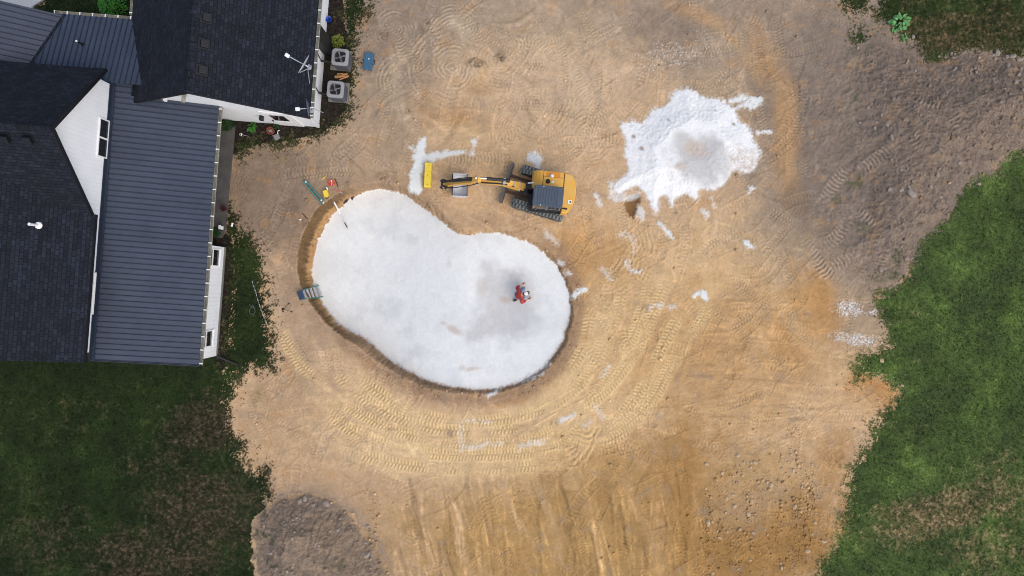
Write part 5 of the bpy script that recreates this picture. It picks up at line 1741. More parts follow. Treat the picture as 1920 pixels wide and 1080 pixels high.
# undercarriage frame
bm = bmesh.new()
box(bm, U_(0, 0, 0.42), (1.0, 1.24, 0.26), rz=rzU, bevel=0.04)
for b0 in (-0.72, 0.72):
    box(bm, U_(0, b0, 0.34), (1.5, 0.16, 0.22), rz=rzU)
cyl(bm, Vector((0, 0, 0.55)), Vector((0, 0, 0.74)), 0.46, 28)
epart("undercarriage", bm, M_RUST)
# dozer blade
bm = bmesh.new()
profile = [(0.00, 0.0), (0.10, 0.02), (0.05, 0.14), (0.045, 0.28), (0.10, 0.44), (0.02, 0.45), (-0.05, 0.30), (-0.05, 0.12)]
prism(bm, [U_(1.68 + a, -0.96, z + 0.02) for a, z in profile], lU * 1.92)
bl = epart("dozer_blade", bm, M_STEEL)
bm = bmesh.new()
for b0 in (-0.34, 0.34):
    prism(bm, [U_(0.45, b0 - 0.06, 0.30), U_(0.45, b0 + 0.06, 0.30), U_(1.68, b0 * 1.15 + 0.06, 0.20), U_(1.68, b0 * 1.15 - 0.06, 0.20)], (0, 0, 0.14))
epart("blade_arm", bm, M_RUST, bl)
bm = bmesh.new()
cyl(bm, U_(0.45, 0, 0.52), U_(1.15, 0, 0.42), 0.06, 12)
cyl(bm, U_(1.15, 0, 0.42), U_(1.64, 0, 0.34), 0.03, 10)
epart("blade_cylinder", bm, M_BLACK, bl)

# upper body: plan outline with the rounded tail
tail = [(-1.10, 0.95), (-1.25, 0.80), (-1.37, 0.55), (-1.44, 0.28), (-1.46, 0.0), (-1.44, -0.28), (-1.38, -0.52), (-1.28, -0.72), (-1.12, -0.84)]
plan = [(0.40, -0.85), (0.44, -0.80), (0.44, -0.10), (-0.80, -0.10), (-0.80, 0.86), (-0.86, 0.95)] + tail


def extr(bm, pl, z0, z1, inset=0.05, rnd=0.07):
    """outline extruded with a rounded shoulder"""
    cx = sum(p[0] for p in pl) / len(pl); cy = sum(p[1] for p in pl) / len(pl)
    levels = [(z0, 0.03), (z0 + 0.04, 0.0), (z1 - rnd, 0.0), (z1 - rnd * .35, inset * .3), (z1, inset)]
    rings = []
    for z, ins_ in levels:
        ring = []
        for a, b in pl:
            d = math.hypot(a - cx, b - cy)
            k = (d - ins_) / d
            ring.append(bm.verts.new(B_(cx + (a - cx) * k, cy + (b - cy) * k, z)))
        rings.append(ring)
    n = len(pl)
    for i in range(len(rings) - 1):
        for k in range(n):
            bm.faces.new((rings[i][k], rings[i][(k + 1) % n], rings[i + 1][(k + 1) % n], rings[i + 1][k]))
    bm.faces.new(rings[-1]); bm.faces.new(rings[0][::-1])


# counterweight and engine hood (tail), right-hand cover, sloping front cover
bm = bmesh.new(); extr(bm, [(-0.88, 0.95)] + tail[:] + [(-0.88, -0.86)], 0.72, 1.58, 0.06, 0.10)
cw_ = epart("counterweight", bm, M_YELLOW, smooth=False)
bm = bmesh.new(); extr(bm, [(0.05, -0.60), (0.05, -0.09), (-0.865, -0.09), (-0.865, -0.60)], 0.74, 1.55, 0.012, 0.03)
hood = epart("engine_hood", bm, M_YELLOW)
bm = bmesh.new(); extr(bm, [(0.05, -0.86), (0.05, -0.612), (-0.865, -0.612), (-0.865, -0.86)], 0.74, 1.52, 0.012, 0.03)
epart("side_panel", bm, M_YELLOW)
bm = bmesh.new()
fc = [(0.065, 0.78), (0.52, 0.78), (0.55, 1.05), (0.48, 1.30), (0.34, 1.46), (0.20, 1.53), (0.065, 1.55)]
prism(bm, [B_(a, -0.86, z) for a, z in fc], lB * 0.77)
epart("front_cover", bm, M_YELLOW)
bm = bmesh.new()
box(bm, B_(-0.38, -0.735, 1.515), (0.62, 0.22, 0.03), rz=rzB, bevel=0.008)
epart("tool_box_lid", bm, mat("orange_yellow_lid", lin(214, 138, 30), rough=0.45, var=0.1), hood)
bm = bmesh.new(); capped(bm, [(0.085, 0), (0.085, 0.03), (0.06, 0.06), (0.02, 0.065)], B_(-0.32, -0.66, 1.545), 16)
epart("filler_cap", bm, M_PVC, hood, True)
bm = bmesh.new(); capped(bm, [(0.10, 0), (0.10, 0.05), (0.05, 0.08)], B_(-0.17, -0.40, 1.55), 16)
epart("exhaust_cap", bm, M_BLACK, hood)
bm = bmesh.new(); box(bm, B_(-0.38, -0.385, 1.556), (0.11, 0.075, 0.012), rz=rzB)
epart("warning_label", bm, M_PVC, hood)
bm = bmesh.new(); box(bm, B_(-1.22, 0.42, 1.587), (0.16, 0.16, 0.012), rz=rzB)
lab = epart("warning_label", bm, M_PVC, cw_)
bm = bmesh.new(); box(bm, B_(-1.245, 0.42, 1.595), (0.07, 0.07, 0.012), rz=rzB)
epart("label_mark", bm, M_BLACK, lab)
bm = bmesh.new(); box(bm, B_(-1.02, 0.74, 1.52), (0.24, 0.09, 0.16), rz=rzB, bevel=0.03)
epart("air_intake", bm, M_BLACK, cw_)
# deck plate under the cab
bm = bmesh.new(); extr(bm, [(0.62, -0.3), (0.62, 0.84), (0.5, 0.92), (-0.86, 0.92), (-0.86, -0.3)], 0.70, 0.86, 0.01, 0.02)
epart("deck", bm, M_BLACK)
# cab
ca0, ca1, cb0, cb1 = -0.83, 0.42, -0.05, 0.82
cabpl = rounded_rect(ca0, ca1, cb0, cb1, 0.10)
bm = bmesh.new()
def ring_at(bm, pl, z, gr=0.0, sh=0.0):
    cx = (ca0 + ca1) / 2; cy = (cb0 + cb1) / 2
    return [bm.verts.new(B_(cx + (a - cx) * (1 + gr) + sh, cy + (b - cy) * (1 + gr), z)) for a, b in pl]
def stack(bm, pl, levels):
    rs = [ring_at(bm, pl, z, g) for z, g in levels]
    n = len(pl)
    for i in range(len(rs) - 1):
        for k in range(n): bm.faces.new((rs[i][k], rs[i][(k + 1) % n], rs[i + 1][(k + 1) % n], rs[i + 1][k]))
    bm.faces.new(rs[0][::-1]); bm.faces.new(rs[-1])
stack(bm, cabpl, [(0.86, 0.04), (1.35, 0.05)])
cab = epart("cab", bm, M_BLACK)
bm = bmesh.new(); stack(bm, cabpl, [(1.352, 0.03), (2.33, -0.03)])
epart("cab_glass", bm, M_GLASS, cab)
bm = bmesh.new()
for a, b in ((ca0 + 0.04, cb0 + 0.04), (ca1 - 0.04, cb0 + 0.04), (ca0 + 0.04, cb1 - 0.02), (ca1 - 0.04, cb1 - 0.02), (ca0 + 0.62, cb1 + 0.005)):
    cyl(bm, B_(a, b, 1.30), B_(a * 0.98, b * 0.98, 2.36), 0.045, 8)
epart("cab_pillar", bm, M_GREYPL, cab)
bm = bmesh.new(); stack(bm, cabpl, [(2.335, 0.0), (2.36, 0.05), (2.42, 0.05), (2.455, 0.0)])
for k in range(8):
    box(bm, B_(0.22 - k * 0.12, 0.385, 2.462), (0.055, 0.70, 0.02), rz=rzB, bevel=0.006, seg=1)
box(bm, B_(0.36, 0.385, 2.44), (0.05, 0.78, 0.05), rz=rzB, bevel=0.012)
cr = epart("cab_roof", bm, M_CABROOF, cab)
bm = bmesh.new()
for a, b in ((0.02, -0.02), (0.1, 0.79)):
    box(bm, B_(a, b, 2.46), (0.035, 0.035, 0.03), rz=rzB)
epart("roof_bolt", bm, M_PVC, cab)
bm = bmesh.new()
box(bm, B_(-0.2, 0.87, 1.85), (1.0, 0.02, 0.03), rz=rzB)
cyl(bm, B_(0.25, 0.88, 1.2), B_(0.25, 0.88, 1.9), 0.015, 6)
epart("grab_rail", bm, M_GREYPL, cab)
bm = bmesh.new()
tube(bm, [B_(0.45, 0.78, 1.9), B_(0.62, 0.86, 1.95), B_(0.62, 0.86, 1.75)], 0.014, 6)
box(bm, B_(0.62, 0.86, 1.7), (0.03, 0.16, 0.24), rz=rzB, bevel=0.01)
epart("mirror", bm, M_BLACK, cab)
# work light and hoses by the boom foot
bm = bmesh.new()
for k in range(5):
    tube(bm, [B_(0.50, -0.05 + .05 * k, 1.0), B_(0.72, 0.02 + .04 * k, 1.42 - .02 * k), B_(0.95, 0.06 + .03 * k, 1.30), B_(1.02, 0.05 + .02 * k, 1.5)], 0.022, 6)
tube(bm, [B_(0.6, 0.3, 0.95), B_(0.95, 0.42, 1.05), B_(1.25, 0.34, 0.75), B_(1.0, 0.1, 0.9)], 0.03, 6)
epart("hydraulic_hose", bm, M_HOSE)
bm = bmesh.new()
cyl(bm, B_(0.46, -0.30, 1.32), B_(0.72, -0.26, 1.36), 0.035, 10)
epart("chrome_rod", bm, M_CHROME)

# boom, stick and bucket lie in one vertical plane
foot = P(982, 353, 1.05) - EX
tip = P(893, 339.5, 2.72) - EX
sx = (Vector((tip.x, tip.y, 0)) - Vector((foot.x, foot.y, 0))); LB_ = sx.length; sx.normalize(); sy = Vector((-sx.y, sx.x, 0))
O2 = Vector((foot.x, foot.y, 0))
Q = lambda s, t, z: O2 + sx * s + sy * t + UZ * z
bm = bmesh.new()
box(bm, Q(-0.05, 0, 0.95), (0.42, 0.36, 0.5), rz=math.atan2(sx.y, sx.x), bevel=0.04)
cyl(bm, Q(0, -0.2, 1.08), Q(0, 0.2, 1.08), 0.10, 14)
cyl(bm, Q(-0.22, 0, 0.70), Q(-0.22, 0, 1.25), 0.12, 14)
epart("swing_post", bm, M_BLACK)


def beam(bm, cl, w, hts, Qf):
    """box beam along a centre line of (s, z) with local depths and half width"""
    n = len(cl); R = []
    for i, (s, z) in enumerate(cl):
        a = cl[max(i - 1, 0)]; b = cl[min(i + 1, n - 1)]
        ts, tz = b[0] - a[0], b[1] - a[1]; L = math.hypot(ts, tz); ns, nz_ = -tz / L, ts / L
        h = hts[i] / 2; ww = w[i] / 2 if isinstance(w, list) else w / 2
        R.append([bm.verts.new(Qf(s + ns * h, ww, z + nz_ * h)), bm.verts.new(Qf(s + ns * h, -ww, z + nz_ * h)),
                  bm.verts.new(Qf(s - ns * h, -ww, z - nz_ * h)), bm.verts.new(Qf(s - ns * h, ww, z - nz_ * h))])
    for i in range(n - 1):
        for k in range(4): bm.faces.new((R[i][k], R[i][(k + 1) % 4], R[i + 1][(k + 1) % 4], R[i + 1][k]))
    bm.faces.new(R[0]); bm.faces.new(R[-1][::-1])


bm = bmesh.new()
bc = [(-0.06, 1.02), (0.25, 1.50), (0.52, 1.95), (0.80, 2.30), (1.10, 2.52), (1.50, 2.64), (LB_ + 0.05, 2.70)]
beam(bm, bc, [0.36, 0.32, 0.27, 0.24, 0.22, 0.21, 0.20], [0.22, 0.30, 0.36, 0.36, 0.32, 0.26, 0.18], Q)
boom = epart("boom", bm, M_YELLOW)
bm = bmesh.new()
for s, z in ((-0.02, 1.05), (0.22, 1.66), (LB_, 2.72)):
    cyl(bm, Q(s, -0.19, z), Q(s, 0.19, z), 0.055, 12)
for s in (0.42, 0.62):
    cyl(bm, Q(s, 0.12, 2.17 + (s - .42) * .75), Q(s, -0.12, 2.17 + (s - .42) * .75), 0.014, 6)
epart("pivot_pin", bm, M_GALV, boom)
bm = bmesh.new()
cyl(bm, Q(0.75, -0.07, 2.66), Q(1.62, -0.07, 2.98), 0.075, 14)
cyl(bm, Q(0.66, -0.07, 2.60), Q(0.76, -0.07, 2.665), 0.09, 12)
cy1 = epart("stick_cylinder", bm, M_HOSE, boom)
bm = bmesh.new()
cyl(bm, Q(1.62, -0.07, 2.98), Q(LB_ + 0.02, -0.07, 3.08), 0.04, 12)
epart("cylinder_rod", bm, M_CHROME, cy1)
bm = bmesh.new()
cyl(bm, Q(0.28, 0.0, 0.80), Q(0.62, 0.0, 1.45), 0.07, 12)
cyl(bm, Q(0.62, 0.0, 1.45), Q(0.82, 0.0, 2.02), 0.035, 10)
epart("boom_cylinder", bm, M_HOSE, boom)
bm = bmesh.new()
for k, t in enumerate((0.07, 0.10)):
    tube(bm, [Q(0.05, t, 1.4), Q(0.45, t + .02, 2.14), Q(0.8, t, 2.52), Q(1.1, t, 2.71), Q(1.6, t, 2.80), Q(LB_, t, 2.85)], 0.018, 6)
epart("hydraulic_hose", bm, M_HOSE, boom)
bm = bmesh.new()
cyl(bm, Q(0.92, -0.14, 2.52), Q(0.92, 0.10, 2.60), 0.04, 8)
box(bm, Q(0.86, -0.02, 2.72), (0.10, 0.26, 0.06), rz=math.atan2(sx.y, sx.x))
epart("hose_clamp", bm, M_GALV, boom)

low = P(836, 347, 0.82) - EX
tp2 = Vector((tip.x, tip.y, 0)); tx = Vector((low.x, low.y, 0)) - tp2; LS = tx.length; tx.normalize(); ty = Vector((-tx.y, tx.x, 0))
Q2 = lambda s, t, z: tp2 + tx * s + ty * t + UZ * z
bm = bmesh.new()
beam(bm, [(-0.16, 3.10), (0.02, 2.85), (0.25, 2.42), (LS * .6, 1.75), (LS, 0.82)], [0.20, 0.20, 0.19, 0.17, 0.15], [0.16, 0.34, 0.36, 0.28, 0.15], Q2)
stick = epart("stick", bm, M_YELLOW)
bm = bmesh.new()
cyl(bm, Q2(0.16, -0.02, 2.95), Q2(LS * .72, -0.02, 2.02), 0.065, 12)
cyl(bm, Q2(LS * .72, -0.02, 2.02), Q2(LS + .06, -0.02, 1.45), 0.035, 10)
epart("bucket_cylinder", bm, M_HOSE, stick)
bm = bmesh.new()
for t in (-0.13, 0.13):
    tube(bm, [Q2(LS - .10, t, 1.10), Q2(LS + .10, t, 1.42), Q2(LS + .22, t * 1.1, 0.95), Q2(LS + .16, t * 1.15, 0.62)], 0.045, 6)
cyl(bm, Q2(LS + .10, -0.17, 1.42), Q2(LS + .10, 0.17, 1.42), 0.05, 10)
cyl(bm, Q2(LS, -0.19, 0.82), Q2(LS, 0.19, 0.82), 0.055, 10)
epart("bucket_link", bm, M_BLACK, stick)
bm = bmesh.new()
for t in (-0.13, 0.13):
    tube(bm, [Q2(-0.1, t, 2.9), Q2(0.35, t * 1.4, 2.35), Q2(LS * .7, t * 1.5, 1.5), Q2(LS - .05, t, 1.1)], 0.02, 6)
epart("hydraulic_hose", bm, M_HOSE, stick)

# smooth-lipped clean-out bucket, mouth up
bc_ = P(863, 348.5, 0.3) - EX
bxd = Vector((0.998, -0.02, 0)).normalized(); byd = Vector((-bxd.y, bxd.x, 0))
K = lambda s, t, z: Vector((bc_.x, bc_.y, 0)) + bxd * s + byd * t + UZ * z
outer = [(0.36, 0.50), (0.34, 0.20), (0.26, 0.07), (0.08, 0.02), (-0.12, 0.04), (-0.28, 0.16), (-0.33, 0.36), (-0.33, 0.58)]
inner_ = [(s * 0.90, 0.03 + z * 0.985) for s, z in outer]
bm = bmesh.new()
BW = 0.50
poly = outer + inner_[::-1]
n = len(outer)
for i in range(n - 1):
    prism(bm, [K(outer[i][0], -BW, outer[i][1]), K(outer[i + 1][0], -BW, outer[i + 1][1]), K(inner_[i + 1][0], -BW, inner_[i + 1][1]), K(inner_[i][0], -BW, inner_[i][1])], byd * 2 * BW)
for t in (-BW - 0.025, BW + 0.001):
    prism(bm, [K(s, t, z) for s, z in outer] , byd * 0.024)
bmesh.ops.remove_doubles(bm, verts=bm.verts, dist=0.0005)
bucket = epart("bucket", bm, M_BUCKET)
bm = bmesh.new()
for t in (-0.15, 0.12):
    prism(bm, [K(-0.33, t, 0.32), K(-0.33, t, 0.62), K(-0.62, t, 0.86), K(-0.70, t, 0.70), K(-0.60, t, 0.50)], byd * 0.03)
box(bm, K(-0.335, 0, 0.60), (0.05, 0.98, 0.05), rz=math.atan2(bxd.y, bxd.x))
epart("bucket_ear", bm, M_BLACK, bucket)
bm = bmesh.new()
box(bm, K(0.34, 0, 0.51), (0.06, 1.03, 0.03), rz=math.atan2(bxd.y, bxd.x))
epart("cutting_edge", bm, M_STEEL, bucket)

# ------------------------------------------------------------------ yellow block by the bucket
p0, p1 = on_ground(804.5, 309), on_ground(802.5, 350)
mid = (p0 + p1) / 2; L = (p1 - p0).length + 0.12
rz = math.atan2((p1 - p0).y, (p1 - p0).x)
yb = empty("yellow_crate", Vector((mid.x, mid.y, height_at(mid.x, mid.y))), "long narrow yellow plastic crate lying left of the excavator bucket", "crate", rz=rz)
bm = bmesh.new(); box(bm, (0, 0, 0.17), (L, 0.32, 0.33), bevel=0.03)
obj("crate_body", bm, M_YELLOWP, yb)
bm = bmesh.new()
box(bm, (-L * 0.31, 0, 0.345), (L * 0.36, 0.30, 0.03), bevel=0.012)
obj("lid", bm, M_YELLOWP, yb)
bm = bmesh.new()
box(bm, (L * 0.185, 0, 0.345), (L * 0.60, 0.30, 0.03), bevel=0.012)
ld = obj("lid", bm, M_YELLOWP, yb)
bm = bmesh.new()
for s in (-0.38, 0.02, 0.4): cyl(bm, (L * s, 0, 0.355), (L * s, 0, 0.366), 0.022, 8)
obj("rivet", bm, M_RUST, yb)

# ------------------------------------------------------------------ air conditioners on their pads
def make_ac():
    t = empty("air_conditioner", (0, 0, 0), "x", "air conditioner", "air conditioners by the house wall")
    pl = rounded_rect(-0.37, 0.37, -0.37, 0.37, 0.13, 5)
    n = len(pl)
    def rg(bm, z, k): return [bm.verts.new((a * k, b * k, z)) for a, b in pl]
    bm = bmesh.new()
    lv = [(0.0, 0.97), (0.03, 1.0)]
    z = 0.05
    while z < 0.72:
        lv += [(z, 1.0), (z + 0.018, 0.955), (z + 0.03, 0.955)]
        z += 0.042
    lv += [(0.74, 0.98)]
    rs = [rg(bm, *l) for l in lv]
    for i in range(len(rs) - 1):
        for k in range(n): bm.faces.new((rs[i][k], rs[i][(k + 1) % n], rs[i + 1][(k + 1) % n], rs[i + 1][k]))
    bm.faces.new(rs[0][::-1]); bm.faces.new(rs[-1])
    obj("louvred_body", bm, M_ACDARK, t)
    bm = bmesh.new()
    m = 24
    o0 = [bm.verts.new((a * 1.03, b * 1.03, 0.745)) for a, b in pl]
    o1 = [bm.verts.new((a * 1.03, b * 1.03, 0.80)) for a, b in pl]
    o2 = [bm.verts.new((a * 0.98, b * 0.98, 0.83)) for a, b in pl]
    c0 = [bm.verts.new((0.27 * math.cos(2 * math.pi * k / n), 0.27 * math.sin(2 * math.pi * k / n), 0.845)) for k in range(n)]
    c1 = [bm.verts.new((0.255 * math.cos(2 * math.pi * k / n), 0.255 * math.sin(2 * math.pi * k / n), 0.76)) for k in range(n)]
    s0 = 0
    ang = [math.atan2(b, a) for a, b in pl]
    c0 = [bm.verts.new((0.30 * math.cos(a), 0.30 * math.sin(a), 0.845)) for a in ang]
    c1 = [bm.verts.new((0.285 * math.cos(a), 0.285 * math.sin(a), 0.76)) for a in ang]
    for A, Bq in ((o0, o1), (o1, o2), (o2, c0), (c0, c1)):
        for k in range(n): bm.faces.new((A[k], A[(k + 1) % n], Bq[(k + 1) % n], Bq[k]))
    for v in [v for v in bm.verts if not v.link_faces]: bm.verts.remove(v)
    obj("top_cover", bm, M_ACGREY, t)
    bm = bmesh.new(); capped(bm, [(0.28, 0.747), (0.28, 0.752)], (0, 0, 0), 20)
    obj("fan_well", bm, M_BLACK, t)
    bm = bmesh.new()
    for k in range(4):
        a = k * math.pi / 2 + 0.3
        prism(bm, [(0.05 * math.cos(a), 0.05 * math.sin(a), 0.775), (0.25 * math.cos(a - .16), 0.25 * math.sin(a - .16), 0.762), (0.255 * math.cos(a + .2), 0.255 * math.sin(a + .2), 0.792), (0.06 * math.cos(a + .5), 0.06 * math.sin(a + .5), 0.785)], (0, 0, 0.006))
    capped(bm, [(0.07, 0.765), (0.07, 0.81), (0.04, 0.825)], (0, 0, 0), 14)
    obj("fan", bm, M_GREYPL, t)
    bm = bmesh.new()
    for r_ in (0.10, 0.15, 0.20, 0.245):
        zz = 0.865 - (r_ - .1) * 0.1
        for k in range(28):
            a0 = 2 * math.pi * k / 28; a1 = 2 * math.pi * (k + 1) / 28
            tube(bm, [(r_ * math.cos(a0), r_ * math.sin(a0), zz), (r_ * math.cos(a1), r_ * math.sin(a1), zz)], 0.004, 4, False)
    for k in range(8):
        a0 = 2 * math.pi * k / 8
        tube(bm, [(0.02 * math.cos(a0), 0.02 * math.sin(a0), 0.872), (0.262 * math.cos(a0), 0.262 * math.sin(a0), 0.846)], 0.004, 4)
    obj("fan_guard", bm, M_BLACK, t)
    bm = bmesh.new()
    tube(bm, [(-0.36, -0.18, 0.28), (-0.55, -0.14, 0.30), (-0.85, -0.13, 0.46)], 0.03, 8)
    tube(bm, [(-0.36, -0.24, 0.22), (-0.6, -0.22, 0.2), (-0.85, -0.16, 0.44)], 0.016, 6)
    obj("refrigerant_line", bm, M_HOSE, t)
    return t


def make_pad():
    bm = bmesh.new(); box(bm, (0, 0, 0.05), (0.93, 0.93, 0.12), bevel=0.015)
    o = obj("concrete_pad", bm, M_CONC)
    return o
acs = []
ac = None; pad = None
for i, (top, padc, l1, l2) in enumerate((((637.5, 106.5), (639, 113), "grey air conditioner nearer the black chase, north of the wood scraps", "concrete pad under the air conditioner nearer the black chase"),
                                ((628.5, 167), (635, 172.5), "grey air conditioner nearer the house corner, south of the wood scraps", "concrete pad under the air conditioner nearer the house corner"))):
    o = make_ac() if i == 0 else copy_tree(ac)
    p_ = make_pad() if i == 0 else copy_tree(pad)
    if i == 0: ac, pad = o, p_
    q_ = P(top[0], top[1], 0.95)
    zg = height_at(q_.x, q_.y)
    o.location = (q_.x, q_.y, zg + 0.11); o.rotation_euler = (0, 0, TH - 0.02)
    o["label"] = l1
    pp = P(padc[0], padc[1], 0.12)
    p_.location = (pp.x, pp.y, zg); p_.rotation_euler = (0, 0, TH)
    tag(p_, l2, "concrete pad", "pads under the air conditioners")

# ------------------------------------------------------------------ satellite dishes on the shingle roof
def roofz(p): u, v = UV(p); return A_e.z(u, v)


def dish(name, c, normal, R, depth, feed, mast_foot, strut, mat_, label, sx_=1.0):
    base = Vector((mast_foot.x, mast_foot.y, mast_foot.z))
    t = empty(name, base, label, "satellite dish", "satellite dishes on the shingle roof")
    nrm = Vector(normal).normalized()
    q = nrm.to_track_quat('Z', 'Y').to_matrix().to_4x4()
    bm = bmesh.new()
    prof = [(0.001, 0.0)] + [(R * k / 6, depth * (k / 6) ** 2) for k in range(1, 7)]
    back = [(r_, z - 0.018) for r_, z in prof[::-1]]
    S_ = Matrix.Diagonal((sx_, 1, 1, 1))
    lathe(bm, prof + [(R, depth - 0.018)] + back[1:], c, 28, (q @ S_).to_3x3())
    obj("reflector", bm, mat_, t, world=True, smooth=True)
    bm = bmesh.new()
    d = (feed - (c - Vector((0, 0, R * 0.8)))).normalized()
    a0 = c - (q.to_3x3() @ Vector((0, R * 0.75, 0))) * 0.25
    tube(bm, [a0, feed], 0.022, 8)
    arm = obj("feed_arm", bm, M_GALV, t, world=True)
    bm = bmesh.new()
    M = nrm.to_track_quat('Z', 'Y').to_matrix().to_4x4()
    box(bm, feed, (0.15, 0.11, 0.19), M=M, bevel=0.03)
    obj("feed_horn", bm, M_WHITE, arm, world=True)
    bm = bmesh.new()
    mb = c - nrm * 0.16
    tube(bm, [base, Vector((mb.x, mb.y, c.z - 0.02)), mb + nrm * 0.12], 0.032, 8)
    capped(bm, [(0.12, -0.03), (0.12, 0.02)], base, 12)
    obj("mast", bm, M_GALV, t, world=True)
    bm = bmesh.new()
    for a, b in strut: tube(bm, [a, b], 0.015, 6)
    obj("strut", bm, M_GALV, t, world=True)
    return t


def roofpt(px, py, dz=0.0):
    u, v = A_e.at(px, py)
    w_ = W(u, v, A_e.z(u, v)); w_.z += dz
    return w_
c1 = P(571, 121, 4.35); f1 = P(538.5, 104, 4.55)
mf = roofpt(579, 126)
dish("satellite_dish", c1, (-0.84, 0.50, 0.40), 0.43, 0.05, f1, mf, [(roofpt(580.5, 157), P(577, 129, 4.1)), (roofpt(584, 122), P(577, 127, 4.1)), (P(562, 136, 4.1), P(577, 129, 4.05))], M_DISH, "pale grey satellite dish higher up the shingle roof, its long arm pointing left")
c2 = P(579.5, 202, 4.0); f2 = P(558, 204.5, 4.1)
mf2 = roofpt(584, 207)
dish("satellite_dish", c2, (-0.97, -0.12, 0.20), 0.36, 0.07, f2, mf2, [(P(586, 203, 3.5), P(606, 211, 2.6)), (roofpt(580, 212), P(582, 204, 3.8))], M_DISHDARK, "dark slate satellite dish at the shingle roof corner, with a short arm")

# ------------------------------------------------------------------ small things lying about
def at_ground(px, py):
    p = on_ground(px, py)
    return Vector((p.x, p.y, height_at(p.x, p.y)))


# blue tool case
p = at_ground(692, 117)
t = empty("tool_case", p, "flat blue plastic tool case lying on bare soil beside the grass strip", "tool case", rz=math.radians(-8))
bm = bmesh.new(); box(bm, (0, 0, 0.09), (0.40, 0.80, 0.16), bevel=0.03)
obj("case_body", bm, M_BLUECASE, t)
bm = bmesh.new(); box(bm, (0, 0, 0.185), (0.41, 0.81, 0.03), bevel=0.012)
for k in (-0.12, 0.0, 0.12): box(bm, (k, 0.0, 0.203), (0.05, 0.62, 0.012), bevel=0.004)
obj("lid", bm, M_BLUECASE, t)
bm = bmesh.new(); tube(bm, [(0.20, -0.12, 0.1), (0.27, -0.10, 0.1), (0.27, 0.10, 0.1), (0.20, 0.12, 0.1)], 0.018, 6)
obj("handle", bm, M_BLACK, t)
bm = bmesh.new(); box(bm, (0.02, 0.1, 0.212), (0.05, 0.05, 0.012))
obj("latch", bm, M_WHITE, t)
bm = bmesh.new(); box(bm, (-0.02, -0.41, 0.12), (0.06, 0.02, 0.06))
obj("latch", bm, M_GALV, t)

# blue bucket against the wall
p = at_ground(618.5, 40)
t = empty("bucket", p, "bright blue plastic bucket standing in the mulch against the white wall", "bucket")
bm = bmesh.new(); lathe(bm, [(0.001, 0.01), (0.10, 0.01), (0.13, 0.26), (0.14, 0.27), (0.14, 0.285), (0.122, 0.285), (0.095, 0.03), (0.001, 0.03)], (0, 0, 0), 20)
obj("pail", bm, M_BLUE, t, smooth=True)
bm = bmesh.new(); tube(bm, [(0.135 * math.cos(a), 0.135 * math.sin(a) * 1.0, 0.27 + 0.02 * math.sin(a)) for a in [math.pi * k / 10 for k in range(11)]], 0.006, 5)
obj("handle", bm, M_GALV, t)

# wood scraps between the air conditioners: each stick its own
sticks = [((632, 139), (652, 139)), ((629, 143), (653, 144)), ((630, 147), (655, 143)), ((628, 146), (651, 141)), ((637, 151), (653, 145)), ((634, 144), (654, 146)), ((640, 140), (652, 142))]
for i, (a, b) in enumerate(sticks):
    pa, pb = at_ground(*a), at_ground(*b)
    c = (pa + pb) / 2; L = (pb - pa).length
    bm = bmesh.new(); box(bm, (0, 0, 0.02), (L, 0.055, 0.035), bevel=0.004, seg=1)
    o = centred("wood_offcut", bm, M_WOOD, (c.x, c.y, max(pa.z, pb.z) + 0.03 * i * 0.7), math.atan2((pb - pa).y, (pb - pa).x))
    tag(o, "raw pine offcut in the loose heap between the air conditioners", "wood offcut", "pine offcuts between the air conditioners")


# plants
def leaf_cloud(n, rx, ry, h, size, seed, droop=0.3, dens=1.0):
    bm = bmesh.new(); r = random.Random(seed)
    for i in range(n):
        a = r.uniform(0, 2 * math.pi); q_ = math.sqrt(r.random()); z = r.random()
        rad = q_ * (1 - 0.45 * z ** 2)
        c = Vector((rx * rad * math.cos(a), ry * rad * math.sin(a), h * (0.12 + 0.88 * z) * (1 - 0.3 * q_)))
        L = size * r.uniform(0.6, 1.3); Wd = L * r.uniform(0.28, 0.42)
        d = Vector((math.cos(a + r.uniform(-.8, .8)), math.sin(a + r.uniform(-.8, .8)), r.uniform(-droop, 0.5))).normalized()
        s = d.cross(Vector((r.uniform(-.4, .4), r.uniform(-.4, .4), 1))).normalized()
        up = s.cross(d)
        v = [bm.verts.new(c), bm.verts.new(c + d * L * .45 + s * Wd + up * L * .06), bm.verts.new(c + d * L - up * L * .1), bm.verts.new(c + d * L * .45 - s * Wd + up * L * .06)]
        bm.faces.new(v)
    return bm


def plant(name, px, py, label, cat, rx, ry, h, n, size, m, seed, stems=6, group=None):
    p = at_ground(px, py)
    t = empty(name, p, label, cat, group)
    obj("foliage", leaf_cloud(n, rx, ry, h, size, seed), m, t)
    bm = bmesh.new(); r = random.Random(seed + 1)
    for i in range(stems):
        a = r.uniform(0, 6.28)
        tube(bm, [(0, 0, -0.03), (rx * .3 * math.cos(a), ry * .3 * math.sin(a), h * .45), (rx * .7 * math.cos(a), ry * .7 * math.sin(a), h * .8)], [0.014, 0.010, 0.004], 5)
    obj("stems", bm, M_STEM, t)
    return t


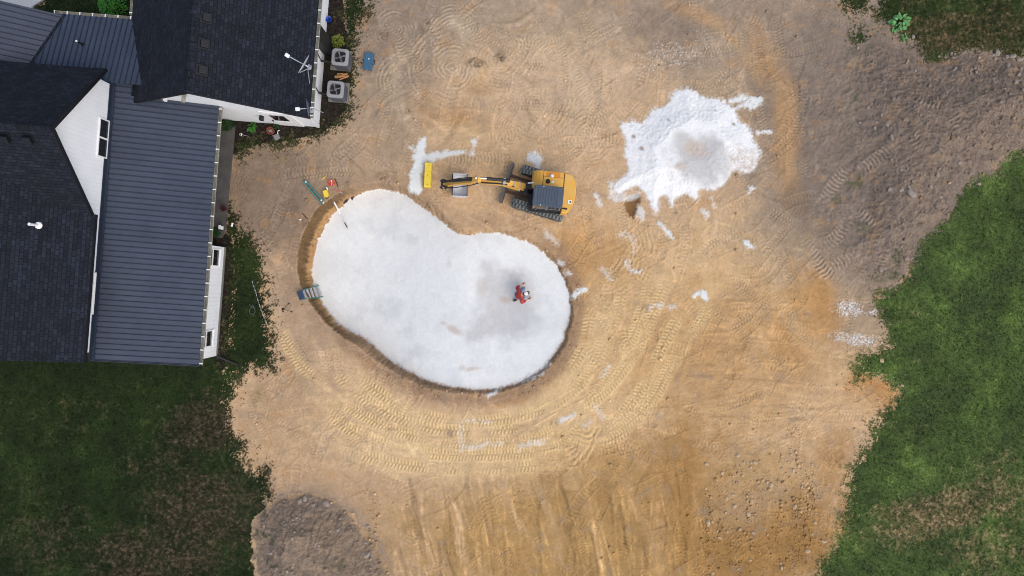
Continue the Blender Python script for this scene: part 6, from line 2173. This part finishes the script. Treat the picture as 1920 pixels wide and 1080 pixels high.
plant("shrub", 216, 13, "bright green bushy shrub in the courtyard corner behind the gutter", "shrub", 0.62, 0.62, 0.9, 900, 0.10, M_LEAF, 1, 10)
plant("garden_plant", 634.5, 79, "yellow-green clump of plant in the mulch north of the air conditioners", "plant", 0.28, 0.30, 0.42, 260, 0.10, M_LEAFY, 2)
plant("garden_plant", 473, 238, "bright lime-green leafy plant in the mulch below the white gable wall", "plant", 0.16, 0.18, 0.22, 26, 0.17, M_LEAF, 3, 4)
plant("garden_plant", 519.5, 236.5, "small dull green plant against the gable wall beside the terracotta pot", "plant", 0.16, 0.12, 0.25, 60, 0.09, M_LEAFD, 4, 4)
plant("shrub", 427, 236, "dark green rounded shrub beside the gutter corner of the patio", "shrub", 0.34, 0.24, 0.42, 320, 0.09, M_LEAFD, 5, 8)
plant("shrub", 405, 437, "dark green shrub at the north corner of the sunroom", "shrub", 0.22, 0.22, 0.5, 220, 0.09, M_LEAFD, 6, 6)
plant("weed", 1684, 43, "pale green broad-leaved weed growing at the edge of the upper right lawn", "weed", 0.40, 0.36, 0.4, 70, 0.20, M_LEAFW, 7, 8)
plant("weed", 1695, 71, "small pale green weed just below the broad-leaved one", "weed", 0.12, 0.14, 0.15, 16, 0.13, M_LEAFW, 8, 3)

# terracotta pot and grey tray, garden stake light
p = at_ground(510, 247)
t = empty("plant_pot", p, "terracotta plant pot with pale rubble inside, below the gable wall", "plant pot")
bm = bmesh.new(); lathe(bm, [(0.001, 0.0), (0.13, 0.0), (0.17, 0.22), (0.18, 0.22), (0.18, 0.26), (0.150, 0.26), (0.14, 0.2), (0.001, 0.18)], (0, 0, 0), 22)
obj("pot", bm, M_TERRA, t, smooth=False)
bm = bmesh.new()
for k in range(9):
    box(bm, (random.uniform(-.08, .08), random.uniform(-.08, .08), 0.21), (0.07, 0.05, 0.05), rz=random.uniform(0, 3), bevel=0.012, seg=1)
obj("rubble", bm, M_GREYPL, t)
p = at_ground(519, 256)
t = empty("scoop", p, "grey plastic scoop lying beside the terracotta pot", "scoop", rz=math.radians(20))
bm = bmesh.new()
prism(bm, [(-0.11, -0.16, 0.02), (0.11, -0.16, 0.02), (0.13, 0.10, 0.03), (-0.13, 0.10, 0.03)], (0, 0, 0.02))
for s in (-1, 1): prism(bm, [(0.12 * s, -0.16, 0.04), (0.14 * s, 0.10, 0.05), (0.14 * s, 0.10, 0.11), (0.12 * s, -0.16, 0.07)], (0.012 * s, 0, 0))
obj("scoop_blade", bm, M_GREYPL, t)
bm = bmesh.new(); tube(bm, [(0.08, 0.08, 0.06), (0.17, 0.22, 0.07), (0.24, 0.21, 0.06)], 0.016, 6)
obj("handle", bm, M_PVC, t)
p = at_ground(455, 253)
t = empty("garden_light", p, "white solar stake light toppled over in the dark mulch", "garden light", rz=math.radians(-14))
bm = bmesh.new(); tube(bm, [(-0.02, 0, 0.04), (0.3, 0, 0.02)], [0.014, 0.006], 6)
obj("stake", bm, M_GALV, t)
bm = bmesh.new(); box(bm, (-0.07, 0, 0.05), (0.11, 0.11, 0.06), bevel=0.015)
hd = obj("lamp_head", bm, M_WHITE, t)
bm = bmesh.new(); box(bm, (-0.07, 0, 0.083), (0.06, 0.06, 0.006))
obj("solar_panel", bm, M_GLASS, hd)
# things by the sunroom
p = at_ground(418, 428)
t = empty("storage_box", Vector((p.x, p.y, 0.10)), "small black and white box standing at the south end of the patio slab", "box", rz=TH)
bm = bmesh.new(); box(bm, (0, 0, 0.16), (0.16, 0.22, 0.32), bevel=0.02)
obj("box_body", bm, M_BLACK, t)
bm = bmesh.new(); box(bm, (0.03, 0.02, 0.325), (0.12, 0.2, 0.012), bevel=0.004); box(bm, (0.085, 0.0, 0.18), (0.012, 0.16, 0.26))
obj("front_panel", bm, M_WHITE, t)
p = at_ground(423, 392)
t = empty("plant_pot", Vector((p.x, p.y, 0.10)), "small dark maroon pot on the patio slab", "plant pot")
bm = bmesh.new(); lathe(bm, [(0.001, 0.0), (0.09, 0.0), (0.12, 0.2), (0.125, 0.22), (0.105, 0.22), (0.09, 0.17), (0.001, 0.16)], (0, 0, 0), 18)
obj("pot", bm, mat("maroon_glaze", lin(70, 34, 38), rough=0.5), t)
bm = leaf_cloud(24, 0.1, 0.1, 0.12, 0.08, 77); bmesh.ops.translate(bm, verts=bm.verts, vec=(0, 0, 0.16))
obj("foliage", bm, mat("dark_red_leaves", lin(74, 36, 40), rough=0.7), t)
pa, pb = at_ground(437, 418), at_ground(434.5, 425)
bm = bmesh.new(); d_ = (pb - pa); L = d_.length
tube(bm, [(-L / 2, 0, 0.04), (L / 2, 0, 0.04)], 0.045, 10)
c = (pa + pb) / 2
tag(centred("pipe_offcut", bm, M_PVC, c, math.atan2(d_.y, d_.x)), "short white pipe offcut lying in the grass right of the patio slab", "pipe")
# downpipe extension at the sunroom corner
pa, pb = at_ground(408, 667), at_ground(447, 684)
c = (pa + pb) / 2; d_ = pb - pa; L = d_.length
bm = bmesh.new()
prev = [(-L / 2 + L * k / 40, 0, 0.07) for k in range(41)]
tube(bm, prev, [0.062 if k % 2 else 0.050 for k in range(41)], 10)
tag(centred("drain_hose", bm, M_BLACK, c, math.atan2(d_.y, d_.x)), "black corrugated drain hose lying at the sunroom's south corner", "drain hose")
# white dashed cord along the grass edge
pts = [(473.5, 526), (475, 534), (478, 541), (481, 550), (483, 559), (486, 568), (489, 578), (493, 588), (498, 600), (504, 612)]
w0 = at_ground(488, 570)
bm = bmesh.new(); pp = [at_ground(*q_) + Vector((0, 0, 0.05)) - w0 for q_ in pts]
for a, b in zip(pp[:-1], pp[1:]):
    tube(bm, [a + (b - a) * .0, a + (b - a) * 1.0], 0.006, 5)
    tube(bm, [a + (b - a) * .2 + Vector((0, 0, .004)), a + (b - a) * .55 + Vector((0, 0, .004))], 0.020, 6)
tag(centred("marker_cord", bm, M_DISH, w0), "white knotted cord lying along the grass edge left of the pit", "cord")
w0 = at_ground(474, 583)
bm = bmesh.new()
lp = [(0.13 * math.cos(a) + .0, 0.16 * math.sin(a), 0.06) for a in [2 * math.pi * k / 20 for k in range(21)]]
tube(bm, lp, 0.006, 5, False)
tube(bm, [(0.1, 0.12, 0.06), (0.02, 0.30, 0.07), (-0.06, 0.18, 0.06), (-0.16, 0.34, 0.06)], 0.009, 5)
tag(centred("wire_coil", bm, M_GREYPL, w0), "thin pale wire coil lying in the grass beside the white cord", "wire")

# black surveying tripod on the soil
p = at_ground(537, 579)
t = empty("tripod", p, "small black tripod with a dark instrument head standing left of the pit", "tripod")
for (fx, fy) in ((542, 569), (547, 584.5), (531, 584)):
    f = at_ground(fx, fy) - p
    bm = bmesh.new(); tube(bm, [(0, 0, 0.42), f * 0.55 + Vector((0, 0, 0.2)), f + Vector((0, 0, 0.0))], [0.012, 0.010, 0.008], 6)
    lg = obj("leg", bm, M_BLACK, t)
    bm = bmesh.new(); capped(bm, [(0.035, 0.0), (0.035, 0.03), (0.015, 0.06)], f + Vector((0, 0, -0.01)), 10)
    obj("foot", bm, M_BLACK, lg)
bm = bmesh.new(); capped(bm, [(0.04, 0.40), (0.06, 0.43), (0.06, 0.52), (0.035, 0.55)], (0, 0, 0), 14)
obj("instrument_head", bm, M_BLACK, t)

# step ladder standing in the pit against the wall
t0 = at_ground(563, 553); b_in = on_ground(601, 546)
lad_base = Vector((b_in.x, b_in.y, height_at(b_in.x, b_in.y)))
t = empty("step_ladder", lad_base, "teal fibreglass step ladder with aluminium treads leaning down into the pit", "ladder")
top = P(564.5, 553.5, 0.25)
dirv = (top - lad_base); L = dirv.length; dirv.normalize()
side = dirv.cross(Vector((0, 0, 1))).normalized()
upn = side.cross(dirv).normalized()
lw0, lw1 = 0.27, 0.17
def LP(s, tt, z=0.0):
    return dirv * (L * s) + side * tt * (lw0 + (lw1 - lw0) * s) + upn * z
for s in (-1, 1):
    bm = bmesh.new()
    prism(bm, [LP(-0.02, s, -0.04), LP(-0.02, s, 0.04), LP(1.0, s, 0.04), LP(1.0, s, -0.04)], side * 0.045 * s)
    obj("rail", bm, M_TEAL, t)
for k in range(5):
    s = 0.10 + k * 0.185
    bm = bmesh.new()
    a, b = LP(s, -1, 0.03), LP(s, 1, 0.03)
    fw = Vector((dirv.x, dirv.y, 0)).normalized()
    prism(bm, [a - fw * 0.055, a + fw * 0.055, b + fw * 0.055, b - fw * 0.055], (0, 0, 0.03))
    obj("tread", bm, M_ALU, t)
bm = bmesh.new()
a = LP(1.0, 0, 0.02)
box(bm, a + Vector((-0.02, 0, 0.02)), (0.26, 0.42, 0.07), rz=math.atan2(dirv.y, dirv.x), bevel=0.02)
for s in (-1, 1): box(bm, a + side * s * 0.12 + Vector((0, 0, 0.06)), (0.05, 0.05, 0.01), rz=0.2)
obj("top_cap", bm, mat("dark_blue_cap", lin(44, 62, 84), rough=0.5), t)
for s in (-1, 1):
    bm = bmesh.new()
    f0 = LP(0.97, s * .9, -0.03); f1 = LP(0.42, s * 1.0, 0) ; f1 = Vector((f1.x, f1.y, -0.0)) + Vector((dirv.x, dirv.y, 0)).normalized() * 0.05
    tube(bm, [f0, f1], 0.022, 6)
    obj("rear_leg", bm, M_TEAL, t)

# teal extension ladder folded on the soil
pa, pb = at_ground(570, 338), at_ground(616.5, 386)
c = (pa + pb) / 2; d_ = pb - pa; L = d_.length
t = empty("folded_ladder", Vector((c.x, c.y, max(pa.z, pb.z))), "teal folded step ladder lying on edge on the soil above the pit", "ladder", rz=math.atan2(d_.y, d_.x))
for k, (yy, zz) in enumerate(((-0.05, 0.05), (0.06, 0.05))):
    bm = bmesh.new(); prism(bm, [(-L / 2 + .04 * k, yy - 0.025, zz - .04), (L / 2 - .1 * k, yy * 1.5 - 0.025, zz - .04), (L / 2 - .1 * k, yy * 1.5 + 0.025, zz - .04), (-L / 2 + .04 * k, yy + 0.025, zz - .04)], (0, 0, 0.09))
    obj("rail", bm, M_TEAL, t)
for k in range(5):
    bm = bmesh.new(); x = -L * .36 + k * L * .17
    box(bm, (x, 0.0, 0.07), (0.03, 0.10, 0.05))
    obj("rung", bm, M_TEAL, t)
for x, z in ((-L * .40, 0.11), (L * .39, 0.11), (L * .49, 0.08)):
    bm = bmesh.new(); box(bm, (x, 0.03, z), (0.07, 0.06, 0.05), bevel=0.01)
    obj("foot", bm, M_WHITE, t)
# yellow tool box, red hand tools, levelling pole, small bits above the pit edge
p = at_ground(613, 364)
t = empty("toolbox", p, "square bright yellow toolbox beside the folded ladder", "toolbox", rz=math.radians(-72))
bm = bmesh.new(); box(bm, (0, 0, 0.11), (0.30, 0.20, 0.20), bevel=0.02)
obj("box_body", bm, M_YELLOWP, t)
bm = bmesh.new(); box(bm, (0, 0, 0.225), (0.31, 0.21, 0.03), bevel=0.01)
obj("lid", bm, M_YELLOWP, t)
bm = bmesh.new(); tube(bm, [(0.14, -0.07, 0.12), (0.22, -0.06, 0.12), (0.22, 0.06, 0.12), (0.14, 0.07, 0.12)], 0.016, 6)
obj("handle", bm, M_BLACK, t)
p = at_ground(622, 343)
t = empty("extension_cord", p, "tangled red extension cord heaped on the soil above the toolbox", "extension cord")
bm = bmesh.new(); r = random.Random(3)
for k in range(7):
    cx, cy = r.uniform(-.05, .05), r.uniform(-.05, .05); R_ = r.uniform(0.06, 0.13); ph = r.uniform(0, 6.28); el = r.uniform(.5, 1)
    tube(bm, [(cx + R_ * math.cos(a + ph), cy + R_ * el * math.sin(a + ph) * 1.2, 0.03 + 0.018 * k + 0.01 * math.sin(3 * a)) for a in [2 * math.pi * q_ / 16 for q_ in range(15)]], 0.015, 6)
obj("cord", bm, M_RED, t)
bm = bmesh.new(); tube(bm, [(-0.02, 0.10, 0.1), (0.05, 0.0, 0.15), (0.02, -0.10, 0.1)], 0.012, 6); box(bm, (0.02, 0.08, 0.13), (0.05, 0.08, 0.04), rz=.5, bevel=.01)
obj("plug", bm, M_PVC, t)
pa = on_ground(612.5, 351); pb = on_ground(653, 430)
pa.z = height_at(pa.x, pa.y) + 0.06; pb.z = height_at(pb.x, pb.y) + 0.04
t = empty("measuring_staff", pa, "long white measuring staff sloping from the soil down onto the pit floor", "measuring staff")
pm_ = P(632, 389.5, 0.10)
d_ = pb - pa
bm = bmesh.new(); tube(bm, [(0, 0, 0), d_ * 0.63], 0.032, 8)
st_ = obj("staff", bm, M_PVC, t)
bm = bmesh.new(); tube(bm, [d_ * 0.63, d_], 0.022, 8)
obj("staff_section", bm, M_GALV, t)
bm = bmesh.new(); tube(bm, [d_ * 0.83, d_ * 0.95], 0.026, 8)
obj("grip", bm, M_BLACK, t)
pa, pb = at_ground(605, 336), at_ground(610, 331.5)
c = (pa + pb) / 2; d_ = pb - pa
bm = bmesh.new(); box(bm, (0, 0, 0.02), (d_.length + .02, 0.045, 0.03), bevel=0.008); box(bm, (0.05, 0, 0.038), (0.03, 0.03, 0.008))
tag(centred("spirit_level", bm, M_YELLOWP, c, math.atan2(d_.y, d_.x)), "tiny yellow spirit level lying on the soil left of the red cord", "spirit level")
pa, pb = at_ground(628.5, 335.5), at_ground(635, 352)
c = (pa + pb) / 2; d_ = pb - pa
bm = bmesh.new(); tube(bm, [(-d_.length / 2, 0, 0.03), (d_.length * .3, 0, 0.03), (d_.length / 2, 0, 0.03)], [0.022, 0.022, 0.004], 6)
tag(centred("stake", bm, M_RUST, c, math.atan2(d_.y, d_.x)), "rusty brown stake lying between the red cord and the pit edge", "stake")
p = at_ground(636, 358.5)
t = empty("hand_tool", p, "small red handled tool at the very edge of the pit", "hand tool", rz=math.radians(-35))
bm = bmesh.new(); box(bm, (0, 0, 0.035), (0.13, 0.05, 0.05), bevel=0.02)
obj("grip", bm, M_RED, t)
bm = bmesh.new(); prism(bm, [(0.06, -0.02, 0.03), (0.06, 0.02, 0.03), (0.22, 0.008, 0.03), (0.22, -0.008, 0.03)], (0, 0, 0.006))
obj("blade", bm, M_GALV, t)
for (px, py, sz, rz_, lab) in ((648.5, 378, 0.13, 0.6, "dark lump resting on the white floor edge below the measuring staff"), (661, 370.5, 0.10, 1.4, "dark lump with a short tail on the white floor right of the other one")):
    p = at_ground(px, py)
    bm = rock_base(int(px), 2, 0.7)
    for v in bm.verts: v.co = Vector((v.co.x * sz * 1.2, v.co.y * sz * .7, v.co.z * sz * .7 + sz * .3))
    o = centred("dirt_lump", bm, M_BOOT, p, rz_)
    tag(o, lab, "dirt lump", "dark lumps at the pit edge")
p = at_ground(563.5, 412)
bm = rock_base(77, 2, .8)
for v in bm.verts: v.co = v.co * 0.05 + Vector((0, 0, .03))
tag(centred("stone", bm, M_PVC, p), "small white round stone left of the pit rim", "stone")
pa, pb = at_ground(567, 400), at_ground(577, 411)
c = (pa + pb) / 2; d_ = pb - pa
bm = bmesh.new(); tube(bm, [(-d_.length / 2, 0, 0.03), (d_.length / 2, 0, 0.03)], 0.02, 6)
tag(centred("stake", bm, M_RUST, c, math.atan2(d_.y, d_.x)), "short brown stake lying on the soil left of the pit rim", "stake")

# ------------------------------------------------------------------ stones that can be counted
M_STONE = mat("pale_sandstone", lin(186, 162, 130), rough=0.95, var=0.12, scale=9)
M_STONEG = mat("grey_field_stone", lin(148, 136, 124), rough=0.95, var=0.14, scale=9)
stone_me = {}
for mk, m in (("pale", M_STONE), ("grey", M_STONEG)):
    for k in range(5):
        bm = rock_base(100 + k, 2, 0.55)
        o = obj("stone", bm, m)
        stone_me[(mk, k)] = o.data
        bpy.data.objects.remove(o)
sr = random.Random(21)


def stones(coords, mk, label, group, cat="stone"):
    for (px, py, s) in coords:
        p = at_ground(px, py)
        o = bpy.data.objects.new("stone", stone_me[(mk, sr.randrange(5))])
        SC.collection.objects.link(o)
        o.location = (p.x, p.y, p.z + s * 0.002)
        o.scale = (s / 40 * .5 * sr.uniform(.85, 1.15), s / 40 * .5 * sr.uniform(.8, 1.1), s / 40 * .5)
        o.rotation_euler = (0, 0, sr.uniform(0, 6.28))
        tag(o, label, cat, group)


def scatter(poly, n, lo, hi):
    out = []
    xs = [q_[0] for q_ in poly]; ys = [q_[1] for q_ in poly]
    while len(out) < n:
        x, y = sr.uniform(min(xs), max(xs)), sr.uniform(min(ys), max(ys))
        if float(sdf(poly, np.array([x]), np.array([y]))[0]) > 0:
            out.append((x, y, min(hi, lo * sr.paretovariate(2.2))))
    return out


stones([(1327, 981, 13)], "pale", "largest pale stone in the lower right dirt, at its left edge", None)
stones([(1544, 1015, 10)], "pale", "flat pale stone by the lower lawn edge, at the dirt's lower right", None)
stones([(1514, 1033, 8), (1530, 962, 6), (1438, 904, 8), (1487, 882, 8), (1466, 878, 6), (1417, 868, 7), (1383, 854, 8), (1354, 887, 8), (1377, 949, 8), (1403, 964, 10), (1387, 992, 7), (1362, 935, 7), (1409, 930, 6), (1502, 880, 5), (1528, 980, 8), (1513, 928, 6), (1336, 1075, 7)]
       + scatter([(1320, 860), (1500, 830), (1540, 900), (1530, 1020), (1480, 1078), (1330, 1078)], 46, 3.4, 8), "pale", "pale stone among the clods of the churned lower right dirt", "pale stones in the lower right dirt")
stones([(1708, 362, 18)], "grey", "largest grey stone on the topsoil bank, near its middle", None)
stones([(1690, 356, 9), (1696, 340, 6), (1668, 355, 10), (1745, 350, 8), (1716, 398, 8), (1690, 318, 7), (1640, 240, 8), (1612, 230, 7), (1790, 130, 10), (1830, 136, 7), (1700, 118, 6), (1712, 340, 7), (1835, 345, 9), (1700, 505, 8), (1651, 505, 9), (1710, 484, 6)]
       + scatter([(1560, 200), (1700, 120), (1900, 120), (1900, 260), (1780, 360), (1700, 480), (1640, 420), (1600, 300)], 60, 3.2, 9), "grey", "grey stone strewn over the churned topsoil bank", "grey stones on the topsoil bank")
stones([(1862, 104, 8), (1870, 100, 10), (1888, 107, 10), (1898, 106, 12), (1912, 112, 11), (1916, 128, 8), (1890, 124, 9), (1910, 140, 10), (1904, 154, 12), (1784, 100, 7), (1790, 102, 6), (1788, 108, 5), (1760, 106, 5), (1712, 69, 7)], "grey", "pale boulder at the lawn edge of the upper right bank", "boulders along the upper right lawn edge", "boulder")
stones([(662, 963, 9)], "pale", "round tan stone on bare soil at the topsoil heap's upper right edge", None)
stones([(612, 944, 14), (572, 936, 12), (562, 940, 9), (528, 930, 8), (688, 1040, 12), (690, 986, 7), (550, 1057, 10), (520, 1066, 8), (556, 972, 8)]
       + scatter([(490, 960), (600, 930), (690, 1000), (715, 1070), (490, 1076)], 40, 3.0, 7), "grey", "grey stone on the rounded topsoil heap", "stones on the topsoil heap")
stones([(1652, 642, 9), (1570, 722, 6), (1653, 676, 7), (1692, 723, 6), (1602, 804, 6), (1780, 343, 7), (1626, 840, 5), (1612, 868, 5)], "pale", "pale stone along the right lawn's dirt edge", "stones along the right lawn edge")

# ------------------------------------------------------------------ the person working on the pit floor
def skin_mesh(name, verts, edges, radii, root=0, lvl=2):
    me = bpy.data.meshes.new(name)
    me.from_pydata(verts, edges, [])
    o = bpy.data.objects.new(name, me)
    SC.collection.objects.link(o)
    mo = o.modifiers.new("Skin", 'SKIN')
    mo.branch_smoothing = 0.6
    if not me.skin_vertices:
        bpy.context.view_layer.objects.active = o
        bpy.ops.mesh.customdata_skin_add()
    for i, r_ in enumerate(radii):
        sv = me.skin_vertices[0].data[i]
        sv.radius = (r_, r_) if not isinstance(r_, tuple) else r_
        sv.use_root = (i == root)
    ms = o.modifiers.new("Subdivision", 'SUBSURF'); ms.levels = lvl; ms.render_levels = lvl
    dg = bpy.context.evaluated_depsgraph_get()
    ev = o.evaluated_get(dg)
    nm = bpy.data.meshes.new_from_object(ev)
    nm.polygons.foreach_set("use_smooth", [True] * len(nm.polygons))
    bpy.data.objects.remove(o)
    nm.name = name
    return nm


def mesh_obj(name, me, m, parent):
    me.materials.clear(); me.materials.append(m)
    o = bpy.data.objects.new(name, me); SC.collection.objects.link(o); o.parent = parent
    return o


pc = on_ground(974, 553)
pc.z = height_at(pc.x, pc.y)
pc = Vector((pc.x, pc.y, pc.z))
man = empty("person", pc, "person in a red shirt and blue jeans crouching to trowel the white pit floor", "person", rz=math.radians(20))
man.scale = (1.08, 1.08, 1.08)
ps, ed, rd = [], [], []


def V_(p, r_, par=None):
    ps.append(p); rd.append(r_)
    if par is not None: ed.append((par, len(ps) - 1))
    return len(ps) - 1


pel = V_((-0.12, 0, 0.42), 0.15)
sp1 = V_((-0.09, 0, 0.58), 0.15, pel); sp2 = V_((-0.03, 0, 0.74), 0.16, sp1); ch = V_((0.03, 0, 0.88), 0.155, sp2)
nk = V_((0.13, 0, 0.95), 0.055, ch); h0 = V_((0.20, -0.01, 1.00), 0.075, nk); h1 = V_((0.27, -0.02, 1.03), 0.092, h0); h2 = V_((0.33, -0.02, 1.03), 0.07, h1)
L_sh = V_((0.03, 0.22, 0.88), 0.085, ch); L_el = V_((-0.01, 0.34, 0.62), 0.048, L_sh); L_wr = V_((0.26, 0.40, 0.46), 0.030, L_el)
R_sh = V_((0.03, -0.22, 0.88), 0.085, ch); R_el = V_((-0.02, -0.34, 0.60), 0.048, R_sh); R_wr = V_((0.27, -0.30, 0.22), 0.030, R_el)
L_pm = V_((0.33, 0.415, 0.43), 0.036, L_wr); R_pm = V_((0.34, -0.295, 0.17), 0.036, R_wr)
for (base, sg, zz) in ((L_pm, 1, -0.03), (R_pm, -1, -0.05)):
    bx, by, bz = ps[base]
    for k in range(4):
        off_ = (k - 1.5) * 0.020
        ln = (0.070, 0.082, 0.078, 0.060)[k]
        a_ = V_((bx + 0.035, by + off_, bz + zz * .3), 0.010, base)
        b_ = V_((bx + 0.035 + ln * .55, by + off_ * 1.15, bz + zz * .7), 0.009, a_)
        V_((bx + 0.035 + ln * .9, by + off_ * 1.2, bz + zz * 1.6), 0.0075, b_)
    t1 = V_((bx + 0.01, by - sg * 0.038, bz + zz * .4), 0.011, base)
    V_((bx + 0.045, by - sg * 0.055, bz + zz * 1.0), 0.009, t1)
L_hp = V_((-0.12, 0.10, 0.42), 0.10, pel); L_kn = V_((0.26, 0.19, 0.50), 0.068, L_hp); L_an = V_((0.19, 0.19, 0.10), 0.045, L_kn); L_to = V_((0.36, 0.21, 0.05), 0.042, L_an)
R_hp = V_((-0.12, -0.10, 0.42), 0.10, pel); R_kn = V_((0.18, -0.15, 0.10), 0.068, R_hp); R_an = V_((-0.22, -0.15, 0.09), 0.045, R_kn); R_to = V_((-0.36, -0.15, 0.05), 0.042, R_an)
rb = [r_ * (0.5 if j in (pel, sp1, sp2, ch, L_sh, R_sh, L_hp, R_hp, L_kn, R_kn) else 1.0) for j, r_ in enumerate(rd)]
body = mesh_obj("body", skin_mesh("body", ps, ed, rb), M_SKIN, man)


def garment(name, idx, pairs, grow, m, lvl=2, cut=None):
    mp = {j: k for k, j in enumerate(idx)}
    vs = [ps[j] for j in idx]; rr = [tuple(x + grow for x in rd[j]) if isinstance(rd[j], tuple) else rd[j] + grow for j in idx]
    es = [(mp[a], mp[b]) for a, b in pairs]
    if cut:
        for (a, b, f) in cut:
            va, vb = Vector(ps[a]), Vector(ps[b]); vs.append(tuple(va.lerp(vb, f)))
            ra = rd[a] if not isinstance(rd[a], tuple) else rd[a][0]; rb = rd[b] if not isinstance(rd[b], tuple) else rd[b][0]
            rr.append(ra + (rb - ra) * f + grow * 1.2); es.append((mp[a], len(vs) - 1))
    return mesh_obj(name, skin_mesh(name, vs, es, rr, 0, lvl), m, man)


garment("shirt", [sp1, sp2, ch, L_sh, L_el, R_sh, R_el], [(sp1, sp2), (sp2, ch), (ch, L_sh), (L_sh, L_el), (ch, R_sh), (R_sh, R_el)], 0.026, M_SHIRT, 2, [(L_el, L_wr, 0.55), (R_el, R_wr, 0.62), (ch, nk, 0.55)])
garment("jeans", [pel, L_hp, L_kn, R_hp, R_kn], [(pel, L_hp), (L_hp, L_kn), (pel, R_hp), (R_hp, R_kn)], 0.018, M_JEANS, 2, [(L_kn, L_an, 0.85), (R_kn, R_an, 0.85), (pel, sp1, 0.6)])
for (an, to) in ((L_an, L_to), (R_an, R_to)):
    a, b = Vector(ps[an]), Vector(ps[to])
    me = skin_mesh("boot", [tuple(a + Vector((0, 0, .06))), tuple(a - Vector((0.02, 0, .02))), tuple(b), ], [(0, 1), (1, 2)], [0.056, 0.056, 0.050], 1, 2)
    mesh_obj("boot", me, M_BOOT, man)
for wr, pm_i in ((L_wr, L_pm), (R_wr, R_pm)):
    a, b = Vector(ps[wr]), Vector(ps[pm_i])
    me = skin_mesh("glove", [tuple(a.lerp(b, .35)), tuple(b), tuple(b + (b - a) * 0.45)], [(0, 1), (1, 2)], [0.040, 0.044, 0.036], 0, 2)
    mesh_obj("glove", me, M_GLOVE, man)
bm = bmesh.new()
hc = Vector((0.265, -0.02, 1.06))
Mh = rot_m(0, 0.35, 0)
capped(bm, [(0.092, -0.01), (0.092, 0.03), (0.076, 0.065), (0.045, 0.082), (0.01, 0.087)], hc, 18, Mh.to_3x3())
capb = obj("cap", bm, M_CAP, man, smooth=True)
bm = bmesh.new()
pr_ = [(0.09, -0.075, -0.005), (0.15, -0.07, -0.012), (0.19, -0.03, -0.016), (0.19, 0.03, -0.016), (0.15, 0.07, -0.012), (0.09, 0.075, -0.005)]
prism(bm, [hc + Mh.to_3x3() @ Vector(q_) for q_ in pr_], (0, 0, 0.012))
obj("cap_brim", bm, M_BOOT, capb)
# face
bm = bmesh.new()
for s in (-1, 1):
    capped(bm, [(0.002, -0.008), (0.011, -0.004), (0.011, 0.004), (0.002, 0.008)], Vector((0.405, -0.02 + s * 0.032, 1.035)), 8)
obj("eyes", bm, M_BLACK, man)
bm = bmesh.new(); tube(bm, [(0.385, -0.02, 1.04), (0.425, -0.02, 1.01), (0.395, -0.02, 0.995)], [0.010, 0.016, 0.008], 8)
obj("nose", bm, M_SKIN, man, smooth=True)
bm = bmesh.new(); tube(bm, [(0.375, -0.045, 0.972), (0.388, -0.02, 0.970), (0.375, 0.005, 0.972)], 0.006, 6)
obj("mouth", bm, M_TERRA, man)
bm = bmesh.new()
for s in (-1, 1): tube(bm, [(0.27, -0.02 + s * 0.092, 1.04), (0.265, -0.02 + s * 0.102, 1.02), (0.275, -0.02 + s * 0.094, 0.995)], [0.012, 0.016, 0.008], 6)
obj("ears", bm, M_SKIN, man, smooth=True)
bm = bmesh.new(); capped(bm, [(0.098, -0.07), (0.104, -0.02), (0.106, 0.0)], hc + Vector((-0.02, 0, -0.015)), 16, Mh.to_3x3())
obj("hair", bm, M_STEM, man, smooth=True)
# trowel in the right hand
hp = Matrix.Rotation(math.radians(20), 4, 'Z') @ Vector((0.40, -0.30, 0.0))
tw_ = empty("trowel", pc + Vector((hp.x, hp.y, 0.0)), "white finishing trowel held flat on the floor in the person's gloved hand", "trowel", rz=math.radians(20))
bm = bmesh.new(); box(bm, (0.06, 0, 0.045), (0.28, 0.11, 0.008), bevel=0.003, seg=1)
obj("blade", bm, M_PVC, tw_)
bm = bmesh.new(); tube(bm, [(0.02, 0, 0.05), (0.0, 0, 0.10), (-0.02, 0, 0.115)], 0.008, 6); tube(bm, [(-0.03, 0, 0.115), (0.10, 0, 0.115)], 0.016, 8)
obj("handle", bm, M_WOOD, tw_)


# ------------------------------------------------------------------ parts that are several loose pieces become one object each
def split_loose(o, name=None):
    bm = bmesh.new(); bm.from_mesh(o.data)
    left = set(bm.verts); comps = []
    while left:
        st = [left.pop()]; comp = set(st)
        while st:
            v = st.pop()
            for e in v.link_edges:
                w_ = e.other_vert(v)
                if w_ in left:
                    left.discard(w_); comp.add(w_); st.append(w_)
        comps.append({v.index for v in comp})
    bm.free()
    if name: o.name = name
    if len(comps) < 2: return
    src = o.data
    for k, cs in enumerate(comps):
        b2 = bmesh.new(); b2.from_mesh(src); b2.verts.ensure_lookup_table()
        bmesh.ops.delete(b2, geom=[v for v in b2.verts if v.index not in cs], context='VERTS')
        me = src.copy(); b2.to_mesh(me); b2.free()
        if k == 0: o.data = me
        else:
            n_ = o.copy(); n_.data = me
            SC.collection.objects.link(n_)
            n_.parent = o.parent


SPLIT = {"wall": None, "roof_trim": None, "roller": None, "pivot_pin": None, "roof_bolt": None, "cab_pillar": None, "blade_arm": None, "rivet": None, "eyes": "eye", "ears": "ear",
         "bucket_ear": None, "corner_board": None, "rake_trim": None, "rake_board": None, "strut": None, "hydraulic_hose": None, "grab_rail": None, "refrigerant_line": None}
for o in [o for o in SC.objects if o.type == 'MESH' and o.parent is not None]:
    b_ = o.name.split('.')[0]
    if b_ in SPLIT and o.data.users == 1: split_loose(o, SPLIT[b_])
